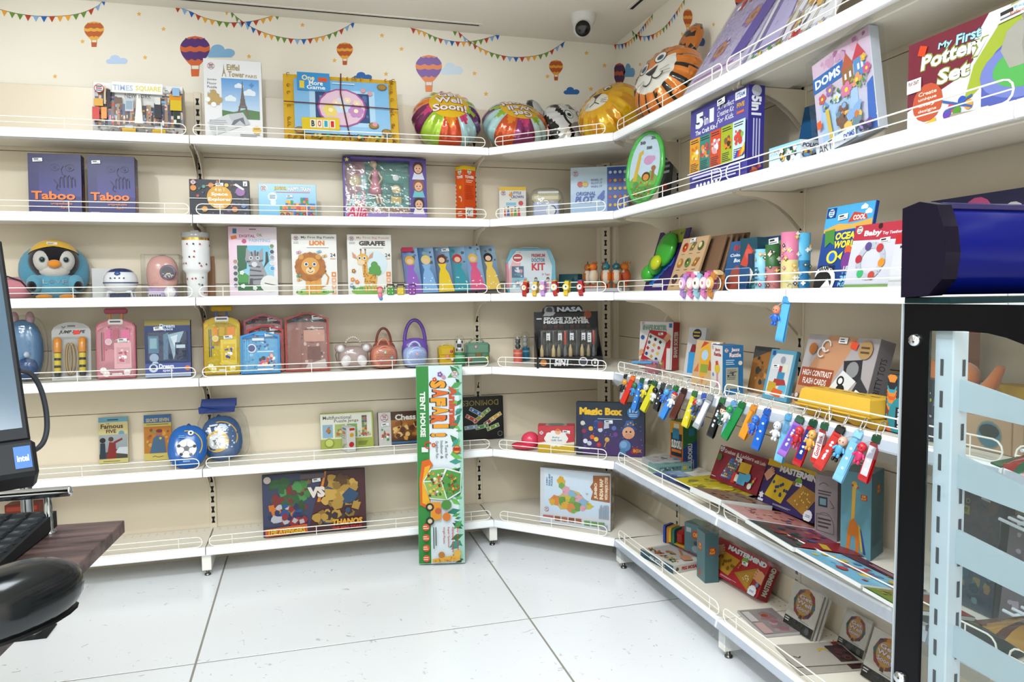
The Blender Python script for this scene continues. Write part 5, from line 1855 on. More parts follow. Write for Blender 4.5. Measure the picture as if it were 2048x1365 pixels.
for u, v, dx, r, c, c2, lab in ((1523, 499, -.27, .021, '8ac4e0', 'c83a3a', 'light blue printed paper tube with red top, front of navy box'), (1545, 490, -.25, .023, 'c0787c', '3a6a3a', 'dusty pink printed paper tube beside light blue tube'), (1580, 465, -.25, .027, 'd8cc8c', 'd87a9a', 'cream yellow paper tube with pink floral top'), (1603, 467, -.22, .024, '2a7ab0', '5ab0d8', 'blue two-tone paper tube at the right end of the tubes')):
 P = spot_on(3, ('x', dx), u)
 h = on_up(P, V((0, 0, 1)), v)
 mb = MB(CARD)
 mb.lathe([(r, 0), (r, h * .5), (r, h * .52), (r, h), (r * .8, h)], c, n=20, cols=[c, c, c2 if c2 != 'c83a3a' else c, c2])
 R = random.Random(u)
 for i in range(22):
  a, z = R.uniform(2.2, 5.6), R.uniform(.03, .95) * h
  A_ = Art(mb, (r * 1.01 * math.cos(a), r * 1.01 * math.sin(a), z), (-.014 * math.sin(a), .014 * math.cos(a), 0), (0, 0, .014))
  A_.flower(.5, .5, .5, R.choice([c2, 'e8b04a', '3a5a3a', 'f0e8d8', '4a3a5a']), 'fff', 4)
 if u == 1523:
  for i in range(4):
   A_ = Art(mb, (-r * 1.02, .013, .03 + i * .012), (0, -.03, 0), (0, 0, .008))
   A_.l(0, 0, 1, 1, 1, '24486a', .3)
 tag(mb.build('paper_tube', None, Matrix.Translation(P)), lab, 'tube', 'upright paper tubes')
def ocean(a):
 a.g(0, 0, 1, .7, '1c3a78', '1e4c9a')
 a.r(0, .7, 1, 1, '4aa8dc')
 a.p([(0, .68), (1, .72), (1, .8), (.6, .76), (.3, .78), (0, .72)], 'd8a850')
 a.p([(.5, .78), (.9, .8), (.85, .86), (.6, .9)], 'c8402a')
 a.t('COOL', .6, .8, .85, .86, 'f4f4f4', .04)
 for x, y in ((.8, .94), (.9, .88)):
  a.cloud(x, y, .14, 'fff')
 a.r(.02, .86, .22, .98, '1c3a78')
 a.logo(.12, .92, .07, '48c')
 a.t('OCEAN', .3, .58, .82, .67, 'f0d83a', .05, .1)
 a.t('WORLD', .3, .48, .82, .57, 'f0d83a', .05, .1)
 a.p([(.05, .7), (.1, .5), (.2, .56), (.3, .52), (.26, .72)], '4a8a3a')
 a.c(.3, .38, .12, 'e8d83a', ry=.1)
 a.c(.3, .38, .07, '2a6ac8')
 a.p([(.42, .38), (.52, .44), (.5, .34)], 'e8d83a')
 a.c(.62, .45, .07, 'e0602a')
 a.c(.62, .32, .1, '7a3a8a', ry=.14)
 a.c(.86, .62, .08, 'd86a9a')
 a.p([(.72, .32), (.98, .26), (1, .48), (.9, .5), (.78, .42)], '15151c')
 a.c(.88, .3, .14, 'f0f0f0', ry=.08)
 a.c(.88, .4, .06, 'f0f0f0')
 a.c(.2, .1, .26, 'f2f2ee', ry=.22)
 a.c(.18, .08, .21, '16161a', ry=.17)
 a.t('GRAMPUS', .06, .22, .4, .28, '16161a', .04)
 a.p([(.15, 0), (.4, 0), (.3, .12)], 'f0f0f0')
 a.t('LEVEL:', .6, .21, .85, .26, 'e8eef8', .03)
 for i in range(5):
  a.star(.6 + i * .065, .18, .03, ('5a8ac8', 'e8eef8')[i > 1])
 a.t('3D', .56, .08, .76, .15, '8ac8f0', .05)
 a.t('PUZZLE', .54, .02, .84, .07, '8ac8f0', .04)
 a.tick(.3, .82, .2)
bx('puzzle_pack', 'tall blue sea life puzzle pack with yellow title and orca', 3, ('x', -.25), 1627, 1690, 416, '1e4c9a', ocean, A=-90, lean=11, th=.012, cat='puzzle', w=.185)
def teether(a):
 a.g(0, 0, 1, .8, 'c8c8d4', 'd6d6e0')
 a.p([(0, .76), (1, .72), (1, 1), (0, 1)], 'b83244')
 a.r(0, .0, 1, .06, '7aa85a')
 a.t('Baby', .2, .79, .52, .9, 'f6f2f2', .04)
 a.t('Toy Teether', .54, .8, .88, .86, 'f0dce0', .03)
 a.logo(.1, .92, .06, 'ca8')
 a.c(.48, .95, .04, '3a1a20')
 a.tick(.52, .68, .18)
 a.arc(.42, .42, .22, 0, 360, .09, 'b8bcc8', 18)
 for i, c in enumerate(('c03a3a', '5a4a8a', 'b83040', '3ab06a', 'c0483a', 'e8902a')):
  a.c(.42 + .22 * math.cos(i * 1.047 + .9), .42 + .22 * a.asp * math.sin(i * 1.047 + .9), .06, c)
bx('teether_card', 'grey and red card holding a baby teether ring, right of sea life puzzle', 3, ('x', -.26), 1686, 1752, 452, 'c8c8d4', teether, A=-90, lean=13, th=.008, cat='card pack', w=.19)
def magcard(a):
 a.r(0, 0, 1, 1, 'd4d4d8')
 a.r(0, .82, 1, 1, 'c0242c')
 a.c(.6, .9, .07, 'c8b070', ry=.03)
 a.t('Magemor', .1, .72, .55, .79, '444', .01)
 a.l(.15, .66, .5, .7, 1, '888')
 a.c(.65, .36, .3, 'bcccd0')
 a.star(.6, .5, .07, 'd8a83a')
 a.c(.62, .34, .14, '8ab8c0')
bx('toy_card', 'white hanging card with red top, partly behind the display rack', 3, ('x', -.27), 1774, 1840, 470, 'd4d4d8', magcard, A=-90, lean=11, th=.01, cat='card pack', w=.19)
def pounce(a):
 a.r(0, 0, 1, 1, '2c2c54')
 a.c(.33, .78, .1, 'e0609a', ry=.1)
 a.c(.55, .74, .07, 'd8d0d0', ry=.07)
 a.l(.5, .55, .7, .8, 3, '7a7aa8')
 for i, c in enumerate(('3a8ac8', '7a9a3a', 'c84a7a')):
  a.c(.12 + i * .06, .86, .03, c)
 a.arc(.82, .76, .05, 0, 360, .02, 'b8b8d8')
 a.r(.72, .82, .92, .95, '9a9ab8')
bx('game_box', 'wide navy game box visible above the display rack header', 3, ('x', -.1), 1857, 2010, 403, '2c2c54', pounce, lambda a: a.arc(.5, .5, .3, 0, 300, .1, '9a9a8a'), A=-90, th=.06, w=.42)
# ---- wrist toys clipped over the shelf rails (band, face, buckle)
def wrist_toy(P, A, band, face, deco, lab, grp, s=1., roll=0):
 t = thing('toy_watch', lab, 'toy watch', frame(P, A, 0, roll), grp)
 mb = MB(GLOSS)
 pts = [(0, -.004 - .014 * math.sin(a_) * s, .03 * s * math.cos(a_) - .012 * s) for a_ in [k * .5236 for k in range(12)]]
 for i in range(12):
  a_, b_ = pts[i], pts[(i + 1) % 12]
  mb.box(-.008 * s, min(a_[1], b_[1]) - .001, min(a_[2], b_[2]) - .001, .008 * s, max(a_[1], b_[1]) + .001, max(a_[2], b_[2]) + .001, band if i not in (0, 11) else deco)
 mb.build('band', t)
 mb = MB(GLOSS)
 mb.T = Matrix.Translation((0, -.018 * s, -.008 * s)) @ Matrix.Rotation(1.5708, 4, 'X')
 mb.lathe([(.0135 * s, -.003), (.0135 * s, .004), (.011 * s, .006)], face, n=14)
 mb.lathe([(.01 * s, .006), (.0095 * s, .0065)], 'f4ead8', n=12)
 mb.ell((.002, .002, .0065), (.004 * s, .004 * s, .001), deco, 8, 4)
 mb.build('dial', t)
def diag_pt(u, z):
 return on_line(V((-CL, -D, z)) + V((.005, -.002, 0)), V((CL - D, D - CR, 0)), u)
for u, b, f, dc, lab in ((1053, 'c03028', 'c83a30', 'd8b02a', 'red toy watch with yellow clasp, leftmost on the corner shelf rail'), (1073, 'e6c040', 'e8e0d0', '3a8ac8', 'yellow toy watch with green clasp, between two others on corner rail'), (1088, 'c89ad8', 'e8a0c8', 'e8e8ec', 'lilac toy watch with white clasp on the corner shelf rail'), (1111, 'c02c2c', 'e8e0d8', 'd8b020', 'red toy watch with pale dial, middle of corner shelf rail'), (1136, 'e8c430', 'f0d84a', '2a7a4a', 'yellow toy watch with dark green clasp on corner rail'), (1163, 'b82c30', 'd8402c', '2a4aa0', 'red and blue toy watch, rightmost on the corner shelf rail')):
 wrist_toy(diag_pt(u, SH[3] + .038), -44, b, f, dc, lab, 'toy watches on the corner rail', 1.2, random.uniform(-12, 12))
for i, (v, b, f, dc, lab) in enumerate(((1380, 'b088c8', 'd8a0d8', 'e0609a', 'lilac toy watch, leftmost of bundle on right shelf rail'), (1396, 'e880b0', 'f0b8d0', 'fff', 'pink toy watch, second in the bundle on right rail'), (1408, '9ac8d8', 'e8e8e4', '333', 'pale blue toy watch with white dial in bundle on right rail'), (1423, 'e080b8', 'f0c0e0', 'c85a9a', 'bright pink toy watch in bundle on right rail'), (1436, 'c8803a', 'd8a050', 'e8c890', 'orange brown toy watch, rightmost of bundle on right rail'))):
 P = on_line(V((-D + .004, 0, SH[3] + .04)), V((0, 1, 0)), v)
 wrist_toy(P, -90, b, f, dc, lab, 'toy watches on the right rail', 1.55, 22)
# small erasers and a doll hung on the rail below the giraffe puzzle
for u, c, c2, lab in ((781, '3a9a3a', '14301c', 'green plastic trinket with black clip on back wall rail'), (801, 'e0c020', 'e8e0c8', 'yellow plastic trinket with black clip on back wall rail'), (824, '8a3a9a', '6a2a7a', 'purple plastic trinket with dotted loop on back wall rail')):
 P = on_line(V((0, -D + .004, SH[3] + .028)), V((1, 0, 0)), u)
 t = thing('clip_trinket', lab, 'trinket', frame(P), 'clip trinkets on the rail')
 mb = MB(GLOSS)
 mb.box(-.016, -.012, -.026, .016, .002, .008, c, .004)
 mb.build('body', t)
 mb = MB(GLOSS)
 mb.tube([(-.017, -.004, .01), (-.015, -.004, .021), (.015, -.004, .021), (.017, -.004, .01)], .004, c2 if u != 801 else '1c1c1c', 6)
 for i in range(4):
  mb.ell((-.01 + (i % 2) * .018, -.0125, -.017 + (i // 2) * .016), (.003, .001, .003), 'e8f0d8', 6, 4)
 mb.build('clip', t)
# ---- key ring charms: ring, strap with printed side, small figure
def charm(P, A, strap, band, body, head, lab, grp, L=.075, fig=True, tilt=0, text=None, fx=-.016, prop=None, swing=0, cat='key ring'):
 t = thing('key_ring', lab, cat, frame(P, A + swing, 0, tilt) @ Matrix.Scale(1.4, 4), grp)
 mb = MB(CHROME)
 mb.tube([(.0, .0125 * math.sin(k * .524), -.012 + .0145 * math.cos(k * .524)) for k in range(12)], .0012, 'd8d8d8', 5, True)
 mb.tube([(0, -.004, -.026), (.001, -.004, -.034)], .0018, 'c8c8c8', 5)
 mb.build('split_ring', t)
 mb = MB(GLOSS)
 # flat strap loop: two faces and a rounded bottom
 z0, z1, wd = -.034, -.034 - L, .0085
 prof = [(-.002, z0)] + [(-.003 - .003 * k / 3, z0 + (z1 - z0 + .012) * k / 3) for k in range(1, 4)]
 prof += [(-.0 + -.0065 * math.cos(a_) - .0, z1 + .01 - .01 * math.sin(a_)) for a_ in (.4, .9, 1.57, 2.2, 2.7)]
 prof += [(.006 - .002 * k, z0 + (z1 - z0 + .012) * (3 - k) / 3) for k in range(0, 4)]
 N = len(prof)
 P_ = [(sx * wd, y, z) for sx in (-1, 1) for y, z in prof]
 mb.add(P_, [[i, i + 1, N + i + 1, N + i] for i in range(N - 1)], strap, None, True)
 mb.box(-.0085, -.006, z0 - .004, .0085, .006, z0 + .01, band, .002)
 s_ = mb.build('strap', t)
 if text is not None:
  A_ = Art(mb := MB(GLOSS), (-wd * .75, -.0062, z0 - L * .82), (wd * 1.5, 0, 0), (0, -.0006, L * .7))
  c_, s = text
  A_.r(0, 0, 1, 1, c_)
  b = A_.sub(.1, .05, .9, .95, 3)
  if len(s) == 4 or s in ('HERO', 'NINJA'):
   b.spk(.04, .15, .96, .85, ['e8e8f4'], 9, .05, .07, len(s))
  elif s:
   b.t(s, .05, .1, .95, .9, 'e8e8f4' if c_ not in ('f4f0ee', 'e8e8f4') else 'c02028', .03)
  else:
   for i in range(3):
    A_.c(.5, .2 + i * .3, .2, 'f4f4f8' if c_ != 'f4f0ee' else '333', n=8)
  mb.build('strap_label', s_)
 if fig:
  mb = MB(GLOSS)
  z = -.056
  mb.T = Matrix.Translation((fx, -.006, -.05)) @ Matrix.Scale(.74, 4) @ Matrix.Translation((-fx, .006, .05))
  mb.ell((fx, -.006, z), (.0115, .0105, .0125), head, 10, 8)
  mb.ell((fx, -.006, z - .023), (.0095, .0085, .0145), body, 10, 8)
  for sx in (-1, 1):
   mb.ell((fx + sx * .0045, -.0085, z - .039), (.0042, .006, .006), body, 8, 5)
   mb.tube([(fx + sx * .008, -.006, z - .016), (fx + sx * .014, -.01, z - .026)], .003, body, 5)
   mb.ell((fx + sx * .004, -.016, z + .001), (.0014, .001, .0018), '1a1a1a', 6, 4)
  if prop:
   mb.ell((fx, -.005, z + .009), (.0115, .0105, .006), prop, 10, 6)
  mb.tube([(fx, -.005, z + .01), (fx * .4, -.004, -.036), (0, -.004, -.032)], .0011, 'b8b8b8', 4)
  mb.build('figurine', t)
 return t
P = on_line(V((-D + .002, 0, SH[3] + .016)), V((0, 1, 0)), 1580)
charm(P, -62, '58aee8', '4a9ad8', '2a6ac8', 'e88a68', 'light blue strap key ring with orange-headed charm hung from third shelf', None, .085, tilt=10, swing=0)
M, P = at_px(760, 583, 1, -D - .006, 0)
t = thing('mini_doll', 'tiny pink doll trinket hooked on the back wall shelf rail', 'trinket', frame(P))
mb = MB(GLOSS)
mb.ell((0, -.006, .004), (.014, .011, .014), 'f0a0a8', 12, 8)
mb.ell((0, -.006, -.02), (.011, .009, .014), 'e87898', 12, 8)
mb.build('body', t)
mb = MB(GLOSS)
mb.ell((0, -.003, .013), (.014, .011, .01), 'e85a48', 12, 6)
mb.ell((.003, -.008, -.034), (.009, .008, .008), '4a9ad8', 8, 6)
mb.build('hair_and_shoes', t)
# ================================================================ FOURTH SHELF
M, P = at_px(40, 750, 1, -.2, 0, 0, 4)
t = thing('bagged_backpack', 'pale blue rounded backpack in a clear bag beside the monitor', 'backpack', M)
mb = MB(GLOSS)
mb.ell((0, .06, .135), (.075, .055, .135), '5a82aa', 18, 12, pw=.85)
mb.ell((.02, .02, .06), (.045, .03, .05), '34507e', 14, 8)
mb.ell((.03, .0, .12), (.012, .02, .014), 'b8c8d8', 10, 6)
mb.build('pack', t)
mb = MB(GLOSS)
for sx in (-1, 1):
 mb.ell((sx * .03, .06, .275), (.018, .02, .03), 'c8a0a8', 10, 7)
mb.build('ear', t)
mb = MB(CLEAR)
mb.ell((0, .06, .14), (.09, .07, .15), 'fff', 16, 10, pw=.7)
mb.build('clear_bag', t)
# jump rope on a blister card
O, w_, h_ = place(4, ('y', -.2), 103, 182, 645, 0, 7, .012)
t = thing('jump_rope_pack', 'grey card pack of a jump rope with yellow and black handles', 'jump rope', frame(O, 0, 7))
mb = MB(CARD)
cp = [(0, 0), (w_, 0), (w_, h_ * .84)] + [(w_ / 2 + w_ / 2 * math.cos(a_) * (1 if a_ else 1), h_ * .84 + h_ * .16 * math.sin(a_)) for a_ in (.5, .9, 1.3, 1.57, 1.85, 2.25, 2.64)] + [(0, h_ * .84)]
mb.prism(cp, .008, .012, 'b4b2b0')
a = Art(mb, (0, .008, 0), (w_, 0, 0), (0, 0, h_))
a.t('JUMP ROPE', .18, .79, .86, .86, '222', .04, .25)
a.r(.55, .785, .72, .855, 'e03a24', 6)
a.r(.4, .92, .6, .945, '666')
a.line([(.25, .93), (.3, .9), (.35, .93)], .02, '444')
a.l(.24, .87, .36, .89, 1, '777')
a.p([(.0, .0), (1, 0), (1, .1), (0, .06)], 'd8d6d4')
mb.build('backing_card', t)
for x in (.17, .8):
 mb = MB(GLOSS)
 mb.lathe([(.012, .02), (.0135, .03), (.0135, h_ * .48)], '1c1c1e', (w_ * x, -.006, 0), 12)
 for i in range(4):
  mb.lathe([(.0142, 0), (.0142, .021)], 'd8bc2a', (w_ * x, -.006, .035 + i * .032), 12)
 mb.lathe([(.0155, h_ * .48), (.0165, h_ * .5), (.0165, h_ * .7), (.008, h_ * .735)], 'dc8a24', (w_ * x, -.006, 0), 12)
 mb.build('handle', t)
mb = MB(MATTE)
for i in range(5):
 d = (i - 2) * .0055
 mb.tube([(w_ * .49 + d + .022 * math.sin(k * .524) * (1 + i * .08) * (1, -1)[i % 2] * .6, -.004 - .002 * (i % 3), h_ * .37 + h_ * .27 * math.cos(k * .524)) for k in range(12)], .0022, ('b8a078', '8a6a48')[i % 2], 5, True)
mb.build('rope', t)
mb = MB(CLEAR)
mb.box(w_ * .05, -.026, h_ * .04, w_ * .95, .008, h_ * .74, 'fff', .008)
mb.build('blister', t)
# suitcase shaped stationery sets
def suitcase(lab, u0, u1, v, main, dark, light, pal, d=-.2, lean=6, hv=None, theme=0):
 O, w, h = place(4, ('y', d), u0, u1, v, 0, lean, .03)
 t = thing('stationery_set', lab, 'stationery set', frame(O, 0, lean), 'suitcase stationery sets')
 hh = h * .84
 mb = MB(GLOSS)
 po = [(w * .04, 0), (w * .96, 0), (w, h * .03), (w, hh * .88)] + [(w * (.5 + .5 * math.cos(a_)), hh * (.88 + .12 * math.sin(a_))) for a_ in (.5, 1, 1.3, 1.85, 2.15, 2.65)] + [(0, hh * .88), (0, h * .03)]
 mb.prism(po, .004, .03, dark)
 mb.prism([(w * .5 + (x - w * .5) * .94, hh * .5 + (z - hh * .5) * .96) for x, z in po], .002, .005, main)
 a = Art(mb, (0, .002, 0), (w, 0, 0), (0, 0, hh))
 a.spk(.06, .05, .94, .9, pal, 26, .02, .05, theme + 2)
 a.cloud(.5, .96, .4, 'f2f0f0')
 a.l(.36, .93, .66, .99, 1, '555', .1)
 a.line([(.15, .3), (.15, .78)], .025, '554')
 a.line([(.2, .3), (.2, .78)], .02, pal[0])
 a.r(.27, .55, .38, .82, pal[1])
 a.c(.32, .62, .09, 'd8d8dc')
 a.c(.32, .62, .07, light)
 a.r(.43, .66, .58, .82, dark)
 a.r(.64, .66, .86, .82, pal[1])
 a.tick(.55, .61, .24)
 a.r(.46, .16, .9, .6, light)
 a.r(.52, .24, .86, .52, pal[2])
 a.spk(.54, .24, .84, .5, ['fff', pal[0], pal[3]], 12, .03, .06, 4)
 for x, y in ((.18, .14), (.26, .08), (.78, .1)):
  a.c(x, y, .09, pal[3])
  a.c(x - .03, y + .02, .03, 'fff')
  a.c(x + .04, y + .02, .03, 'fff')
 a.l(.4, .05, .7, .1, 1, 'f4f0f0')
 case = mb.build('case', t)
 mb = MB(GLOSS)
 for sx in (.34, .64):
  mb.box(w * sx - .005, .012, hh * .97, w * sx + .005, .02, h * .93, pal[0] if theme else 'd88a4a', .001)
 mb.build('handle_post', t)
 mb = MB(GLOSS)
 mb.box(w * .2, .006, h * .92, w * .8, .026, h, dark, .006)
 mb.build('handle_grip', t)
 mb = MB(CLEAR)
 mb.prism([(w * .5 + (x - w * .5) * .92, hh * .46 + (z - hh * .5) * .86) for x, z in po], -.01, .002, 'fff')
 mb.build('blister', t)
suitcase('pink suitcase shaped stationery set with pull handle on fourth shelf', 193, 272, 617, 'd88a98', 'b85a6e', 'e8b0b8', ['c83a6a', 'e06a9a', 'd8a0a8', 'f0dcd8'], theme=0)
def dream(a):
 a.r(0, 0, 1, 1, '2a3a6a')
 a.r(0, .9, 1, 1, '8a7a3a')
 a.t('Dream', .33, .86, .66, .93, 'c8d4ea', .03)
 a.t('space', .4, .8, .62, .85, 'c8d4ea', .02)
 a.tick(.2, .82, .2)
 a.r(.06, .28, .94, .8, '2c3a58')
 a.r(.08, .42, .3, .72, '4a7a9a')
 a.r(.11, .5, .26, .68, '8ab0c0')
 a.p([(.4, .3), (.5, .3), (.52, .78), (.4, .74)], '5a7a98')
 a.p([(.5, .74), (.86, .8), (.7, .5), (.62, .3)], '9ab4c8')
 a.p([(.56, .7), (.72, .74), (.66, .5)], 'd8e4ec')
 a.r(.66, .34, .9, .6, '1c2a48')
 a.r(.68, .5, .88, .56, 'c8d8e4')
 a.c(.2, .34, .1, '9ab0cc')
 a.c(.22, .22, .08, 'c8d4e4')
 a.r(0, .05, 1, .24, '4a5aa0')
 a.t('Dream', .3, .15, .62, .23, 'f4f6fa', .04)
 a.t('space', .38, .08, .6, .13, 'e8ecf4', .02)
 a.c(.18, .16, .1, 'd0dcec')
 a.c(.18, .17, .06, '3a4a7a')
 a.c(.92, .15, .06, 'd8782a')
 a.r(0, 0, 1, .05, 'a8b8d8')
bx('stationery_set', 'dark blue window boxed stationery set on fourth shelf', 4, ('y', -.22), 291, 383, 641, '2a3a6a', dream, lean=5, th=.03, cat='stationery set', extra=lambda mb, w, h, th: mb.box(w * .06, -.012, h * .27, w * .94, 0, h * .8, 'fff', .005, CLEAR))
suitcase('yellow suitcase shaped stationery set with pull handle on fourth shelf', 409, 482, 612, 'd8b830', 'c8a024', 'e8cc50', ['3a5aa0', 'e8882a', 'e0b830', 'f0dc70'], d=-.2, theme=3)
# flat stationery trays with arched tops
def tray(lab, u0, u1, v, main, dark, d, lean, pal, front, seed):
 O, w, h = place(4, ('y', d), u0, u1, v, 0, lean, .022)
 t = thing('stationery_tray', lab, 'stationery set', frame(O, 0, lean), 'arched stationery trays')
 def outl(i):
  return [(i, i), (w - i, i), (w - i, h * .9 - i), (w * .86, h * .93 - i), (w * .72, h * .965 - i), (w * .6, h - i), (w * .4, h - i), (w * .28, h * .965 - i), (w * .14, h * .93 - i), (i, h * .9 - i)]
 mb = MB(GLOSS)
 o, n = outl(0), outl(.009)
 N = len(o)
 P = [(x, 0, z) for x, z in o] + [(x, 0, z) for x, z in n] + [(x, .022, z) for x, z in o] + [(x, .012, z) for x, z in n]
 F = []
 for i in range(N):
  j = (i + 1) % N
  F += [[i, j, N + j, N + i], [j, i, 2 * N + i, 2 * N + j], [N + i, N + j, 3 * N + j, 3 * N + i]]
 mb.add(P, F, dark)
 mb.add(P, [list(range(2 * N, 3 * N))[::-1]], dark)
 mb.build('frame_tray', t)
 mb = MB(CARD)
 mb.prism(n, .011, .013, main)
 a = Art(mb, (0, .011, 0), (w, 0, 0), (0, 0, h))
 a.spk(.08, .05, .92, .86, pal, 50, .02, .06, seed)
 if front:
  a.c(.28, .6, .12, 'e8e8ee')
  a.c(.28, .6, .09, pal[1])
  for x in (.12, .17):
   a.r(x, .3, x + .03, .8, pal[2])
  a.r(.38, .12, .92, .56, main)
  a.l(.42, .5, .86, .54, 1, 'fff')
  a.spk(.4, .12, .9, .5, ['e0507a', '2a2a30', 'f0c8a0', 'fff', 'd83a3a'], 26, .03, .08, 3)
  a.l(.42, .05, .86, .24, 2, 'f4f6fa', .1)
  a.r(.3, .78, .6, .86, 'e4ecf6')
 else:
  a.r(.1, .12, .36, .7, pal[1])
  a.r(.42, .5, .9, .7, pal[2])
  a.l(.5, .72, .9, .75, 1, 'f0e8e0')
  a.r(.5, .2, .8, .42, pal[0])
  a.p([(.44, .04), (.94, .06), (.9, .2), (.7, .16), (.5, .12)], 'c8b8b4')
 a.r(.06, .84, .94, .92, '1c1c24' if not front else pal[3])
 a.spk(.06, .84, .94, .92, ['3a4a6a', 'c83a3a', '4a7a4a'], 14, .02, .04, seed)
 a.c(.5, .945, .16, dark, ry=.05)
 a.c(.5, .945, .13, '4a4040' if not front else main, ry=.035)
 a.tick(.62, .88, .24)
 mb.build('contents_card', t)
 mb = MB(CLEAR)
 mb.prism([(w * .5 + (x - w * .5) * .9, h * .46 + (z - h * .5) * .88) for x, z in o], -.006, .01, 'fff')
 mb.build('blister', t)
tray('deep red arched stationery tray behind the yellow suitcase set', 408, 486, 632, '7a2a2e', '9a2430', -.12, 5, ['8a3a3a', '5a2a30', 'b85a5a', '3a2a3a'], False, 9)
tray('pink arched stationery tray at the back of the stack of three', 490, 567, 630, 'b84a60', 'c85a74', -.13, 5, ['e07a90', 'a83a50', 'd8a0a8', '6a2a3a'], False, 3)
tray('red arched stationery tray between the pink and blue ones', 496, 569, 651, 'a82c34', 'b8303a', -.17, 5, ['c8484a', '5a2a30', 'd8888a', '2a2a3a'], False, 4)
tray('bright blue arched stationery tray in front of the stack of three', 482, 561, 664, '4aa8dc', '2f8fd0', -.225, 8, ['8accf0', '3a4a8a', '5ab8e8', '2a7ac0'], True, 5)
tray('large red arched stationery tray beside small handbags', 572, 660, 626, '8a2f2e', 'a8302c', -.19, 6, ['6a2a24', '8a4a40', 'c8907c', '2c2630', 'd8b4a4'], False, 6)
# ---- little handbags
def bag(name, lab, u, d, w, h, col, hcol, hw, hh, deco, dep=.05, hr=.005, pw=.7, beads=False, mat=GLOSS):
 P = spot_on(4, ('y', d), u)
 t = thing(name, lab, 'handbag', frame(P), 'small toy handbags')
 mb = MB(mat)
 mb.ell((0, dep, h / 2), (w / 2, dep, h / 2), col, 18, 12, pw=pw)
 body = mb.build('body', t)
 mb = MB(GLOSS)
 pts = [(-hw / 2 + 0 * k, dep, h * .8 + (hh) * math.sin(math.pi * k / 12) ** .7) for k in range(0)]
 pts = [(-hw / 2 * math.cos(math.pi * k / 14), dep, h * .82 + hh * math.sin(math.pi * k / 14)) for k in range(15)]
 if beads:
  for x, y, z in pts:
   mb.ell((x, y, z), hr * 1.35, hcol, 8, 6)
 else:
  mb.tube(pts, hr, hcol, 8)
 mb.build('handle', t)
 deco(body, w, h)
 return t
def panda_deco(b, w, h):
 for sx in (-1, 1):
  mb = MB(GLOSS)
  mb.ell((sx * w * .42, .035, h * .9), (w * .19, .018, w * .18), 'b09a96', 12, 8)
  mb.ell((sx * w * .41, .022, h * .9), (w * .13, .012, w * .125), 'e6e2e0', 10, 6)
  mb.build('ear', b)
  mb = MB(GLOSS)
  mb.T = Matrix.Translation((sx * w * .25, .008, h * .4)) @ Matrix.Rotation(sx * -.5, 4, 'Y')
  mb.ell((0, 0, 0), (w * .165, .014, w * .21), 'efeaea', 12, 8)
  mb.build('eye_patch', b)
 mb = MB(CLEAR)
 mb.ell((0, .04, h * .6), (w * .6, .06, h * .6), 'fff', 14, 8)
 mb.build('clear_bag', b)
def woven(c1, c2, y0, y1, dotc):
 def f(b, w, h):
  mb = MB(GLOSS)
  mb.ell((0, .02, h * .5), (w * .43, .03, h * .46), c1, 16, 10, pw=.7)
  A_ = ArtE(mb, w * .4, h * .42, lambda r, p: .03 * (1 - min(r, 1) ** 4) ** .5, GLOSS)
  A_.w0 = A_.w
  def w3(x, y):
   q = ArtE.w(A_, x, y)
   return V((q.x, .02 - q.z, h * .5 + q.y))
  A_.w = w3
  for i in range(12):
   for j in range(9):
    x, y = .12 + i * .068 + (j % 2) * .034, .14 + j * .085
    if math.hypot((x - .5) * 2, (y - .5) * 2) < .93:
     A_.c(x, y, .02, c2, n=6)
  for x, y, c in dotc:
   A_.flower(x, y, .07, c)
  mb.build('woven_front', b)
  mb = MB(GLOSS)
  mb.tube([(-w * .26 * math.cos(math.pi * k / 10), .0, h * .62 + h * .34 * math.sin(math.pi * k / 10)) for k in range(11)], .0042, c1, 7)
  mb.build('front_handle', b)
 return f
bag('handbag', 'grey pink bear faced toy handbag in clear bag', 709, -.22, .145, .115, 'b49c98', 'cfc0b4', .085, .062, panda_deco, beads=True)
bag('handbag', 'coral woven toy handbag in front of a brown handled one', 770, -.22, .135, .115, 'c87a62', 'd88a72', .06, .05, woven('d98c74', '6a3428', 0, 1, ((.5, .78, '8ac0a8'), (.3, .4, 'e0609a'), (.78, .5, '7ab0d8'))))
bag('handbag', 'brown toy handbag with arched handle, behind the coral one', 770, -.12, .12, .13, 'a05a4a', '8a4238', .075, .085, lambda b, w, h: None, dep=.04, hr=.006)
bag('handbag', 'purple toy handbag with tall handle behind the light blue woven bag', 833, -.13, .135, .14, '7a5ab8', '6f4cae', .105, .115, lambda b, w, h: None, dep=.04, hr=.009)
bag('handbag', 'light blue woven toy handbag in front of the purple one', 833, -.235, .12, .105, 'a8bcec', 'c8d4f0', .06, .04, woven('b4c8f2', '3a4a8a', 0, 1, ((.5, .72, 'e890b0'),)))
def satchel(c2, buckle, pets):
 def f(b, w, h):
  mb = MB(GLOSS)
  mb.box(-w * .5, -.004, h * .45, w * .5, .07, h, c2, .012)
  mb.box(-w * .12, -.009, h * .34, w * .12, 0, h * .56, buckle, .003)
  for x, z, c in pets:
   mb.ell((x * w, -.006, z * h), (.008, .004, .008), c, 8, 5)
  mb.build('flap', b)
 return f
bag('handbag', 'small yellow toy satchel with beaded handle beside green bottle', 895, -.17, .082, .1, 'd8ae20', 'd8c890', .06, .025, satchel('d8b428', 'e8907a', ((.25, .72, 'd84a6a'), (.3, .3, 'e8e0d0'))), dep=.035, beads=True, hr=.0035, pw=.35)
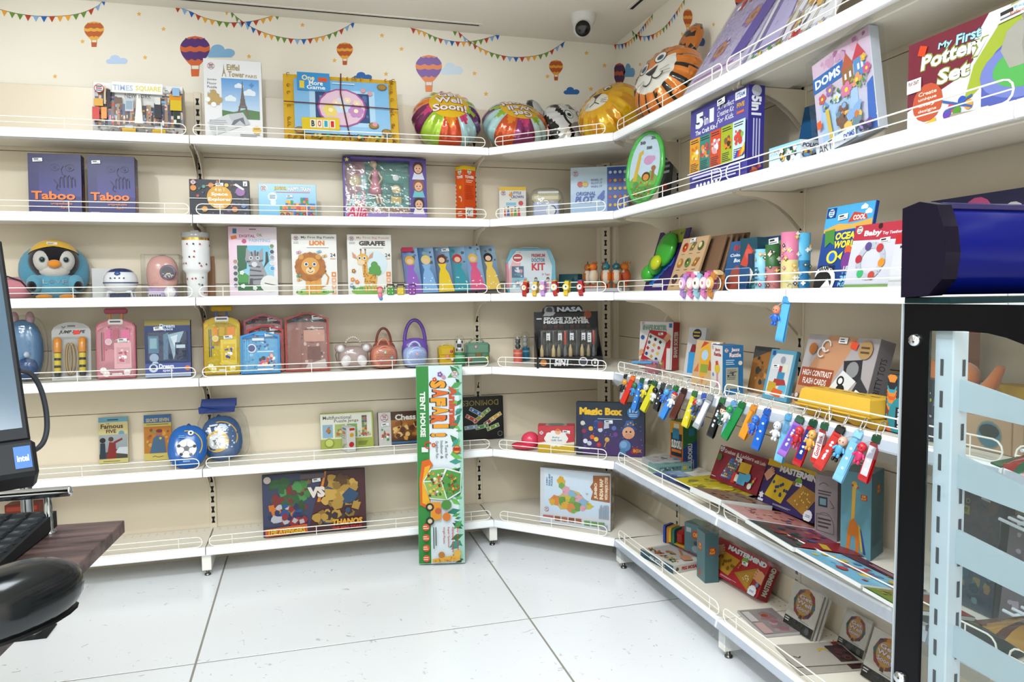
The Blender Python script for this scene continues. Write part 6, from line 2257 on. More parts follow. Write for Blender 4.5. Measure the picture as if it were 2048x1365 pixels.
bag('handbag', 'sage green toy satchel with beaded handle and daisies', 957, -.17, .125, .11, '5f8a72', '9aa88a', .09, .04, satchel('6a947c', '7a6a3a', ((-.1, .82, 'e8a0b0'), (.36, .3, 'f0e04a'), (-.35, .25, 'e0624a'))), dep=.04, beads=True, hr=.004, pw=.35)
def bottle(lab, u, anc, vT, r, c_low, c_mid, top, kind):
 P = spot_on(4, anc, u)
 h = on_up(P, V((0, 0, 1)), vT)
 t = thing('toy_bottle', lab, 'bottle', frame(P, -20), 'small clear topped bottles')
 mb = MB(GLOSS)
 mb.lathe([(r * .95, 0), (r, .004), (r, h * .36), (r * .98, h * .45)], c_low, n=18)
 mb.lathe([(r * 1.01, h * .3), (r * 1.01, h * .36)], c_mid, n=18)
 b = mb.build('base', t)
 mb = MB(GLOSS)
 if kind == 'car':
  mb.box(-r * .5, -r * .6, h * .5, r * .5, 0, h * .86, 'e8eaec', .008)
  mb.box(-r * .42, -r * .65, h * .62, r * .42, -r * .55, h * .74, '222a34', .003)
  for sx in (-1, 1):
   for z in (.54, .8):
    mb.ell((sx * r * .52, -r * .3, h * z), (.004, .008, .008), '181818', 8, 6)
 else:
  mb.ell((0, 0, h * .56), (r * .62, r * .6, h * .1), top, 12, 8)
  mb.ell((0, 0, h * .72), (r * .55, r * .5, h * .09), top, 12, 8)
  for sx in (-1, 1):
   mb.ell((sx * r * .4, 0, h * .8), (r * .2, r * .15, r * .2), top, 8, 6)
 mb.build('toy_figure', t)
 mb = MB(CLEAR)
 mb.lathe([(r, h * .45), (r, h * .8), (r * .9, h * .93), (r * .4, h), (.001, h * 1.005)], 'fff', n=18, caps=False)
 mb.build('clear_dome', t)
bottle('green based bottle with tiny white toy car inside its clear dome', 920, ('y', -.2), 672, .026, '2f8a58', '9ac8a8', '', 'car')
bottle('coral based bottle with dark grey bear inside clear dome', 1036, ('d', .72), 668, .024, 'e0685a', 'e8a090', '44464c', 'bear')
bottle('blue based bottle behind the coral based bottle', 1051, ('d', .56), 664, .022, '2f80a8', '8ac0d8', 'c8ccd0', 'bear')
# highlighter counter display
O, w_, h_ = place(4, ('d', .62), 1074, 1196, 628, -12, 0, .14)
O2 = spot_on(4, ('v', 738), 1074)
t = thing('pen_display', 'black counter display of bagged space themed highlighter pens', 'pen display', frame(O2, -12))
w_, h_ = .315, .26
mb = MB(CARD)
mb.box(0, .13, 0, w_, .136, h_ * 1.02, '17171b')
mb.box(0, 0, 0, w_, .004, .055, '151519')
for x in (0, w_ - .004):
 mb.add([(x + dx, y, z) for dx in (0, .004) for y, z in ((0, 0), (.136, 0), (.136, h_), (.11, h_ * .62), (0, .055))], [[0, 1, 2, 3, 4], [9, 8, 7, 6, 5]] + [[i, (i + 1) % 5, (i + 1) % 5 + 5, i + 5] for i in range(5)], '141418')
mb.box(.004, .004, 0, w_ - .004, .13, .03, '101014')
mb.prism([(w_ * .12, h_ * 1.0), (w_ * .76, h_ * 1.0), (w_ * .76, h_ * 1.09), (w_ * .72, h_ * 1.14), (w_ * .2, h_ * 1.14), (w_ * .14, h_ * 1.08)], .13, .136, '111116')
a = Art(mb, (0, .13, h_ * .62), (w_, 0, 0), (0, 0, h_ * .5))
a.t('NASA', .36, .8, .76, .98, 'd4dae4', .05)
a.c(.24, .85, .08, '9a9aa0', ry=.09)
a.c(.24, .86, .05, '3a3a44')
a.p([(.14, .64), (.3, .66), (.34, .78), (.18, .8)], 'b0b0b4')
a.c(.84, .68, .06, 'a04a2a')
a.r(.04, .52, .12, .56, 'ddd')
a.t('SPACE TRAVEL', .15, .48, .84, .6, 'e4e4e6', .05)
a.t('HIGHLIGHTER', .15, .35, .87, .47, 'e4e4e6', .05)
for i in range(9):
 a.r(.14 + i * .085, .16, .2 + i * .085, .3, ('4a2a24', '2a2a30', '50322a')[i % 3])
a = Art(mb, (0, 0, 0), (w_, 0, 0), (0, 0, .055))
a.c(.1, .5, .05, 'c87a2a')
a.t('5IN1', .26, .2, .48, .8, 'e8e8ee', .05, .15)
a.c(.7, .55, .07, 'dcdce2')
a.c(.7, .55, .055, '4a4a54')
a.c(.88, .45, .06, 'e8e8ee')
a.c(.88, .45, .045, '17171b')
a.r(.865, .35, .895, .55, 'e8e8ee')
a.spk(0, 0, 1, 1, ['889'], 16, .004, .009)
mb.build('display_box', t)
for i in range(10):
 mb = MB(GLOSS)
 c = ('c8ac78', '3a3a40', 'c8ac78', '9a8a6a', '55585c')[i % 5]
 x = .03 + i * (w_ - .06) / 9
 mb.lathe([(.006, .03), (.0095, .04), (.0095, .085), (.004, .1), (.003, .108)], c, (x, .06 + .02 * (i % 2), 0), 10)
 mb.lathe([(.0065, .11), (.0065, .165), (.003, .175)], ('3a3a3e', 'b83028')[i in (4, 9)], (x, .06 + .02 * (i % 2), 0), 8)
 p = mb.build('highlighter', t)
 if i in (1, 3, 5, 7, 8):
  mb = MB(CARD)
  mb.box(x - .008, .04, .12 + .01 * (i % 2), x + .01, .041, .165, 'e4e4e8')
  A_ = Art(mb, (x - .008, .04, .12), (.018, 0, 0), (0, 0, .04))
  A_.l(.2, .2, .8, .9, 3, '333')
  mb.build('price_tag', p)
mb = MB(CLEAR)
mb.box(.012, .03, .03, w_ - .012, .11, .19, 'fff', .012)
mb.build('clear_wrap', t)
def sorter(a):
 a.r(0, 0, 1, 1, 'dedad6')
 a.p([(0, .06), (.9, 0), (.95, .6), (.8, .8), (.3, .82)], 'b8262c')
 a.t('SHAPE SORTER', .08, .82, .82, .93, '8aa89a', .05, o='4a5a50', ow=.02)
 a.logo(.1, .95, .05)
 a.r(.88, .88, .97, .97, '3a6ab0')
 a.p([(.3, .76), (.82, .6), (.66, .1), (.16, .28)], 'd8d6d4')
 for i, c in enumerate(('2a6a4a', '2a2a34', '2a2a34', '5a5a5c', 'd8a03a', 'b83a34', 'b83030', 'c87a8a', 'e0b83a', '2a3a8a', 'c89a3a', '2c2a6a')):
  x, y = .34 + (i % 3) * .15 - (i // 3) * .035, .68 - (i // 3) * .12 - (i % 3) * .055
  (a.c if i % 2 else lambda x, y, r, c: a.star(x, y, r * 1.2, c, 4, .7))(x, y, .045, c)
 a.c(.1, .66, .06, '3a5a9a')
 a.hand(.84, .66, .11, 'd8a078', 140)
 a.hand(.06, .34, .1, 'd8a078', -60)
 a.r(.84, .0, .96, .45, 'e4e0dc')
 a.tick(.58, .72, .14)
def sorter_side(a):
 a.r(0, 0, 1, 1, 'b0242a')
 b = a.sub(.1, .25, .9, .82, 3)
 b.t('SHAPE SORTER', .02, .1, .98, .9, 'e0dcd8', .05)
bx('game_box', 'red and white shape sorter box standing near the corner', 4, ('x', -.15), 1277, 1343, 643, 'd4ccc8', sorter, sorter_side, A=-62, lean=4, th=.05)
# marker set
O = spot_on(4, ('v', 748), 1258)
t = thing('marker_set', 'small clear case of coloured markers in front of shape sorter', 'marker set', frame(O, -50))
mb = MB(GLOSS)
mb.box(0, 0, 0, .13, .07, .004, 'a8b0b8')
mb.box(.075, 0, .004, .13, .05, .045, 'a05868', .004)
mb.build('case_base', t)
for i, c in enumerate(('4a9ad8', 'e0602a', '8a7ac8', 'd8c84a')):
 mb = MB(GLOSS)
 mb.tube([(.01 + .02 * i, .01 + i * .015, .05 - .006 * (i % 2)), (.1 + .01 * i, .02 + i * .012, .05 - .006 * (i % 2))], .0065, c, 8)
 mb.build('marker', t)
mb = MB(CLEAR)
mb.box(-.003, -.003, 0, .133, .073, .06, 'fff', .002)
mb.build('clear_case', t)
def cupcard(a):
 a.r(0, 0, 1, 1, 'd0d0d4')
 a.c(.5, .87, .26, '241c44', ry=.22)
 a.l(.3, .8, .7, .94, 2, 'd8b83a', .3)
 a.p([(.2, .08), (.62, .08), (.66, .5), (.16, .5)], '3a9ad8')
 a.p([(.22, .5), (.62, .5), (.5, .66), (.3, .66)], '8a2a34')
bx('toy_card', 'white card pack with a blue cup and red lid, behind rocket puzzle', 4, ('x', -.13), 1366, 1400, 655, 'd0d0d4', cupcard, A=-76, lean=10, th=.02, cat='card pack')
def rocket(a):
 a.r(0, 0, 1, 1, 'c8a67a')
 a.p([(.3, .2), (.56, .26), (.62, .7), (.5, .96), (.3, .92), (.2, .72)], 'd8a02a')
 a.p([(.2, .82), (.5, .96), (.3, .98)], 'b8442a')
 a.c(.4, .68, .13, 'a8c4d8')
 a.p([(.6, .6), (.85, .36), (.6, .36)], 'b8502a')
 a.p([(.2, .5), (.05, .3), (.24, .3)], 'c86a3a')
 a.p([(.34, .2), (.5, .22), (.44, .04)], 'e07a2a')
 a.r(.3, .3, .58, .48, '8a9a3a')
 a.tick(.6, .86, .3)
bx('wooden_puzzle', 'light wooden puzzle board showing a yellow rocket', 4, ('x', -.23), 1381, 1432, 680, 'b8966a', rocket, A=-84, lean=10, th=.012, cat='puzzle', mat=MATTE)
def jazz_f(a):
 a.r(0, 0, 1, 1, '2c6ea0')
 a.logo(.18, .9, .1)
 a.t('Jazz', .4, .86, .82, .95, 'e8e0e0', .04, o='a02a34', ow=.03)
 a.t('Rattle', .32, .76, .88, .85, 'e8e0e0', .04, o='a02a34', ow=.03)
 a.l(.15, .6, .6, .72, 3, 'b8d0e4')
 a.c(.85, .64, .1, 'e8d8c0')
 a.r(.15, .12, .75, .55, 'a8a690')
 a.l(.2, .3, .7, .52, 6, '666')
 a.spk(.2, .36, .7, .5, ['222', '555'], 10, .03, .05)
def jazz_l(a):
 a.r(0, 0, 1, 1, 'dcd8d2')
 a.t('Jazz', .34, .86, .8, .94, 'a02a34', .05)
 a.t('Rattle', .26, .77, .88, .85, 'a02a34', .05)
 a.logo(.16, .94, .09)
 a.c(.55, .52, .22, 'd8b82a')
 a.r(.48, .12, .62, .42, 'd88a9a')
 a.c(.2, .38, .08, '5a90c8')
 a.p([(.4, .66), (.6, .68), (.66, .6), (.44, .58)], 'c83a3a')
bx('toy_box', 'blue baby rattle box with red lettering and a white side', 4, ('x', -.27), 1445, 1486, 692, '2c6ea0', jazz_f, None, jazz_l, A=-4, lean=0, th=.085)
def frames_a(a):
 a.r(0, 0, 1, 1, 'a06a34')
 a.p([(0, 1), (1, 1), (0, .72)], '4a4a4a')
 a.spk(.1, .1, .9, .85, ['8a5a2a', 'b87a3a', '6a6a64', '3a3a3a', 'c88a4a'], 18, .06, .14, 2)
bx('wooden_puzzle', 'dark orange wooden puzzle board behind the blue framed one', 4, ('x', -.14), 1494, 1538, 692, '8a5a30', frames_a, A=-88, lean=12, th=.01, cat='puzzle', mat=MATTE)
def frames_b(a):
 a.r(0, 0, 1, 1, '5a9ab4')
 a.p([(.1, .08), (.9, .08), (.9, .92), (.26, .92), (.1, .8)], 'd4d4d6')
 a.r(.44, .42, .72, .56, '3a8ab0')
 a.p([(.3, .28), (.86, .3), (.76, .42), (.36, .42)], 'a83a34')
 a.p([(.14, .16), (.5, .14), (.46, .34), (.16, .36)], 'c8a030')
 a.p([(.5, .12), (.88, .16), (.88, .32), (.6, .3)], '5ab8d8')
 a.p([(.3, .1), (.7, .06), (.8, .2), (.4, .24)], 'd8602a')
 a.r(.46, .56, .58, .68, 'b83a3a')
 a.r(.62, .58, .8, .72, 'e0dcc8')
 a.c(.55, .8, .1, '9aa0a8')
 a.tick(.2, .62, .26)
 a.r(.08, .88, .2, .97, '2a4a8a')
bx('framed_puzzle', 'light blue framed tray puzzle of a toy boat', 4, ('x', -.2), 1523, 1572, 698, '4a8aa6', frames_b, A=-88, lean=14, th=.014, cat='puzzle')
def flash(a):
 a.r(0, 0, 1, 1, 'aaa2a2')
 a.p([(.25, 0), (.5, .4), (.72, 1), (.32, 1), (.1, .5)], 'c08c68')
 a.p([(0, .4), (.1, .5), (.2, 0), (0, 0)], 'b88862')
 a.r(.02, .28, .5, .54, '9a4a2c')
 a.t('HIGH CONTRAST', .05, .43, .48, .51, 'ece4de', .02)
 a.t('FLASH CARDS', .08, .32, .43, .4, 'ece4de', .02)
 a.p([(.6, .68), (.84, .72), (.88, .44), (.66, .4)], '2c2a2c')
 a.c(.74, .58, .08, '8a8a8c')
 a.p([(.46, .26), (.62, .56), (.82, .44), (.66, .16)], 'dcdcdc')
 a.c(.62, .42, .05, '1c1c1c')
 a.c(.64, .3, .06, '1c1c1c')
 a.c(.62, .42, .03, 'eee')
 a.p([(.72, .06), (.86, .5), (1, .34), (.92, .04)], '35343a')
 a.p([(.66, .02), (.72, .22), (.92, .18), (.9, .0)], 'e0e0e0')
 for i in range(7):
  a.arc(.7 + i * .03, .1, .03, 0, 300, .01, '222', 6)
 a.p([(.8, .2), (.86, .34), (.94, .3), (.88, .18)], 'e8e8e8')
 a.c(.86, .84, .09, 'b08a5a')
 a.l(.8, .78, .92, .9, 2, '5a4a30', .1)
 a.r(.66, .84, .75, .93, 'e8502a', -14)
 a.r(.48, .9, .6, .98, 'e8e8e8')
 a.l(.5, .91, .58, .97, 2, '444')
 for i, c in enumerate(('6a4a34', '2a2a2c', '4a4a4c', 'b89a5a')):
  a.c(.06 + i * .11, .12, .045, c)
  a.c(.06 + i * .11, .14, .025, 'c8c0b8')
 a.c(.14, .8, .06, 'a8642e')
 a.arc(.33, .85, .06, 0, 320, .015, 'd8d4d0')
 a.arc(.28, .76, .05, 0, 320, .015, 'd8d4d0')
def flash_side(a):
 a.r(0, 0, 1, 1, '7c787c')
 b = a.sub(.2, .3, .8, .8, 3)
 b.t('BITTY TOTS', .05, .15, .95, .85, '2c2a2c', .0)
 a.c(.5, .14, .3, '3a383a')
bx('flash_card_box', 'big grey and tan flash card box leaning on the right wall', 4, ('x', -.24), 1583, 1722, 668, 'a09898', flash, flash_side, A=-90, lean=16, th=.05)
# yellow egg carton style container
O = spot_on(4, ('x', -.3), 1588)
e1 = on_line(V((-.3, 0, SH[4])), V((0, 1, 0)), 1738)
L_ = (e1 - V((O.x, O.y, SH[4]))).length
t = thing('egg_container', 'yellow plastic egg carton style container on the right wall shelf', 'container', frame(O, -90) @ Matrix.Diagonal((1, 1, .66, 1)))
mb = MB(MATTE)
for i in range(5):
 x = L_ * (.1 + .2 * i)
 mb.lathe([(.02, .0), (.032, .012), (.04, .042)], 'd6a838', (x, .055, 0), 12)
mb.box(.004, .012, .034, L_ - .004, .098, .05, 'd8ab3a', .004)
mb.build('base', t)
mb = MB(MATTE)
n = 10
P_ = []
for s, z in ((0, .05), (-.0, .056), (.006, .058), (.014, .115), (.02, .122)):
 P_.append([(s, s, z), (L_ - s, s, z), (L_ - s, .11 - s, z), (s, .11 - s, z)])
pts = [q for r in P_ for q in r]
F = [[i * 4 + k, i * 4 + (k + 1) % 4, (i + 1) * 4 + (k + 1) % 4, (i + 1) * 4 + k] for i in range(4) for k in range(4)] + [[16, 17, 18, 19], [3, 2, 1, 0]]
mb.add(pts, F, 'dcb03c')
for i in range(5):
 mb.add([(L_ * (.14 + .18 * i) + dx, .055 + dy, .1225) for dx, dy in ((-.016, -.003), (.016, -.003), (.016, .003), (-.016, .003))], [[0, 1, 2, 3]], '6a4a1c')
mb.build('lid', t)
def octo(a):
 a.r(0, 0, 1, 1, '16283a')
 a.p([(0, 0), (.25, 0), (.25, 1), (0, 1)], '3a4a50')
 R = random.Random(2)
 for i in range(16):
  a.c(.12, .03 + i * .062, .1, R.choice(['d8602a', '3a9ab0', '8a3a2a', '2a2a30', 'e08a3a']), n=6)
 a.c(.35, .25, .28, '2f8a98', ry=.34)
 b = a.sub(.22, .06, .42, .44, 3)
 b.r(0, 0, 1, 1, '1a2030')
 b.t('OCTOPUS', .06, .2, .94, .8, 'e0e8ea', .04)
 a.t('Octo', .44, .74, .86, .84, 'e4ecee', .04)
 a.r(.42, .64, .88, .69, 'a8b83a')
 a.c(.4, .88, .08, '9ab')
 a.arc(.8, .2, .2, 60, 300, .03, 'b8c8cc')
bx('game_box', 'dark blue octopus game box beside the yellow container', 4, ('x', -.25), 1768, 1830, 748, '16283a', octo, A=-90, lean=3, th=.05, w=.16)
# ---- key rings along the right wall rail
KR = [(1262, 'b8babd', '22262a', 'd8e4dc', 'e8c8a8', 'pale grey strap key ring with a white dressed charm, first from corner', None, '2a2a2e'),
 (1280, 'd8321f', 'e8702a', '221c1c', 'e8a03a', 'red strap key ring with an orange topped black charm', None, None),
 (1297, '3a86dc', '1f5a34', '3a8ad0', '2f7a4a', 'blue strap key ring second after the red one near corner', ('3a86dc', ''), None),
 (1313, '1f6a3c', '1a3a28', '2a7a4a', '4a9ad8', 'dark green strap key ring with blue faced green charm', None, None),
 (1325, 'd8d02c', '2a5a3a', 'e0c83a', 'e8e4d0', 'lemon yellow looped strap key ring near the corner end', None, None),
 (1340, '26282c', '3a3a3e', 'e8e8e8', '1a1a1c', 'black strap key ring with a white and black charm near corner', ('26282c', ''), None),
 (1352, '8a9090', '6a7070', '5aa0e0', 'd8e0e8', 'slate grey strap key ring with light blue charm', None, None),
 (1368, '3f8ee4', '2a6a3a', '3a78d0', '5ab0f0', 'bright blue strap key ring hanging in front of rocket puzzle', None, None),
 (1384, '5a3028', '3a2420', 'e8e8ec', 'd8b8a0', 'brown strap key ring with pale pink charm', None, 'c03030'),
 (1404, 'e4d42c', '2f6a3c', 'e8dc50', 'e8e0b0', 'wide yellow strap key ring in front of blue rattle box', ('e4d42c', ''), None),
 (1421, '3a74d4', '3a5ab8', '3a6ad0', 'c83a3a', 'royal blue strap key ring left of the silver tags', None, None),
 (1438, 'a8acb0', '888c90', '3a3c42', 'b8bcc0', 'silver grey strap key ring holding a dark charm', ('e8e8ec', ''), None),
 (1461, '17181c', '2f6a3c', 'e8ecf0', '2a2a30', 'black strap key ring with white printed lettering', ('17181c', 'COOL'), None),
 (1483, '8cc4ec', '6aa4d0', '2f5a48', 'e8c4a4', 'pale blue looped strap key ring with brown haired charm', None, '4a3424'),
 (1503, '238a46', '1f6a3c', 'e8e4e0', '2a9a50', 'green strap key ring with a white charm beneath boat puzzle', None, None),
 (1525, 'ee9a24', 'd8882a', 'a86ac8', 'e0b8e0', 'orange strap key ring with lilac charm', None, None),
 (1551, '2a6cd0', '2a5ab0', '2a6cd0', '3a7ae0', 'deep blue wide strap key ring at the left end of container', ('2a6cd0', ''), None),
 (1592, '7cc4ec', '5aa4d0', 'e8ecf0', 'e8ecf4', 'sky blue strap key ring with white charm before yellow container', None, None),
 (1620, 'a86ad0', '2a5a48', 'e06aa8', 'e88ab8', 'purple strap key ring with printed name panel', ('6a4ac0', 'STAR'), None),
 (1645, 'c8262a', '1f4a38', 'c02a34', 'd83a44', 'red strap key ring with blue printed panel', ('2a3a8a', 'HERO'), None),
 (1666, 'd82c28', '2a5a3a', 'e8a84a', 'e8b060', 'red strap key ring with white lettered panel and honey bear charm', ('f4f0ee', 'Good luck'), None),
 (1704, 'd02a22', '1c1c1e', '1c1c20', 'e8b038', 'red strap key ring with black clasp and blond black dressed charm', ('d02a22', 'NINJA'), None),
 (1738, '8cccf4', '9ad4f4', '5ab0e0', 'e8b8a0', 'ice blue strap key ring with a tiny dog face print', ('8cccf4', ''), None),
 (1772, 'c8242a', '1f4a30', 'd8306a', 'd82a3a', 'crimson strap key ring nearest the display rack', ('d8d4d8', ''), None)]
for i, (u, st, bd, bo, hd, lab, tx, pr) in enumerate(KR):
 z = SH[4] + .036
 P = on_line(V((-D + .001, 0, z)), V((0, 1, 0)), u - 6)
 charm(P, -62 + (i * 37) % 23 - 8, st, bd, bo, hd, lab, 'key rings along the right wall rail', .076 + .02 * ((i * 7) % 5) / 4, True, ((i * 29) % 17) + 13, tx, -.018 if i % 3 else .018, pr)
# ================================================================ FIFTH SHELF
def novel1(a):
 a.r(0, 0, 1, 1, 'd8cc90')
 a.r(0, .89, 1, 1, '6aa4bc')
 a.l(.3, .91, .7, .97, 1, '2a4a5a', .1)
 a.t('THE', .26, .84, .38, .87, '5a3a20', .01)
 a.t('Famous', .08, .75, .84, .85, '5a3420', .03)
 a.t('FIVE', .26, .65, .6, .73, '5a3420', .03)
 a.c(.78, .64, .1, '6aa0b8')
 a.g(.02, .1, .98, .62, '8a9aa0', 'a8b0b4')
 a.p([(.02, .1), (.98, .1), (.98, .22), (.6, .3), (.02, .2)], '4a4a44')
 a.p([(.55, .22), (.98, .18), (.98, .34), (.7, .34)], 'd0d8dc')
 a.p([(.26, .1), (.6, .1), (.58, .44), (.36, .46)], '8a2a2a')
 a.c(.42, .52, .09, '5a3a2a')
 a.p([(.55, .42), (.82, .5), (.8, .54), (.5, .46)], '8a2a2a')
 a.p([(.04, .1), (.24, .1), (.22, .44), (.06, .44)], '2c3848')
 a.c(.14, .5, .1, '2a2220')
 a.r(0, 0, 1, .09, 'd8cc80')
 a.l(.15, .03, .85, .06, 1, '5a5030')
def novel2(a):
 a.r(0, 0, 1, 1, 'd8c468')
 a.r(0, .82, 1, 1, '3a6aa0')
 a.t('SECRET SEVEN', .08, .84, .92, .92, 'd8c890', .03)
 a.l(.1, .77, .9, .8, 1, '6a5a30', .05)
 a.r(0, .16, 1, .74, 'c07a2a')
 a.spk(.02, .18, .98, .72, ['a8642a', 'd88a2a', 'e0a040', '7a4a2a', '8a8a5a'], 20, .05, .12, 4)
 a.p([(.2, .16), (.8, .16), (.74, .5), (.5, .56), (.34, .48)], '4a6a8a')
 a.c(.56, .6, .12, 'b06a48')
 a.c(.56, .64, .12, '7a2a20', ry=.07)
 a.c(.6, .48, .05, 'e0c040')
 a.line([(.3, .08), (.4, .1), (.5, .07), (.7, .09)], .015, '4a3a20')
bx('paperback', 'paperback with cream title band and a boy in red, left of two on fifth shelf', 5, ('y', -.05), 198, 257, 836, 'd8cc90', novel1, lambda a: a.r(.1, .02, .9, .98, 'e0d8c4'), lean=6, th=.014, cat='book')
bx('paperback', 'yellow paperback with blue title band, beside the football bags', 5, ('y', -.05), 289, 344, 831, 'd8c468', novel2, lambda a: a.r(.1, .02, .9, .98, 'e0d8c4'), lean=6, th=.012, cat='book')
def footbag(lab, P, roll, w, h, main, trim, hole):
 t = thing('football_bag', lab, 'bag', frame(P, 8, 24, roll), 'blue football bags')
 mb = MB(GLOSS)
 mb.ell((0, .03, h * .48), (w / 2, .028, h / 2), main, 18, 12, pw=.82)
 zf = lambda r, p: .028 * max(0, 1 - min(r, 1) ** 3) ** .5
 A_ = ArtE(mb, w * .47, h * .47, zf, GLOSS)
 def w3(x, y):
  q = ArtE.w(A_, x, y)
  return V((q.x, .029 - q.z, h * .48 + q.y))
 A_.w = w3
 A_.arc(.46, .5, .43, -30, 100, .03, trim, 12)
 if hole:
  A_.c(.36, .4, .3, 'e0b020', n=18)
  A_.c(.34, .4, .22, 'd8d8d4', n=18)
  A_.star(.34, .4, .12, '4a4a4a', 5, .55)
  A_.spk(.5, .1, .95, .8, ['c8d8e8', '5a8ac0', '2a4a80'], 16, .02, .05, 3)
  A_.l(.2, .74, .5, .84, 1, 'f4f4f4')
 else:
  A_.c(.48, .42, .27, 'e8ecf0', n=18)
  A_.star(.48, .42, .09, '1c1c20', 5, .8)
  for k in range(5):
   an = math.radians(90 + 72 * k)
   A_.c(.48 + .22 * math.cos(an), .42 + .22 * math.sin(an) * A_.asp, .05, '1c1c20', n=6)
   A_.line([(.48 + .08 * math.cos(an), .42 + .08 * math.sin(an) * A_.asp), (.48 + .2 * math.cos(an), .42 + .2 * math.sin(an) * A_.asp)], .015, '333')
  A_.c(.56, .8, .08, 'e8ecf0')
  A_.c(.56, .8, .03, '222')
  A_.l(.24, .66, .42, .74, 2, '8ac0f0')
  A_.l(.1, .08, .6, .16, 1, '8ac0f0')
 mb.build('pouch', t)
 mb = MB(MATTE)
 mb.tube([(-w * .1, .04, h * .95), (-w * .02, .04, h * 1.02), (w * .08, .04, h * .95)], .004, '1a3a7a', 6)
 mb.build('cord_loop', t)
 return t
P = spot_on(5, ('y', -.3), 372)
tb = footbag('bright blue football bag lying over the shelf rail, front of the pair', P + V((.0, .0, .016)), 6, .165, .2, '2464b4', 'e0b82a', False)
P = spot_on(5, ('y', -.22), 440)
tb = footbag('denim blue football bag with yellow ring in clear hanging bag', P + V((.02, .03, .02)), -4, .18, .215, '34588a', 'e0b020', True)
mb = MB(CLEAR)
mb.ell((0.01, .03, .12), (.115, .045, .135), 'fff', 14, 8, pw=.7)
mb.build('clear_bag', tb)
O = on(435, 828, 1, -.06)
M = frame(on(398, 829, 1, -.09), 0, 8, 2)
mb = MB(CARD)
W_ = (on(473, 829, 1, -.09) - on(398, 829, 1, -.09)).length
mb.add([(0, 0, 0), (W_ * .94, 0, .008), (W_ * .96, -.004, .035), (W_, .0, .04), (W_, .0, .075), (.01, 0, .07), (0.012, -.004, .036), (-.005, 0, .03)], [[0, 1, 2, 6, 7], [6, 2, 3, 4, 5]], '1c3f94')
mb.add([(0, .003, 0), (W_ * .94, .003, .008), (W_, .003, .075), (.01, .003, .07)], [[3, 2, 1, 0]], '1c3f94')
o = mb.build('header_card', None, M)
o.parent = tb
bpy.context.view_layer.update()
o.matrix_parent_inverse = tb.matrix_world.inverted()
def jenga(a):
 a.r(0, 0, 1, 1, 'a8b44a')
 a.r(.0, .28, .97, .97, 'e4e4d6')
 a.t('Multifunctional', .05, .82, .58, .92, '4a4438', .01)
 a.t('Puzzle Jenga', .26, .71, .72, .81, '4a4438', .01)
 for i, c in enumerate(('8ab0cc', 'a8b86a', '7aa858')):
  a.r(.04 + i * .23, .32, .23 + i * .23, .68, c)
  a.spk(.05 + i * .23, .34, .22 + i * .23, .66, ['b86a3a', '5a5a5a', 'e0c898', '6a8a4a'], 6, .02, .05, i)
 R = random.Random(4)
 for i in range(8):
  for j in range(2):
   a.r(.78 + j * .05, .36 + i * .068, .826 + j * .05, .42 + i * .068, R.choice(['5a8a5a', 'c8442a', '3a6aa0', 'd8b04a', '6a5a4a']))
 a.spk(.7, .3, .97, .5, ['c8b080', 'd84a2a', '5a8a4a', 'e8d8a0'], 14, .02, .03, 6)
 a.c(.16, .18, .09, '8a9a3a')
 a.c(.16, .18, .07, 'c8d06a')
 a.l(.7, .08, .9, .2, 3, '7a8a2a')
bx('game_box', 'olive edged stacking block game box on the fifth shelf', 5, ('y', -.085), 642, 748, 828, 'a8b44a', jenga, lambda a: a.r(0, 0, 1, 1, '8a9a3a'), lean=7, th=.04)
bx('toy_box', 'small white box standing corner-on before the stacking block game', 5, ('y', -.16), 695, 712, 856, 'd8d8d4', lambda a: (a.c(.55, .68, .24, 'e0a02a'), a.c(.5, .3, .3, 'c82c2a'), a.r(.3, .86, .9, .96, 'c8402a')), None, lambda a: (a.l(.1, .5, .8, .85, 4, 'b0a898'), a.r(.2, .7, .7, .8, 'd8884a'), a.r(.2, .88, .8, .96, '5a80a8'), a.spk(.1, .1, .9, .4, ['8ab060', 'd8b060'], 6, .06, .12)), A=20, th=.065)
def chess(a):
 a.r(0, 0, 1, 1, '4a2c18')
 a.r(0, 0, .24, 1, 'd0ccc8')
 a.g(.24, .1, 1, .75, '3a1c10', 'a86a2c')
 a.spk(.24, .1, 1, .75, ['d89a3a', '8a4a1c', 'e8c078', '5a2c14', 'b87828'], 34, .03, .08, 4)
 a.r(.24, .04, 1, .1, '3a6a9a')
 a.t('Chess', .32, .74, .72, .92, 'e8e4d8', .04)
 a.r(.78, .74, .9, .9, '3a7ab0')
 a.t('5+', .8, .77, .88, .87, 'fff', .04)
 a.logo(.12, .84, .07)
 a.spk(.02, .1, .22, .55, ['c83a3a', '3a6ab0', 'e0b040', '4a8a4a', 'fff'], 12, .02, .04, 2)
 a.tick(.06, .58, .14)
bx('game_box', 'brown chess game box partly hidden by the tall green tent box', 5, ('y', -.085), 758, 862, 826, '4a2c18', chess, lambda a: a.r(0, 0, 1, 1, '3a2010'), lean=8, th=.04)
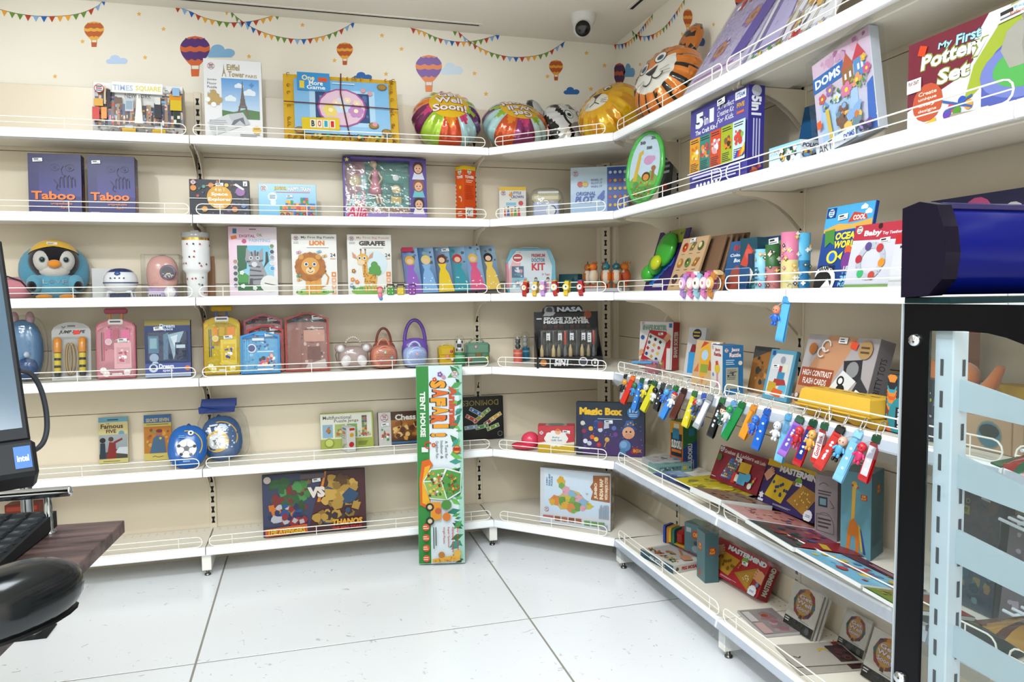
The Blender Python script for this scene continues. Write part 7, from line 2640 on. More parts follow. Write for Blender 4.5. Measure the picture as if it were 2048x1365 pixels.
def dominoes(a):
 a.r(0, 0, 1, 1, '101014')
 b = a.sub(.0, .78, 1, .94, 2)
 b.t('DOMINOES', .1, .1, .82, .9, 'a89448', .0)
 for x, y, an, c in ((.62, .62, 35, '6aa83a'), (.5, .5, 35, 'a8b02a'), (.72, .42, 30, '9a3a3a'), (.84, .52, 30, 'e0b03a'), (.44, .66, -30, '3a7ac8'), (.36, .5, -30, 'd84a2a'), (.56, .3, 10, '4a9a4a'), (.78, .28, 20, '6a9a3a'), (.34, .3, 5, '8ab0d8')):
  a.r(x - .13, y - .045, x + .13, y + .045, 'e4e0d0', an)
  a.r(x - .12, y - .035, x + .12, y + .035, c, an)
  for k in (-1, 1):
   ca, sa = math.cos(math.radians(an)), math.sin(math.radians(an))
   a.c(x + k * .06 * ca, y + k * .06 * sa * a.asp, .018, 'f4f0e4', n=8)
 a.c(.92, .12, .05, '8a8a8a')
 a.c(.92, .12, .04, '101014')
bx('game_box', 'black dominoes box standing upside down, right of the tent box', 5, ('y', -.07), 908, 1008, 797, '101014', dominoes, lean=3, th=.045)
O = spot_on(5, ('v', 902), 1050)
t = thing('plastic_toy', 'bright pink plastic toy with rounded top beside red gift box', 'toy', frame(O, -20))
mb = MB(GLOSS)
mb.ell((-.005, .03, .02), (.065, .045, .02), 'e83a58', 14, 8)
mb.build('brim', t)
mb = MB(GLOSS)
mb.ell((.025, .035, .045), (.045, .04, .042), 'ea4664', 14, 9)
mb.build('dome', t)
def gift(a):
 a.r(0, 0, 1, .36, 'd8b42c')
 a.r(0, .36, 1, 1, 'c43a44')
 a.p([(0, .36), (.3, .42), (.6, .33), (1, .4), (1, .3), (0, .3)], 'e8e4dc')
 for i in range(10):
  a.c(.5 + .24 * math.cos(i * .628), .52 + .2 * math.sin(i * .628), .09, 'f0ece6', n=8)
 a.c(.5, .52, .25, 'f0ece6', ry=.18)
 a.t('Baby', .4, .52, .6, .6, '5a8aa0', .02)
 a.t('Gift Set', .36, .42, .66, .5, '5a8aa0', .02)
 a.c(.55, .78, .08, 'e8b090')
 a.c(.55, .84, .06, 'c87a3a', ry=.03)
 a.logo(.1, .74, .06)
 a.tick(.68, .72, .2, -6)
def gift_top(a):
 a.c(.5, .5, .3, 'b8b0b0', ry=.5)
 a.c(.5, .5, .22, '7a8a7a', ry=.3)
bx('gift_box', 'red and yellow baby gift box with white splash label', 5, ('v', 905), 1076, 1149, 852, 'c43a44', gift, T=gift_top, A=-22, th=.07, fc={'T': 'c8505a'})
def magic(a):
 a.g(0, 0, 1, 1, '2c2848', '182838')
 a.g(.1, .0, 1, .75, '4a2c68', '1c3450')
 a.t('Magic Box', .05, .72, .68, .9, 'e8b82a', .06)
 a.l(.32, .68, .68, .7, 1, 'c8d8e8', .02)
 a.c(.84, .82, .09, '2f7cc0')
 a.t('110', .78, .82, .9, .89, 'e8f0f8', .04)
 a.l(.78, .74, .9, .8, 2, 'd0e0f0', .05)
 a.tick(.42, .6, .12)
 a.c(.36, .55, .08, '2f4a7a')
 for x, y, c in ((.1, .6, 'c8c8b8'), (.22, .5, 'e8a82a'), (.3, .62, '3a5a9a'), (.36, .48, 'c8ccd8'), (.46, .56, '8a2a30'), (.12, .45, '8a2a4a'), (.14, .26, 'd8dce4'), (.2, .22, 'c0c8d8'), (.24, .34, 'd8642a'), (.3, .3, 'e8c03a'), (.46, .3, 'd8a850'), (.34, .2, 'b8302a'), (.56, .52, '5a6ab0'), (.58, .4, '6a3a8a')):
  a.c(x, y, .035, c, n=9)
 for x in (.45, .36, .29):
  a.p([(x - .04, .5), (x + .04, .52), (x + .03, .64), (x - .03, .62)], ('8a2a30', 'b8bcc8', '2a3a78')[int(x * 10) % 3])
 a.line([(.46, .3), (.42, .16)], .014, 'c8963a')
 a.p([(.68, .54), (.86, .56), (.9, .5), (.64, .48)], '2a4a8a')
 a.p([(.7, .55), (.85, .57), (.84, .68), (.74, .67)], '34609a')
 a.c(.77, .44, .09, 'e0a884')
 a.c(.77, .38, .06, 'd8946c', ry=.04)
 for x in (.74, .8):
  a.c(x, .46, .014, '222')
 for x, y in ((.76, .6), (.8, .63), (.84, .6)):
  a.star(x, y, .018, 'e8a82a')
 a.c(.72, .2, .085, '5a86b8')
 a.c(.7, .22, .05, '7aa4d0')
 a.p([(.62, .02), (.74, .02), (.72, .14), (.66, .14)], '4a7aa8')
 a.p([(.8, .06), (.9, .04), (.92, .16), (.84, .18)], '9a2a30')
 a.t('BOX', .84, .08, .96, .14, 'd8a038', .04)
 a.l(.04, .1, .22, .14, 1, 'd8dce8')
 for i in range(24):
  a.c(random.random(), .1 + .55 * random.random(), .004, 'dfe8ff', n=5)
bx('game_box', 'large dark navy magic trick box with yellow title, corner shelf', 5, ('v', 909), 1152, 1289, 804, '182838', magic, lambda a: a.r(0, 0, 1, 1, '141e2a'), A=-30, lean=3, th=.05)
def sud_r(a):
 a.r(0, 0, 1, 1, '1c6a3c')
 a.p([(0, 0), (1, 0), (1, .6), (0, .45)], '1f3f8a')
 b = a.sub(.3, .1, .7, .55, 3)
 b.t('SUDOKU', .02, .1, .98, .9, 'd8dce0', .05)
 a.r(.4, .7, .8, .86, '2a7a9a')
 a.c(.1, .15, .1, 'd87ab0')
def sud_l(a):
 a.g(0, 0, 1, 1, 'b8281c', 'dca02a')
 a.r(.3, .86, .7, .95, 'd8d0b8')
 a.r(.08, .26, .92, .74, '1a2a34')
 a.r(.2, .62, .7, .84, '2a7a9a')
 a.t('SUDOKU', .12, .42, .9, .6, 'e4e4dc', .05)
 a.r(.14, .34, .86, .4, 'e0742a')
 a.l(.12, .14, .88, .24, 2, '2a9ac8', .2)
bx('game_box', 'narrow green, blue and orange number game box near the corner', 5, ('x', -.105), 1366, 1394, 846, '1c6a3c', sud_r, None, sud_l, A=12, lean=0, th=.085)
def flat(name, lab, k, p0, p1, depth, th, col, T=None, F=None, R=None, z=0, cat='book', group=None, fc={}, mat=None, tip=0, b=.0008):
 """thing lying on shelf k; p0,p1 pixels of its front edge on the shelf; extends depth away from it"""
 h = SH[k] + .001 + z
 P, Q = on(p0[0], p0[1], 2, h), on(p1[0], p1[1], 2, h)
 A = math.degrees(math.atan2(Q.y - P.y, Q.x - P.x))
 w = (Q - P).length
 mb = MB(CARD if mat is None else mat)
 mb.box(0, 0, 0, w, depth, th, col, b, fc=fc)
 if T:
  T(Art(mb, (0, 0, th), (w, 0, 0), (0, depth, 0)))
 if F:
  F(Art(mb, (0, 0, 0), (w, 0, 0), (0, 0, th)))
 if R:
  R(Art(mb, (w, 0, 0), (0, depth, 0), (0, 0, th)))
 return tag(mb.build(name, None, frame(P, A) @ Matrix.Rotation(-math.radians(tip), 4, 'X')), lab, cat, group)
flat('toy_box', 'low white box lying behind the teal box near the corner', 5, (1284, 932), (1306, 944), .19, .04, 'b8b8b8', lambda a: a.spk(.1, .1, .9, .9, ['a86a5a', '8a8a8a', 'd0c8c0', '6a6a70'], 16, .05, .14, 3), cat='box')
flat('toy_box', 'low pale teal box lying in front of the number game box', 5, (1312, 949), (1384, 943), .075, .035, '7ca4a0', lambda a: a.spk(.1, .1, .9, .9, ['8ab4b0', '6a9490'], 8, .05, .1, 3), lambda a: (a.r(.1, .25, .7, .75, '5a7a80'), a.spk(.1, .2, .7, .8, ['b8c8c8', '3a5a6a'], 14, .02, .04), a.r(.74, .3, .86, .7, 'b8b04a'), a.c(.94, .5, .03, '4a5a60')), cat='box')
def snakes(a):
 a.r(0, 0, 1, 1, '8a2430')
 a.t('Snakes & Ladders', .12, .82, .74, .93, 'e4dcd8', .02)
 a.t('with Ludo', .76, .8, .98, .9, 'e4dcd8', .02)
 a.logo(.06, .92, .05, 'a88')
 a.p([(.2, .14), (.42, .14), (.54, .72), (.32, .76)], '4a5a9a')
 R = random.Random(2)
 for i in range(8):
  for j in range(6):
   x, y = .22 + j * .037 + i * .014, .17 + i * .07
   a.r(x, y, x + .028, y + .05, R.choice(['e0d8c0', '5a8ac0', 'd8b84a', '5a9a5a', 'b84a4a', '6a5aa0']))
 a.c(.08, .66, .05, '4a7a3a')
 a.r(.54, .44, .76, .72, 'd8a82c')
 a.r(.58, .12, .74, .42, '5ab0d8')
 a.r(.46, .1, .54, .4, 'c83a2a')
 a.r(.52, .16, .58, .36, 'e8e0d8')
 a.c(.76, .36, .06, '5ab0d8')
 for i, c in enumerate(('d84a7a', 'e0a03a', '6ab04a', '3a8ac0')):
  a.c(.9 - i * .015, .4 - i * .08, .02, c)
 a.c(.84, .16, .04, 'e8e8e0')
 a.l(.04, .08, .14, .12, 1, 'e0d8d8')
 a.tick(.42, .7, .13, -8)
def spine(txt, bg, col):
 def f(a):
  a.r(0, 0, 1, 1, bg)
  b = a.sub(.2, .1, .8, .9, 3)
  b.t(txt, .02, .1, .98, .9, col, .04)
 return f
for lab, y, L, th, c in (('pale edged book lying beneath the snakes and ladders box', -1.2, .31, .0145, 'd4d0ca'), ('pale edged thin book lying beneath the purple code game box', -1.53, .33, .0085, 'cfc8c0')):
 mb = MB(CARD)
 mb.box(0, 0, 0, L, .16, th, c, .001, fc={'T': '8a5a44'})
 tag(mb.build('story_book', None, frame(V((-.178, y, SH[5] + .001)), -90)), lab, 'book')
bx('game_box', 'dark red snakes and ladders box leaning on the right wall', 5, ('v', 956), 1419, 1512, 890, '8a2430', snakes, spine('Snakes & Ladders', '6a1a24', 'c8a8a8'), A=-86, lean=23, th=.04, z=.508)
def mind(bg, tcol, p1, p2, txt):
 def f(a):
  a.r(0, 0, 1, 1, bg)
  if tcol != bg:
   a.p([(0, .84), (.4, .86), (.6, .95), (1, .86), (1, 1), (0, 1)], tcol)
  a.t('MASTERMIND', .24, .78, .96, .92, txt, .06, o='3a3230', ow=.02)
  a.c(.6, .7, .06, '7aa83a', ry=.045)
  a.p([(.1, .2), (.42, .14), (.52, .66), (.2, .7)], p1)
  R = random.Random(3)
  for i in range(11):
   a.c(.2 + .26 * R.random(), .28 + .3 * R.random(), .022, '2a3a6a' if tcol != bg else '7a5a1a', n=8)
  if tcol == bg:
   a.p([(.5, .3), (.82, .04), (.86, .72)], p2)
   a.p([(.56, .32), (.79, .12), (.82, .6)], 'b8862a')
   for i in range(14):
    a.c(.66 + .12 * R.random(), .26 + .14 * R.random(), .008, 'f4e8c0', n=5)
   a.hand(.92, .52, .1, 'd89a70', 80)
   a.hand(.12, .66, .1, 'd89a70', -60)
   a.c(.94, .3, .025, '5aa0c8')
   for i, c in enumerate(('c84a8a', 'e0884a', '6ab04a')):
    a.c(.92, .24 - i * .06, .022, c)
   for x, y in ((.56, .56), (.64, .6), (.55, .48)):
    a.star(x, y, .025, 'b87a2a', 3)
  else:
   a.p([(.5, .24), (.82, .08), (.98, .56), (.68, .66)], p2)
   for i in range(14):
    a.c(.6 + .28 * R.random(), .24 + .3 * R.random(), .012, 'e8c870', n=5)
   a.hand(.1, .68, .09, 'd89a78', -40)
   a.r(.52, .6, .6, .68, '8a6a3a')
   a.star(.06, .18, .05, 'e0e0e8', 6, .6)
  a.c(.9, .1, .07, 'e8e8ea')
  a.star(.9, .1, .075, 'e8e8ea', 12, .85)
  a.l(.86, .07, .94, .13, 2, '3a6ab0', .1)
  a.l(.3, .06, .62, .1, 2, 'c8c0d0')
  a.r(.02, .05, .12, .1, 'e4e0e8')
  a.tick(.58, .6, .1)
 return f
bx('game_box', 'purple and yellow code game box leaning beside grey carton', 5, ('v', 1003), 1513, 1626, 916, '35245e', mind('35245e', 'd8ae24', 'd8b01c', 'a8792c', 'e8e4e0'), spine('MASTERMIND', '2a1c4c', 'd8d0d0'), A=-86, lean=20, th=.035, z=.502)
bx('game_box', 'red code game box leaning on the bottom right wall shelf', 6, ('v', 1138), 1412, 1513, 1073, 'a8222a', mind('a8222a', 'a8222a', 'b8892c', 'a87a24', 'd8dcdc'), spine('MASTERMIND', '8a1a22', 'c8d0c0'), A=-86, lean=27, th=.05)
def ok_grey(a):
 a.r(0, 0, 1, 1, '96888a')
 a.l(.14, .68, .84, .77, 2, '4a4044', .3)
 a.r(.16, .5, .56, .66, '2c3a44')
 a.r(.22, .53, .5, .63, '7a98a4')
 a.arc(.4, .8, .22, 30, 160, .02, '3a3034')
 a.line([(.66, .62), (.86, .52), (.72, .5)], .02, '3a3034')
 a.l(.16, .16, .74, .34, 3, '4a4044', .3)
 a.arc(.45, .26, .42, 60, 120, .015, '4a4044')
 a.line([(.1, .38), (.1, .12), (.86, .1), (.86, .26), (.7, .38), (.1, .38)], .015, '4a4044')
def okbadge(a, x, y, w):
 a.r(x, y, x + w, y + w * a.asp, 'b82a28', 2)
 a.t('OK', x + w * .14, y + w * a.asp * .5, x + w * .86, y + w * a.asp * .9, 'e8b83a', .05)
 a.t('PLAY', x + w * .1, y + w * a.asp * .1, x + w * .9, y + w * a.asp * .42, 'e8b83a', .05)
def ok_front(a):
 a.g(0, 0, 1, 1, '6a9eac', '5c909e')
 okbadge(a, .66, .68, .2)
 a.p([(.34, .28), (.44, .28), (.5, .84), (.38, .84)], 'd8a83c')
 a.c(.44, .86, .09, 'd8a83c')
 a.c(.5, .83, .06, 'e0b858')
 a.c(.38, .84, .04, 'b83030')
 a.c(.56, .82, .04, 'b83030')
 a.p([(.2, .1), (.3, .08), (.36, .26), (.5, .24), (.52, .04), (.6, .04), (.64, .24), (.58, .38), (.44, .46), (.3, .42), (.24, .3)], 'd0792c')
 a.p([(.58, .4), (.66, .36), (.76, .08), (.68, .08)], 'c8b03a')
 a.p([(.64, .36), (.7, .32), (.84, .06), (.76, .06)], '2c4a94')
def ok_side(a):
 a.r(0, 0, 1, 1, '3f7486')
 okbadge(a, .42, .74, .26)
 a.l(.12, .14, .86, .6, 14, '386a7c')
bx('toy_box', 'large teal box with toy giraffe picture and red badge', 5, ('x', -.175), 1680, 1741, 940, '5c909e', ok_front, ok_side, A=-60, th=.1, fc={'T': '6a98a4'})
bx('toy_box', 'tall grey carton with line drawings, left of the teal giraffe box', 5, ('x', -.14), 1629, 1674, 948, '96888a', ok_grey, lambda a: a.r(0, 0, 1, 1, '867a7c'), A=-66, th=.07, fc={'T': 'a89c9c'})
# ---- story books lying in a fanned pile along the front of the shelf
BK = [('thin dark red storybook with blue snowy cover, far end of the fanned pile', (1304, 954), (1378, 988), .13, .014, 0, '5a1c28', ('3a5a9a', 'a8c0d8', '2a3a4a', 'e0e4e8', '4a7ab8'), 0),
 ('bright yellow storybook in the fanned pile near the dark red one', (1346, 960), (1432, 1000), .17, .005, .024, 'd8c82a', ('e0d030', 'c8b01c', '8a8a3a', 'e8e080'), 0),
 ('glossy dark brown book under the snakes and ladders box', (1428, 985), (1500, 1024), .12, .008, .004, '3a2420', ('5a2a2c', '4a3a34', '7a5a3a', '2a1c1a'), 0),
 ('white edged thick book with brown photo cover in the pile', (1379, 984), (1440, 1012), .21, .02, 1, 'e4e2de', ('8a6a54', 'a88a6a', '5a4a44', 'b05a3a', '6a8a9a'), 1),
 ('pink covered story book with cream pages in the pile middle', (1442, 1013), (1496, 1046), .24, .012, 1, 'e0d8d4', ('d8a8a4', 'c87a70', 'e8c8b8', 'a85a4a', '3a4a7a'), 1),
 ('large dark green story book with red corner, pages fanned', (1490, 1046), (1584, 1104), .23, .012, 1, 'd8dad8', ('2c4a4c', 'a03a5a', '4a5a8a', 'c8642a', '3a6a4a', '8a2a34'), 2),
 ('pale blue storybook with maroon stripe nearest the rack frame', (1590, 1104), (1720, 1178), .2, .01, 1, 'd4d8d8', ('7ac0e0', '9ad4ec', 'c83a3a', '5a9ac8', 'e8c83a'), 3),
 ('green and red story book at the near end of the pile', (1724, 1182), (1800, 1226), .2, .01, 1, '3a5a3c', ('7a9a3a', 'b8302a', '5a8a3a', '9ab85a'), 0)]
def cover(cols, kind, seed):
 def f(a):
  a.g(.01, .02, .99, .98, cols[0], cols[1])
  a.spk(.02, .05, .98, .95, list(cols), 34, .02, .08, seed)
  if kind == 2:
   a.p([(.55, .98), (.98, .98), (.98, .1), (.8, .3)], '9a242c')
   a.r(.72, .5, .95, .6, 'd8b82a', -20)
  if kind == 3:
   a.p([(.0, .7), (.98, .8), (.98, .98), (.0, .98)], '5a1c34')
   a.l(.3, .83, .9, .94, 2, 'd8b8c0', .3)
   a.p([(.3, .3), (.6, .36), (.8, .5), (.5, .46)], 'c83a3a')
 return f
for i, (lab, p0, p1, dp, th, z, col, cols, kd) in enumerate(BK):
 lift = 12 if z == 1 else 0                                  # these rest on the wire guard and tip back onto the shelf
 flat('story_book', lab, 5, p0, p1, dp, th, col, cover(cols, kd, i + 3), z=.052 if lift else z, tip=lift, group='fanned story books', fc={'F': 'e6e6e2', 'R': 'e6e6e2', 'E': col})
# ================================================================ BOTTOM SHELF
def heroes(a):
 a.r(0, 0, 1, 1, '34344a')
 a.p([(0, 0), (.42, 0), (.58, 1), (0, 1)], '3a3f5c')
 a.p([(.42, 0), (1, 0), (1, 1), (.58, 1)], '4a2228')
 a.p([(.52, .5), (.6, 1), (.62, 1), (.55, .5)], 'e08a2a')
 # plain generic colour shapes instead of the printed characters
 a.spk(.02, .3, .5, .98, ['2f5a34', '3f7a3c', '7a2a28', '2c4a2c', '5a3a34', '8a5a2a', '4a8a4a'], 40, .03, .09, 4)
 a.spk(.02, .12, .4, .55, ['2a4a8a', '8a2a2c', 'b8b8c0', '24305a', 'c8742a'], 24, .02, .06, 5)
 a.spk(.55, .3, .96, .98, ['8a6a2c', 'b08a3c', '5a3a1c', '2c4a6a', 'c8a04a', '3a2a24'], 44, .03, .1, 6)
 a.spk(.45, .1, .9, .4, ['2a4a6a', '8a6a2c', 'b8903c', '3a2a2c'], 20, .03, .07, 7)
 a.spk(.22, .12, .44, .34, ['8a2228', 'b8b0b4', '7a2430'], 9, .03, .06, 9)
 a.t('VS', .43, .58, .6, .76, 'e4d8cc', .07)
 a.r(.02, .02, .42, .15, 'd8602a', 3)
 a.t('THE AVENGERS', .04, .03, .4, .13, 'e8b82a', .06, .1, o='7a1c1c', ow=.02)
 a.t('THANOS', .66, .1, .96, .2, 'e8a82a', .06, .1, o='5a1c1c', ow=.02)
 a.t('THE MAD TITAN', .66, .03, .95, .08, 'd83a2a', .04, .1)
 a.c(.05, .92, .035, 'c8b8b0')
 a.r(.36, .9, .6, .98, '5a4a50')
 a.tick(.48, .84, .08)
bx('game_board', 'wide dark red and green action game pack leaning on bottom shelf', 6, ('v', 1076), 527, 733, 952, '34344a', heroes, lambda a: a.r(0, 0, 1, 1, '3a2428'), lean=5, th=.035, cat='game pack')
def tent(a):
 a.r(0, 0, 1, 1, 'dce8ee')
 a.r(0, 0, .27, 1, '2f8a3c')
 a.g(.27, .5, 1, 1, 'e6eef2', 'dce9f2')
 # leaves
 R = random.Random(6)
 a.p([(.9, 0), (1, 0), (1, 1), (.88, 1), (.93, .8), (.88, .6), (.94, .45), (.87, .25)], 'a8d4c4')
 for i in range(46):
  y = (i + R.random()) / 46
  x, an, L = R.uniform(.9, 1), R.uniform(2.2, 4.1), R.uniform(.12, .34)
  c = R.choice(['2f7a44', '4aa050', '1f5a38', '3f9a8a', '6ab84a', '2a8068'])
  x2, y2 = x + L * math.cos(an), y + L * math.sin(an) * a.asp
  mx, my, nx, ny = (x + x2) / 2, (y + y2) / 2, -math.sin(an) * L * .22, math.cos(an) * L * .22 * a.asp
  a.p([(x, y), (mx + nx, my + ny), (x2, y2), (mx - nx, my - ny)], c)
 b = a.sub(.05, .55, .22, .875, 1)
 b.t('TENT HOUSE', .02, .15, .72, .85, 'e8f0e4', .05)
 b = a.sub(.68, .69, .9, .9, 1)
 b.t('Animal', .02, .1, .98, .9, 'c8502a', .05)
 b = a.sub(.25, .615, .72, .93, 1)
 for i, ch in enumerate('SAFARI!'):
  x = .02 + i * .14
  b.t(ch, x, .12 + .12 * (i % 2), x + (.125 if ch not in 'I!' else .06), .82 + .12 * (i % 2), ('eda022', 'e0681c', 'eda022')[i % 3], .07, .0, o='2a1c14', ow=.04)
 for i, s in enumerate(('A Tent for', 'Indoor &', 'Outdoor Fun.')):
  b = a.sub(.6 - i * .1, .53, .67 - i * .1, .62, 1)
  b.t(s, 0, .05, 1, .95, '33424a', .0)
 a.c(.6, .94, .05, 'c890a8', n=5)
 a.flower(.52, .955, .06, '7a4ab0')
 a.flower(.4, .93, .05, 'c83a4a')
 a.flower(.36, .6, .05, 'c8504a')
 a.c(.84, .955, .07, 'e8e0d4')
 a.logo(.84, .955, .06)
 a.c(.86, .575, .09, 'c83a2a')
 a.c(.86, .575, .075, 'e8a82a')
 a.r(.79, .568, .93, .585, 'a8281c')
 a.r(.1, .565, .24, .59, 'e8eee8')
 a.arc(.24, .6, .07, 30, 300, .03, 'c83a2a')
 # orange swoosh and tent picture
 a.p([(.05, .3), (.04, .42), (.1, .52), (.26, .53), (.34, .5), (.2, .46), (.14, .38), (.3, .27)], 'e0641c')
 a.p([(.1, .31), (.1, .41), (.16, .49), (.28, .5), (.22, .44), (.18, .38), (.3, .29)], 'eeb022')
 a.p([(.12, .42), (.28, .48), (.62, .485), (.96, .46), (.93, .36), (.64, .32), (.26, .33)], 'e8eef0')
 a.p([(.14, .42), (.3, .475), (.6, .48), (.5, .425)], '6aa84a')
 a.p([(.14, .415), (.5, .42), (.62, .325), (.26, .335)], '8ab85a')
 a.p([(.52, .42), (.64, .475), (.94, .455), (.92, .365), (.64, .328)], '4f9440')
 a.spk(.18, .34, .6, .47, ['d8982a', '5a3a24', 'e8c04a', '2f6a2c', 'f0e8d0', '9a9aa0', 'c8702a'], 60, .02, .05, 4)
 a.spk(.6, .34, .92, .46, ['2f6a2c', 'd8b02a', '6ab84a', 'c84a2a'], 30, .015, .04, 5)
 # jeep with animals
 a.r(.28, .225, .5, .315, 'e0942a')
 for y in (.22, .29):
  a.c(.26, y, .09, '2a2420')
  a.c(.26, y, .05, 'd8c8a0')
 a.c(.62, .3, .11, '4a8a3a')
 a.c(.62, .24, .09, 'd8782a')
 a.c(.44, .27, .07, 'c0603a')
 for i, s in enumerate(('Easy to Assemble', 'Attractive Colours', 'Super Spacious', 'Virgin Plastic')):
  b = a.sub(.82 - i * .1, .06, .89 - i * .1, .19, 1)
  b.t(s, 0, .1, (.98, .98, .8, .66)[i], .9, 'c0402c', .02)
 b = a.sub(.3, .05, .42, .19, 1)
 b.l(0, .1, 1, .9, 2, '46584a')
 for i in range(4):
  a.c(.17, .19 - i * .052, .075, 'd8582a')
  a.l(.11, .18 - i * .052, .23, .2 - i * .052, 2, 'f0dcc8')
 a.p([(.3, .012), (.9, .02), (.9, .05), (.3, .03)], 'e0a83a')
 a.c(.84, .055, .08, 'e0b04a')
 a.c(.5, .05, .07, 'b8783a')
 a.spk(.3, .012, .8, .04, ['b87a2a'], 12, .015, .025, 3)
O = on(838, 1132, 2, .001)
e1 = on(930, 1129, 2, .001)
A_t = math.degrees(math.atan2(e1.y - O.y, e1.x - O.x))
lean_t, th_t = 3.6, .09
rise = th_t * math.sin(math.radians(lean_t))
w_t = (e1 - O).length
O.z += rise
up_t = frame(O, A_t, lean_t).to_3x3() @ V((0, 0, 1))
h_t = on_up(O, up_t, 732)
mb = MB(CARD)
mb.box(0, 0, 0, w_t, th_t, h_t, '2f8a3c', .0015, fc={'F': 'dce8ee', 'R': '9ad0c8'})
tent(Art(mb, (0, 0, 0), (w_t, 0, 0), (0, 0, h_t)))
tag(mb.build('tent_box', None, frame(O, A_t, lean_t)), 'tall narrow green and white play tent box standing on the floor', 'box')
def imap(a):
 a.r(0, 0, 1, 1, 'd2d6de')
 a.g(.06, .22, .98, .97, 'c6d8ea', 'd4e2ee')
 b = a.sub(.08, .68, .2, .9, 3)
 for i, s in enumerate(('JUMBO', 'INDIA MAP', 'PUZZLE')):
  b.t(s, .02, .7 - i * .28, (.7, .98, .8)[i], .92 - i * .28, '3a6a8a', .04)
 # map lying on its side
 cl = ['d8a83a', '7aa858', 'd8a0b0', '8ab0c8', 'c8b84a', '6a9a4a', 'd8884a']
 out = [(.3, .86), (.37, .8), (.36, .7), (.42, .66), (.56, .62), (.7, .44), (.78, .4), (.7, .34), (.6, .32), (.5, .24), (.44, .24), (.4, .3), (.3, .28), (.26, .34), (.16, .36), (.12, .44), (.2, .5), (.28, .52), (.34, .6), (.28, .7), (.24, .8)]
 a.p(out, 'c8b070')
 R = random.Random(5)
 cs = [(.3, .8, .06), (.32, .7, .055), (.38, .62, .07), (.46, .56, .08), (.4, .46, .08), (.32, .44, .07), (.22, .43, .08), (.18, .4, .05), (.48, .44, .08), (.56, .5, .07), (.62, .42, .08), (.7, .4, .05), (.54, .36, .07), (.44, .34, .07), (.36, .36, .06), (.48, .28, .04), (.62, .35, .05)]
 for i, (x, y, r) in enumerate(cs):
  k = 7
  a.p([(x + r * R.uniform(.7, 1.05) * math.cos(6.283 * j / k), y + r * a.asp * R.uniform(.7, 1.05) * math.sin(6.283 * j / k)) for j in range(k)], cl[i % 7])
 for i in range(30):
  x, y = R.uniform(.2, .68), R.uniform(.34, .62)
  a.r(x, y, x + .03, y + .005, '8a7a5a')
 a.p([(.73, .52), (.99, .5), (.99, .96), (.76, .94), (.76, .82), (.72, .74), (.76, .66)], 'a0633a')
 for i, s in enumerate(('JUMBO', 'INDIA MAP', 'WITH MAJOR CITIES')):
  b = a.sub(.77 + i * .073, .53, .835 + i * .073, .94, 3)
  b.t(s, .02, .1, (.7, .9, .98)[i], .9, 'ecd8c0', .05)
 for i in range(4):
  a.r(.22 + i * .1, .08, .3 + i * .1, .16, ('9a5a3a', 'a86a4a', '8a4a34', 'a06040')[i])
 for i in range(3):
  a.r(.64 + i * .1, .06, .72 + i * .1, .14, '6a9a5a')
 a.r(.05, .12, .2, .16, 'b86a6a')
 b = a.sub(.84, .2, .98, .46, 3)
 b.l(0, 0, 1, 1, 9, '8a94a0')
 a.logo(.1, .27, .03)
 a.r(.86, .03, .96, .1, '9aa4ae')
bx('puzzle_box', 'big white jumbo map puzzle box on the bottom corner shelf', 6, ('v', 1046), 1080, 1221, 935, 'c4c6ca', imap, lambda a: (a.r(0, 0, 1, 1, 'a89c8c'), a.spk(0, 0, 1, 1, ['8a8078', '9a8a70', 'c0b8b0'], 20, .15, .4)), A=-40, lean=2, th=.055)
# block train: flat rounded plates threaded on a bar
O = spot_on(6, ('x', -.135), 1326)
t = thing('block_toy', 'toy train of blue, orange, yellow, green and red plastic pieces', 'toy', frame(O, -62) @ Matrix.Scale(.84, 4))
for i, (c, dx, s) in enumerate((('2448a0', 0, 1), ('c8782a', .022, .95), ('d8b02a', .036, .95), ('2a7a6a', .056, .92))):
 mb = MB(GLOSS)
 pts = []
 H_ = .1 * s
 for cx, cz, a0 in ((.012, .012, 180), (.068, .012, 270), (.068, H_ - .015, 0), (.012, H_ - .015, 90)):
  pts += [(cx + .012 * math.cos(math.radians(a0 + 30 * k)), cz + .012 * math.sin(math.radians(a0 + 30 * k))) for k in range(4)]
 mb.T = Matrix.Translation((dx, 0, 0)) @ Matrix.Rotation(math.radians(-90), 4, 'Z') @ Matrix.Translation((-.08, 0, 0))
 mb.prism(pts, 0, .014, c)
 mb.build('plate', t)
mb = MB(GLOSS)
mb.box(.074, .0, .014, .13, .08, .085, 'b02420', .014)
mb.lathe([(.012, .085), (.011, .1)], 'a82420', (.11, .03, 0), 12)
mb.lathe([(.012, .08), (.011, .095)], 'a82420', (.09, .06, 0), 12)
mb.build('engine', t)
mb = MB(GLOSS)
mb.box(.068, -.008, .0, .138, .088, .016, 'd8a82a', .005)
mb.build('engine_base', t)
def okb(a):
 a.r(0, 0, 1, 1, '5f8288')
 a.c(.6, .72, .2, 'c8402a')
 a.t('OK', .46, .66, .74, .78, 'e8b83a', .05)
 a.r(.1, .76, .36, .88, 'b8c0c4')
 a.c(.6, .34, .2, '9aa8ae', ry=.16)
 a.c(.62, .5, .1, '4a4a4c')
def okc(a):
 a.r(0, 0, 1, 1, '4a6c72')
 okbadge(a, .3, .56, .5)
bx('toy_box', 'teal grey cube box with round red badge behind a smaller one', 6, ('x', -.14), 1369, 1406, 1044, '5f8288', okb, A=-66, th=.07, fc={'T': '6a8c92'})
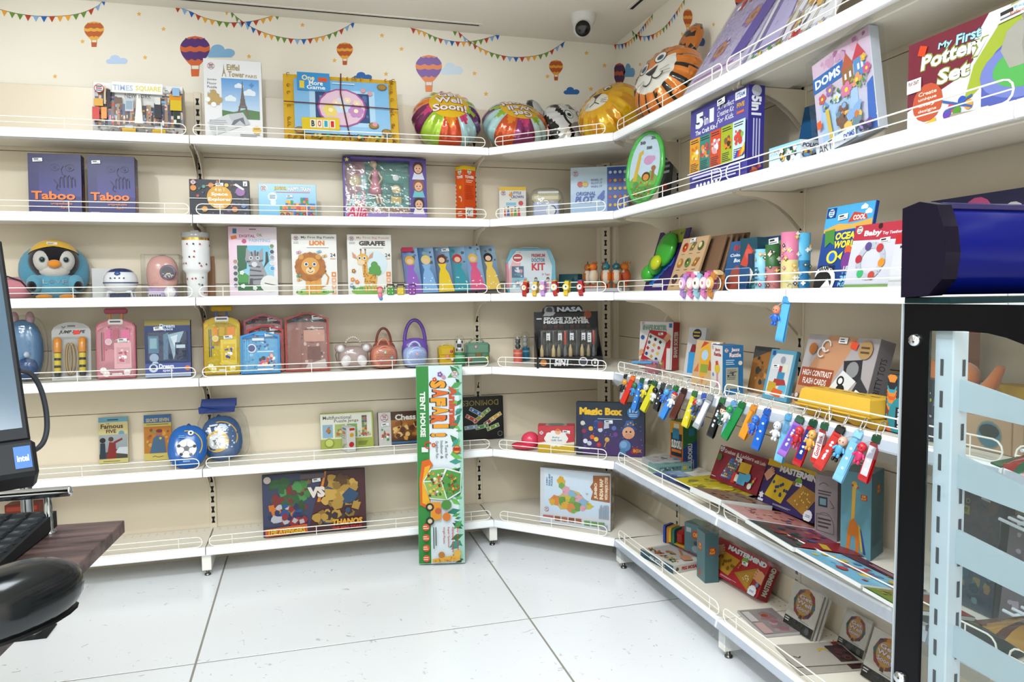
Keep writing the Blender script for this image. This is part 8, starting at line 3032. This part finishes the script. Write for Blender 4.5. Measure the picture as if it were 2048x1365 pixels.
bx('toy_box', 'smaller teal box with two red badges next to red code game', 6, ('x', -.195), 1410, 1437, 1068, '4a6c72', okc, None, lambda a: (a.r(0, 0, 1, 1, '5a7e84'), okbadge(a, .2, .6, .4), a.p([(.2, .05), (.5, .1), (.35, .25)], 'b84a3a')), A=-6, th=.075, fc={'T': '64868c'})
def peg_top(a):
 a.r(0, 0, 1, 1, 'd8d4ce')
 a.p([(.06, .12), (.8, .12), (.8, .92), (.06, .92)], 'b0aca8')
 a.spk(.05, .1, .9, .4, ['c8382a', '2a7a3a', 'd8b02a', 'e0742a', '2a2a2c'], 50, .02, .04, 3)
 a.spk(.3, .4, .6, .6, ['4a8a4a', 'c84a2a'], 8, .03, .06, 4)
 a.hand(.8, .62, .14, 'c88a62', 70)
 a.p([(.4, .82), (.66, .62), (.7, .66), (.44, .86)], 'a86a3a')
 a.r(.0, .9, .98, .985, '2c4a5a')
 a.t('PEG MOSAIC', .3, .9, .86, .97, 'c8302a', .04)
flat('game_box', 'flat peg mosaic box lying on the bottom right wall shelf', 6, (1281, 1113), (1347, 1149), .155, .032, 'd2cec8', peg_top, lambda a: (a.r(0, 0, 1, 1, '2f5a6c'), a.t('PEG MOSAIC', .3, .25, .75, .75, 'd8d4d0', .05)), lambda a: (a.r(0, 0, 1, 1, 'c8c2ba'), a.c(.12, .5, .05, '5a4a44'), a.t('PEG MOSAIC', .26, .25, .82, .72, 'a82420', .06), a.r(.88, 0, 1, 1, '2c4458')), cat='box')
# ---- packed foil balloons: white card with a round printed picture and a black band
def gw(a):
 a.r(0, 0, 1, 1, 'c8c2b8')
 a.r(0, 0, 1, .22, '17181a')
 a.c(.5, .62, .35, '7a3a24', n=22)
 for k in range(8):
  a.c(.5 + .28 * math.cos(k * .785), .62 + .28 * a.asp * math.sin(k * .785), .09, ('2a5a5c', '8a2a3a', 'b8702a', '4a2a4a')[k % 4], n=8)
 a.c(.5, .62, .27, 'b08a3c', n=18)
 a.p([(.46, .36), (.54, .36), (.56, .28), (.44, .28)], '3a2a28')
 for i, s in enumerate(('Get', 'Well', 'Soon!')):
  a.t(s, .3 - .04 * (i == 1), .7 - i * .12, .7 + .04 * (i == 1), .79 - i * .12, 'd8c4d0', .03, o='5a3a4a', ow=.02)
 a.l(.04, .1, .2, .2, 2, 'd8d8d8')
 a.c(.82, .11, .08, '4a4c50')
 a.l(.3, .05, .6, .16, 3, '3a3c40')
 a.l(.5, .25, .85, .27, 1, '555')
for i, (v0, u0, u1, vt, lab) in enumerate((((1246), 1565, 1621, 1161, 'get-well balloon pack farthest from the rack, fully visible on bottom shelf'), (1288, 1673, 1724, 1217, 'middle get-well balloon pack of three on the bottom shelf'), (1350, 1720, 1790, 1254, 'get-well balloon pack partly behind the display rack frame'))):
 O, w, h = place(6, ('v', v0), u0, u1, vt, -88, 20, .012)
 h = min(h, .24)
 t = thing('balloon_pack', lab, 'balloon pack', frame(O, -88, 20), 'packed balloons on the bottom shelf')
 for j in range(3 if i == 0 else 1):
  mb = MB(CARD)
  mb.box(j * .004, j * .012, 0, w + j * .004, j * .012 + .003, h - j * .004, 'c8c2b8')
  if j == 0:
   gw(Art(mb, (0, 0, 0), (w, 0, 0), (0, 0, h)))
  mb.build('card', t)
 mb = MB(CLEAR)
 mb.box(-.004, -.003, 0, w + .004, .0, h + .004, 'fff', .001)
 mb.build('clear_sleeve', t)
flat('balloon_pack', 'flat grey foil balloon pack lying on bottom shelf behind the rail', 6, (1474, 1226), (1528, 1277), .13, .008, 'b8b2b0', lambda a: (a.r(.03, .03, .97, .97, '9a908e'), a.spk(.05, .35, .95, .95, ['8a7c7c', 'a89c9a', '9a8080', 'a86a72'], 16, .05, .16, 3), a.c(.3, .55, .06, 'a84a2a'), a.r(.55, .06, .95, .3, 'c8a8a4'), a.r(.1, .05, .5, .25, 'd0ccc8')), cat='balloon pack', mat=GLOSS)
flat('balloon_pack', 'flat white balloon pack with yellow crescent print on bottom shelf', 6, (1549, 1293), (1590, 1336), .21, .004, 'bcb4aa', lambda a: (a.c(.4, .74, .22, '9a9490', ry=.1), a.arc(.42, .62, .1, 90, 270, .06, 'd0b02a'), a.r(.2, .7, .95, .97, '3a2a30'), a.spk(.2, .68, .95, .97, ['5a2c34', '2a3438', '6a3a2a', '1c1c20'], 14, .06, .14, 2), a.r(.05, .85, .2, .95, '8a2c24'), a.line([(.6, .1), (.68, .16), (.62, .2)], .02, '333')), z=.006, cat='balloon pack')
flat('balloon_pack', 'flat white balloon pack underneath the yellow crescent one', 6, (1570, 1322), (1600, 1352), .22, .004, 'b8b0a6', lambda a: (a.r(.3, .75, .95, .98, '3a1c20'), a.spk(.3, .75, .95, .98, ['5a2024', '2a2430'], 8, .05, .1)), cat='balloon pack')
bx('toy_box', 'red box on bottom shelf just visible above the keyboard', 6, ('y', -.1), 12, 80, 1012, '8a2a1c', lambda a: (a.r(.05, .86, .95, .95, 'b8482a'), a.l(.1, .6, .9, .8, 2, 'c8a090')), th=.08, lean=3)
# ================================================================ GOODS SEEN THROUGH THE DISPLAY RACK
bx('toy_box', 'terracotta box with yellow half circle seen through the rack glass', 4, ('x', -.1), 1884, 1925, 655, 'b06a54', lambda a: (a.c(.3, .62, .32, 'd8a030', ry=.42), a.r(0, 0, 1, .2, 'a85a54')), A=-88, th=.05)
P = spot_on(4, ('x', -.16), 1925)
t = thing('soft_toy', 'orange plush toy with raised arms seen through the rack glass', 'soft toy', frame(P, -80))
mb = MB(PLUSH)
mb.ell((0, 0, .07), (.045, .04, .07), 'c8703a', 14, 10)
mb.ell((0, 0, .15), (.035, .033, .034), 'cc763e', 12, 8)
mb.build('body', t)
for sx in (-1, 1):
 mb = MB(PLUSH)
 mb.tube([(sx * .03, 0, .1), (sx * .065, 0, .14), (sx * .085, 0, .18)], [.018, .016, .009], 'c8703a', 8)
 mb.build('arm', t)
bx('wooden_box', 'pale wooden box with round blue opening, behind the rack glass', 4, ('x', -.22), 1916, 2044, 825, 'b89a7c', lambda a: (a.c(.5, .5, .2, '8a8474'), a.c(.5, .5, .18, '4a7a8c'), a.c(.5, .6, .16, '2c3a3a', ry=.1), a.r(.0, 0, .02, 1, '8a6a4c'), a.r(.84, 0, .86, 1, '9a7a5c')), A=-90, th=.1, mat=MATTE)
bx('game_box', 'dark navy box standing left of pale wooden box, behind rack', 4, ('x', -.14), 1888, 1908, 812, '1c2836', lambda a: a.arc(.5, .7, .3, 0, 300, .08, '8aa0b0'), A=-90, th=.04)
def exploration(a):
 a.r(0, 0, 1, 1, '2a3240')
 a.spk(.0, .6, 1, 1, ['343c4c', '3f3a44', '252d3a', '4a3a3c'], 20, .06, .16, 3)
 a.r(0, 0, 1, .34, '2f4a5a')
 a.spk(0, 0, 1, .34, ['3a6a7a', '24404e', '5a8a8c', '2a5a6a', '8a7a4a'], 30, .04, .1, 7)
 a.r(.2, .73, .55, .8, '8a8a3c')
 a.t('DISCOVERY', .23, .745, .52, .785, '2a3240', .03)
 a.t('Ocean', .02, .62, .46, .71, '9a9a44', .05)
 a.t('Exploration', .02, .49, .88, .58, '9a9a44', .04)
 for x in (.42, .52):
  a.arc(x, .84, .03, 0, 360, .012, '8a8a3c')
 for i in range(3):
  a.r(.72, .93 - i * .025, .86, .945 - i * .025, 'b8bcc4', -8)
bx('book_box', 'dark navy exploration box with olive lettering behind rack glass', 5, ('x', -.14), 1862, 1985, 945, '2a3240', exploration, lambda a: a.r(0, 0, 1, 1, '2a4450'), A=-90, lean=4, th=.04, cat='box', extra=lambda mb, w, h, th: film(mb, w, h, th))
bx('clear_pack', 'crumpled clear pack standing beside the dark navy exploration box', 5, ('x', -.2), 1992, 2050, 1030, '6a6468', lambda a: a.spk(.1, .1, .9, .9, ['8a8088', '5a545c', 'a89aa8'], 10, .08, .2), A=-84, lean=8, th=.04, cat='pack', mat=GLOSS)
flat('story_book', 'dark green storybook lying flat on fifth shelf behind the rack glass', 5, (1850, 1262), (2000, 1330), .13, .012, '3a443c', lambda a: (a.g(0, 0, 1, 1, '3c4840', '465046'), a.r(.1, .8, .9, .84, '8a8c3a'), a.spk(0, .1, 1, .6, ['4a4448', '54504c', '3a4a40'], 20, .04, .12, 4), a.l(.4, .62, .9, .76, 2, '7a8078')))
# ================================================================ DISPLAY RACK AT RIGHT
XR = -.7
def yz(u, v):
 p = on(u, v, 0, XR)
 return (p.y, p.z)
def plate(mb, poly, x0, x1, col, mat=None):
 """outline in y,z extruded along x"""
 n = len(poly)
 P = [(x, y, z) for x in (x0, x1) for y, z in poly]
 mb.add(P, [list(range(n)), list(range(2 * n - 1, n - 1, -1))] + [[i, (i + 1) % n, (i + 1) % n + n, i + n] for i in range(n)], col, mat)
rk = thing('display_rack', 'black framed glass sided snack display rack with glossy blue header', 'display rack', Matrix.Translation((XR, -3.0, 0)))
mb = MB(BLACK)
yo, yn = -2.822, -3.26
yi = -2.872
inner_top = [yz(1861, 662), yz(1930, 663), yz(1975, 667), yz(2012, 676), yz(2048, 690), (-3.1, 1.14), (-3.18, 1.06), (-3.2, 1.0)]
K = '050507'
plate(mb, [(yo, 1.232)] + [(yo, inner_top[0][1] - .0)] + inner_top + [(yn, 1.0), (yn, 1.232)], XR, XR + .006, K)
plate(mb, [(yo + .012, .06), (yo, 1.19), (yi, 1.19), (yi + .012, .06)], XR, XR + .006, K)
plate(mb, [(yn, .06), (yn, 1.0), (-3.2, 1.0), (-3.2, .06)], XR, XR + .006, K)
plate(mb, [(yo + .012, .02), (yn, .02), (yn, .12), (yo + .012, .12)], XR, XR + .006, K)
fr_ = mb.build('side_frame', rk)
mb = MB(STEEL)
plate(mb, [(yo + .0135, .06), (yo + .001, 1.232), (yo + .004, 1.232), (yo + .0165, .06)], XR - .002, XR + .008, '9aa0a4')
mb.build('edge_trim', rk)
mb = MB(GLASS)
plate(mb, [(yi, .12), (yi, 1.19), (-3.2, 1.19), (-3.2, .12)], XR + .001, XR + .005, 'ffffff')
mb.build('glass_side', rk)
for u, v in ((1832, 681), (1802, 1356)):
 mb = MB(CHROME)
 p = on(u, v, 0, XR)
 mb.T = Matrix.Translation(p) @ Matrix.Rotation(-math.pi / 2, 4, 'Y')
 mb.lathe([(.0105, 0), (.0105, .004), (.008, .008), (.002, .0095)], 'c8ccd0', n=16)
 mb.build('bolt', rk)
mb = MB(STEEL)
mb.box(XR + .012, -2.907, .02, XR + .043, -2.872, 1.23, 'd2d8e2', .002)
post = mb.build('post', rk)
mb = MB(MATTE)
for i in range(22):
 z = 1.12 - i * .05
 mb.add([(XR + .0115, -2.884 + dy, z + dz) for dy, dz in ((0, 0), (-.006, 0), (-.006, .026), (0, .026))], [[0, 1, 2, 3]], '3a4048')
 mb.add([(XR + .03 + dy, -2.9075, z + dz) for dy, dz in ((0, 0), (.006, 0), (.006, .026), (0, .026))], [[0, 1, 2, 3]], '3a4048')
tag(mb.build('slot', post), kind='stuff')
mb = MB(STEEL)
mb.box(-.38, -2.907, .02, -.345, -2.872, 1.23, 'dde2ea', .002)
mb.build('post', rk)
def yzb(u, v):
 p = on(u, v, 0, XR + .03)
 return (p.y, p.z)
SHW = ([(1880, 748), (1905, 752), (2060, 806)], [(1870, 812), (1925, 822), (2060, 853)]), ([(1880, 896), (1900, 899), (2060, 976)], [(1866, 960), (1893, 966), (2060, 1029)]), ([(1874, 1046), (1895, 1049), (2060, 1132)], [(1862, 1103), (1884, 1111), (2060, 1197)]), ([(1868, 1230), (1885, 1237), (2060, 1338)], [(1853, 1288), (1880, 1296), (2060, 1400)])
tops = []
for tp, bt in SHW:
 T_, B_ = [yzb(*q) for q in tp], [yzb(*q) for q in bt]
 ex = lambda a, b, y: (y, a[1] + (b[1] - a[1]) * (y - a[0]) / (b[0] - a[0]))
 T_.append(ex(T_[1], T_[2], -3.24))
 B_.append(ex(B_[1], B_[2], -3.24))
 for x in (XR + .026, -.372):
  mb = MB(STEEL)
  plate(mb, T_ + B_[::-1], x, x + .006, 'b9c3cb')
  mb.build('bracket', rk)
 tops.append((T_[1], T_[-1]))
 sh = MB(STEEL)
 y0, z0 = T_[1]
 y1, z1 = T_[-1]
 for i in range(17):
  x = XR + .045 + i * .0195
  if len(tops) == 1 or (len(tops) == 2 and i < 7) or (len(tops) == 3 and i < 4) or (len(tops) == 4 and i < 5):
   continue
  sh.tube([(x, y0 - .01, z0 + .003), (x, y1, z1 + .003), (x, y1 - .004, z1 + .02)], .0026, 'dfe4ea', 6)
 if len(tops) == 1:
  continue
 for f in (.06, .5, .97):
  sh.tube([(XR + .15, y0 + (y1 - y0) * f, z0 + (z1 - z0) * f - .002), (-.36, y0 + (y1 - y0) * f, z0 + (z1 - z0) * f - .002)], .003, 'dfe4ea', 6)
 sh.tube([(XR + .045, y1 - .004, z1 + .02), (-.36, y1 - .004, z1 + .02)], .003, 'dfe4ea', 6)
 sh.build('wire_shelf', rk)
mb = MB(BLACK)
prof = [(-2.826, 1.385), (-2.86, 1.392), (-2.893, 1.384), (-2.906, 1.35), (-2.912, 1.31), (-2.906, 1.27), (-2.88, 1.245), (-2.826, 1.242)]
plate(mb, prof, XR - .012, XR + .016, '120d1c')
hd = mb.build('header_end_cap', rk)
mb = MB(BLACK)
p2 = [(-2.83, 1.38), (-2.868, 1.382), (-2.885, 1.372)] + [(-2.885 - .022 * math.sin(k * .35), 1.372 - .12 * k / 9) for k in range(1, 9)] + [(-2.87, 1.246), (-2.83, 1.246)]
n = len(p2)
P = [(x, y, z) for x in (XR + .016, -.33) for y, z in p2]
mb.add(P, [[i, (i + 1) % n, (i + 1) % n + n, i + n] for i in range(n)], '060f60', None, True)
mb.add(P, [list(range(n)), list(range(2 * n - 1, n - 1, -1))], '060f60')
mb.build('header_panel', rk)
mb = MB(GLOSS)
mb.box(XR + .016, -2.876, 1.379, -.33, -2.83, 1.39, '2a2458', .002)
mb.build('header_top_trim', rk)
mb = MB(GLASS)
mb.box(XR - .004, -2.915, 1.2325, -.33, -2.825, 1.2425, '0c2426', .001, BLACK)
mb.build('glass_ledge', rk)
mb = MB(GLOSS)
mb.box(XR, -3.26, .0, -.33, -2.82, .03, '0a0a0c', .003)
mb.build('plinth', rk)
bpy.context.view_layer.update()
rel(rk)
# snack packets lying on the sloping wire shelves
def packet(lab, si, x, f, L, W, col, c2, c3, spin=0, name='snack_packet'):
 (y0, z0), (y1, z1) = tops[si]
 y, z = y0 + (y1 - y0) * f, z0 + (z1 - z0) * f
 sl = math.atan2(z1 - z0, y1 - y0)
 M = Matrix.Translation((x, y, z + .0065)) @ Matrix.Rotation(math.atan2(z0 - z1, y0 - y1), 4, 'X') @ Matrix.Rotation(math.radians(spin), 4, 'Z')
 t = thing(name, lab, 'snack packet', M, 'snack packets on the rack')
 mb = MB(FOIL)
 N, K_ = 10, 12
 P, F, C = [], [], []
 for sgn in (1, 0):
  b = len(P)
  for i in range(N + 1):
   for j in range(K_ + 1):
    u, v = i / N, j / K_
    zz = .001 + sgn * .034 * (math.sin(math.pi * u) ** .6) * (math.sin(math.pi * v) ** .5) * (1 + .1 * math.sin(j * 2.1 + i))
    P.append(((u - .5) * W, (v - .5) * L, zz if 0 < i < N and 0 < j < K_ else .004))
  for i in range(N):
   for j in range(K_):
    q = b + i * (K_ + 1) + j
    F.append([q, q + K_ + 1, q + K_ + 2, q + 1] if sgn else [q + 1, q + K_ + 2, q + K_ + 1, q])
    C.append(c2 if (3 < j < 8 and 2 < i < 8) else (c3 if j in (2, 9) else col))
 mb.add(P, F, C, None, True)
 mb.build('pouch', t)
 for s in (-1, 1):
  mb = MB(FOIL)
  mb.box(-W / 2, s * L / 2 - .008, .002, W / 2, s * L / 2 + .008, .005, c3)
  mb.build('crimped_end', t)
bx('storage_box', 'yellow plastic box behind pale wooden box, seen through rack glass', 4, ('x', -.09), 1990, 2090, 768, 'd8ae3c', None, A=-90, th=.05, mat=MATTE)
packet('red and gold snack packet on second rack shelf', 1, -.612, .42, .15, .1, 'b0241e', 'c8902a', '2f6a4a', 8)
packet('gold snack packet with brown label on lowest visible rack shelf', 3, -.598, .42, .2, .12, 'b8842a', '8a5a34', '5a2c24', -6)
packet('shiny dark blue snack packet behind the gold one', 3, -.475, .4, .15, .1, '1f2f8a', '5a5a90', '2a2a60', 20)
# ================================================================ CASH DESK AT LEFT
dc_ = on(249, 1041, 2, .76)
de_ = on(0, 1277, 2, .76)
ang = math.atan2(de_.x - dc_.x, dc_.y - de_.y)
DM = Matrix.Translation((dc_.x, dc_.y, 0)) @ Matrix.Rotation(ang, 4, 'Z')
dk = thing('cash_desk', 'dark wood laminate cash desk with chrome gallery rail', 'desk', Matrix.Translation((-2.6, -2.6, 0)))
mb = MB(WOOD)
mb.T = DM
mb.box(-1.2, -1.2, .732, 0, 0, .76, '4a3a38', .0015)
mb.build('desk_top', dk)
mb = MB(WOOD)
mb.T = DM
mb.box(-1.19, -1.15, .0, -.72, -.05, .731, '3a2c2a', .001)
mb.build('drawer_pedestal', dk)
fc_ = on(68, 1268, 2, .0)
mb = MB(MATTE)
mb.box(fc_.x - .06, fc_.y - .06, .0, fc_.x + .06, fc_.y + .06, .006, '121418', .001)
leg_ = mb.build('foot_plate', dk)
mb = MB(CHROME)
mb.lathe([(.02, .006), (.02, .731)], '8a8e92', (fc_.x, fc_.y, 0), 16)
mb.lathe([(.03, .006), (.028, .02), (.021, .024)], '8a8e92', (fc_.x, fc_.y, 0), 16)
mb.build('leg', dk)
e = on(143, 979, 1, -2.06)
mb = MB(CHROME)
mb.tube([(e.x - .9, -2.06, e.z - .004), (e.x - .004, -2.06, e.z - .004)], .0115, 'c8ccd0', 12)
mb.ell((e.x - .004, -2.06, e.z - .004), (.006, .0115, .0115), 'c8ccd0', 10, 6)
rail = mb.build('gallery_rail', dk)
p_ = on(96, 1010, 1, -2.06)
for dx in (0, -.5):
 mb = MB(CHROME)
 mb.lathe([(.014, .76), (.014, .764), (.008, .768), (.008, e.z - .01)], '9aa0a4', (p_.x + dx, -2.06, 0), 12)
 mb.build('rail_post', dk)
bpy.context.view_layer.update()
rel(dk)
# keyboard: right edge towards the viewer, tilted on its feet
k0 = on(113, 1022, 2, .8)
M = Matrix.Translation((k0.x, k0.y, .766)) @ Matrix.Rotation(ang, 4, 'Z')
t = thing('keyboard', 'black computer keyboard lying on the dark wooden desk', 'keyboard', M)
mb = MB(MATTE)
P = [(-.46, 0, 0), (0, 0, 0), (0, -.26, -.004), (-.46, -.26, -.004), (-.46, 0, .034), (0, 0, .034), (0, -.26, .012), (-.46, -.26, .012)]
mb.add(P, [[3, 2, 1, 0], [4, 5, 1, 0][::-1], [5, 6, 2, 1][::-1], [6, 7, 3, 2][::-1], [7, 4, 0, 3][::-1], [7, 6, 5, 4][::-1]], '16191d')
mb.build('case', t)
for r in range(7):
 for c in range(12):
  x, y = -.024 - c * .0355, -.024 - r * .0345
  z = .034 + y * (.022 / .26)
  mb = MB(MATTE)
  s, q = .0155, .0125
  mb.add([(x + s * a, y + s * b, z) for a, b in ((-1, -1), (1, -1), (1, 1), (-1, 1))] + [(x + q * a, y + q * b, z + .006) for a, b in ((-1, -1), (1, -1), (1, 1), (-1, 1))], [[4, 5, 6, 7]] + [[i, (i + 1) % 4, (i + 1) % 4 + 4, i + 4] for i in range(4)], '272c31')
  if c < 6:
   mb.add([(x + .004 * a, y + .004 * b, z + .0062) for a, b in ((-2, -1), (.6, -1), (.6, 1.4), (-2, 1.4))], [[0, 1, 2, 3]], '5c646a')
  mb.build('key', t)
# mouse-like rounded device near the desk edge
tip, end = on(153, 1160, 2, .8), on(-130, 1275, 2, .8)
mid = (tip + end) / 2
d = tip - end
M = Matrix.Translation((mid.x, mid.y, .762)) @ Matrix.Rotation(math.atan2(d.y, d.x), 4, 'Z')
t = thing('computer_mouse', 'large glossy black rounded mouse on desk edge below keyboard', 'mouse', M)
L2 = d.length / 2
mb = MB(GLOSS)
mb.ell((0, 0, .046), (L2, .062, .052), '0d1114', 24, 14, pw=.88)
b_ = mb.build('shell', t)
mb = MB(MATTE)
mb.ell((0, 0, .006), (L2 * .95, .053, .008), '08090a', 20, 6)
mb.build('base', t)
mb = MB(MATTE)
mb.T = Matrix.Translation((L2 * .5, 0, .083)) @ Matrix.Rotation(math.pi / 2, 4, 'X')
mb.lathe([(.009, -.004), (.01, 0), (.009, .004)], '2a2e32', n=14)
mb.build('scroll_wheel', t)
# monitor, tilted back, its right edge in view
pb, pt = on(62, 880, 1, -2.5), on(3, 478, 1, -2.32)
upv = (pt - pb)
Hm = upv.length
upv.normalize()
xv = V((-1, -.42, 0)).normalized()
xv = (xv - upv * xv.dot(upv)).normalized()
nv = xv.cross(upv) * 1
if nv.dot(CAM - pb) < 0:
 nv = -nv
M = Matrix((-xv, -nv, upv)).transposed().to_4x4()
if M.to_3x3().determinant() < 0:
 M = Matrix((-xv, nv, upv)).transposed().to_4x4()
M.translation = pb
t = thing('monitor', 'black flat monitor with dim grey blue screen above desk', 'monitor', M)
mb = MB(MATTE)
mb.box(-.52, 0, .0, 0, .022, Hm, '0c0e12', .004)
mb.build('housing', t)
mb = MB(GLOSS)
mb.add([(x, -.0006, z) for x, z in ((-.5, .022), (-.009, .022), (-.009, Hm - .02), (-.5, Hm - .02))], [[0, 1, 2, 3]], '4d6070')  # grey blue base colour stands in for the room's reflection on the glass
mb.build('screen', t)
mb = MB(MATTE)
mb.box(-.52, -.012, -.062, .004, .05, -.002, '0f1216', .006)
base = mb.build('lower_housing', t)
mb = MB(CARD)
mb.box(-.026, -.0126, -.05, -.004, -.0118, -.014, '1f62b8')
A_ = Art(mb, (-.026, -.0126, -.05), (.022, 0, 0), (0, 0, .036))
A_.t('intel', .15, .3, .85, .6, 'dce8f4', .03)
mb.build('blue_sticker', base)
mb = MB(MATTE)
mb.tube([(-.25, .03, -.06), (-.25, .07, -.2), (-.25, .09, pb.z * -1 + .775)], .03, '111418', 12)
mb.build('stand_neck', t)
Mi = M.inverted()
cab = [Mi @ on(u, v, 1, y) for u, v, y in ((40, 742, -2.44), (62, 748, -2.43), (80, 775, -2.42), (91, 815, -2.42), (94, 855, -2.43), (88, 882, -2.45), (76, 897, -2.46), (64, 902, -2.48))]
mb = MB(MATTE)
pc = smooth3 = []
for i in range(len(cab) - 1):
 p0, p1, p2_, p3 = cab[max(i - 1, 0)], cab[i], cab[i + 1], cab[min(i + 2, len(cab) - 1)]
 for j in range(4):
  s = j / 4
  pc.append((2 * p1 + (p2_ - p0) * s + (2 * p0 - 5 * p1 + 4 * p2_ - p3) * s * s + (3 * p1 - p0 - 3 * p2_ + p3) * s ** 3) * .5)
mb.tube(pc, .0042, '2a2e34', 8)
mb.build('cable', t)
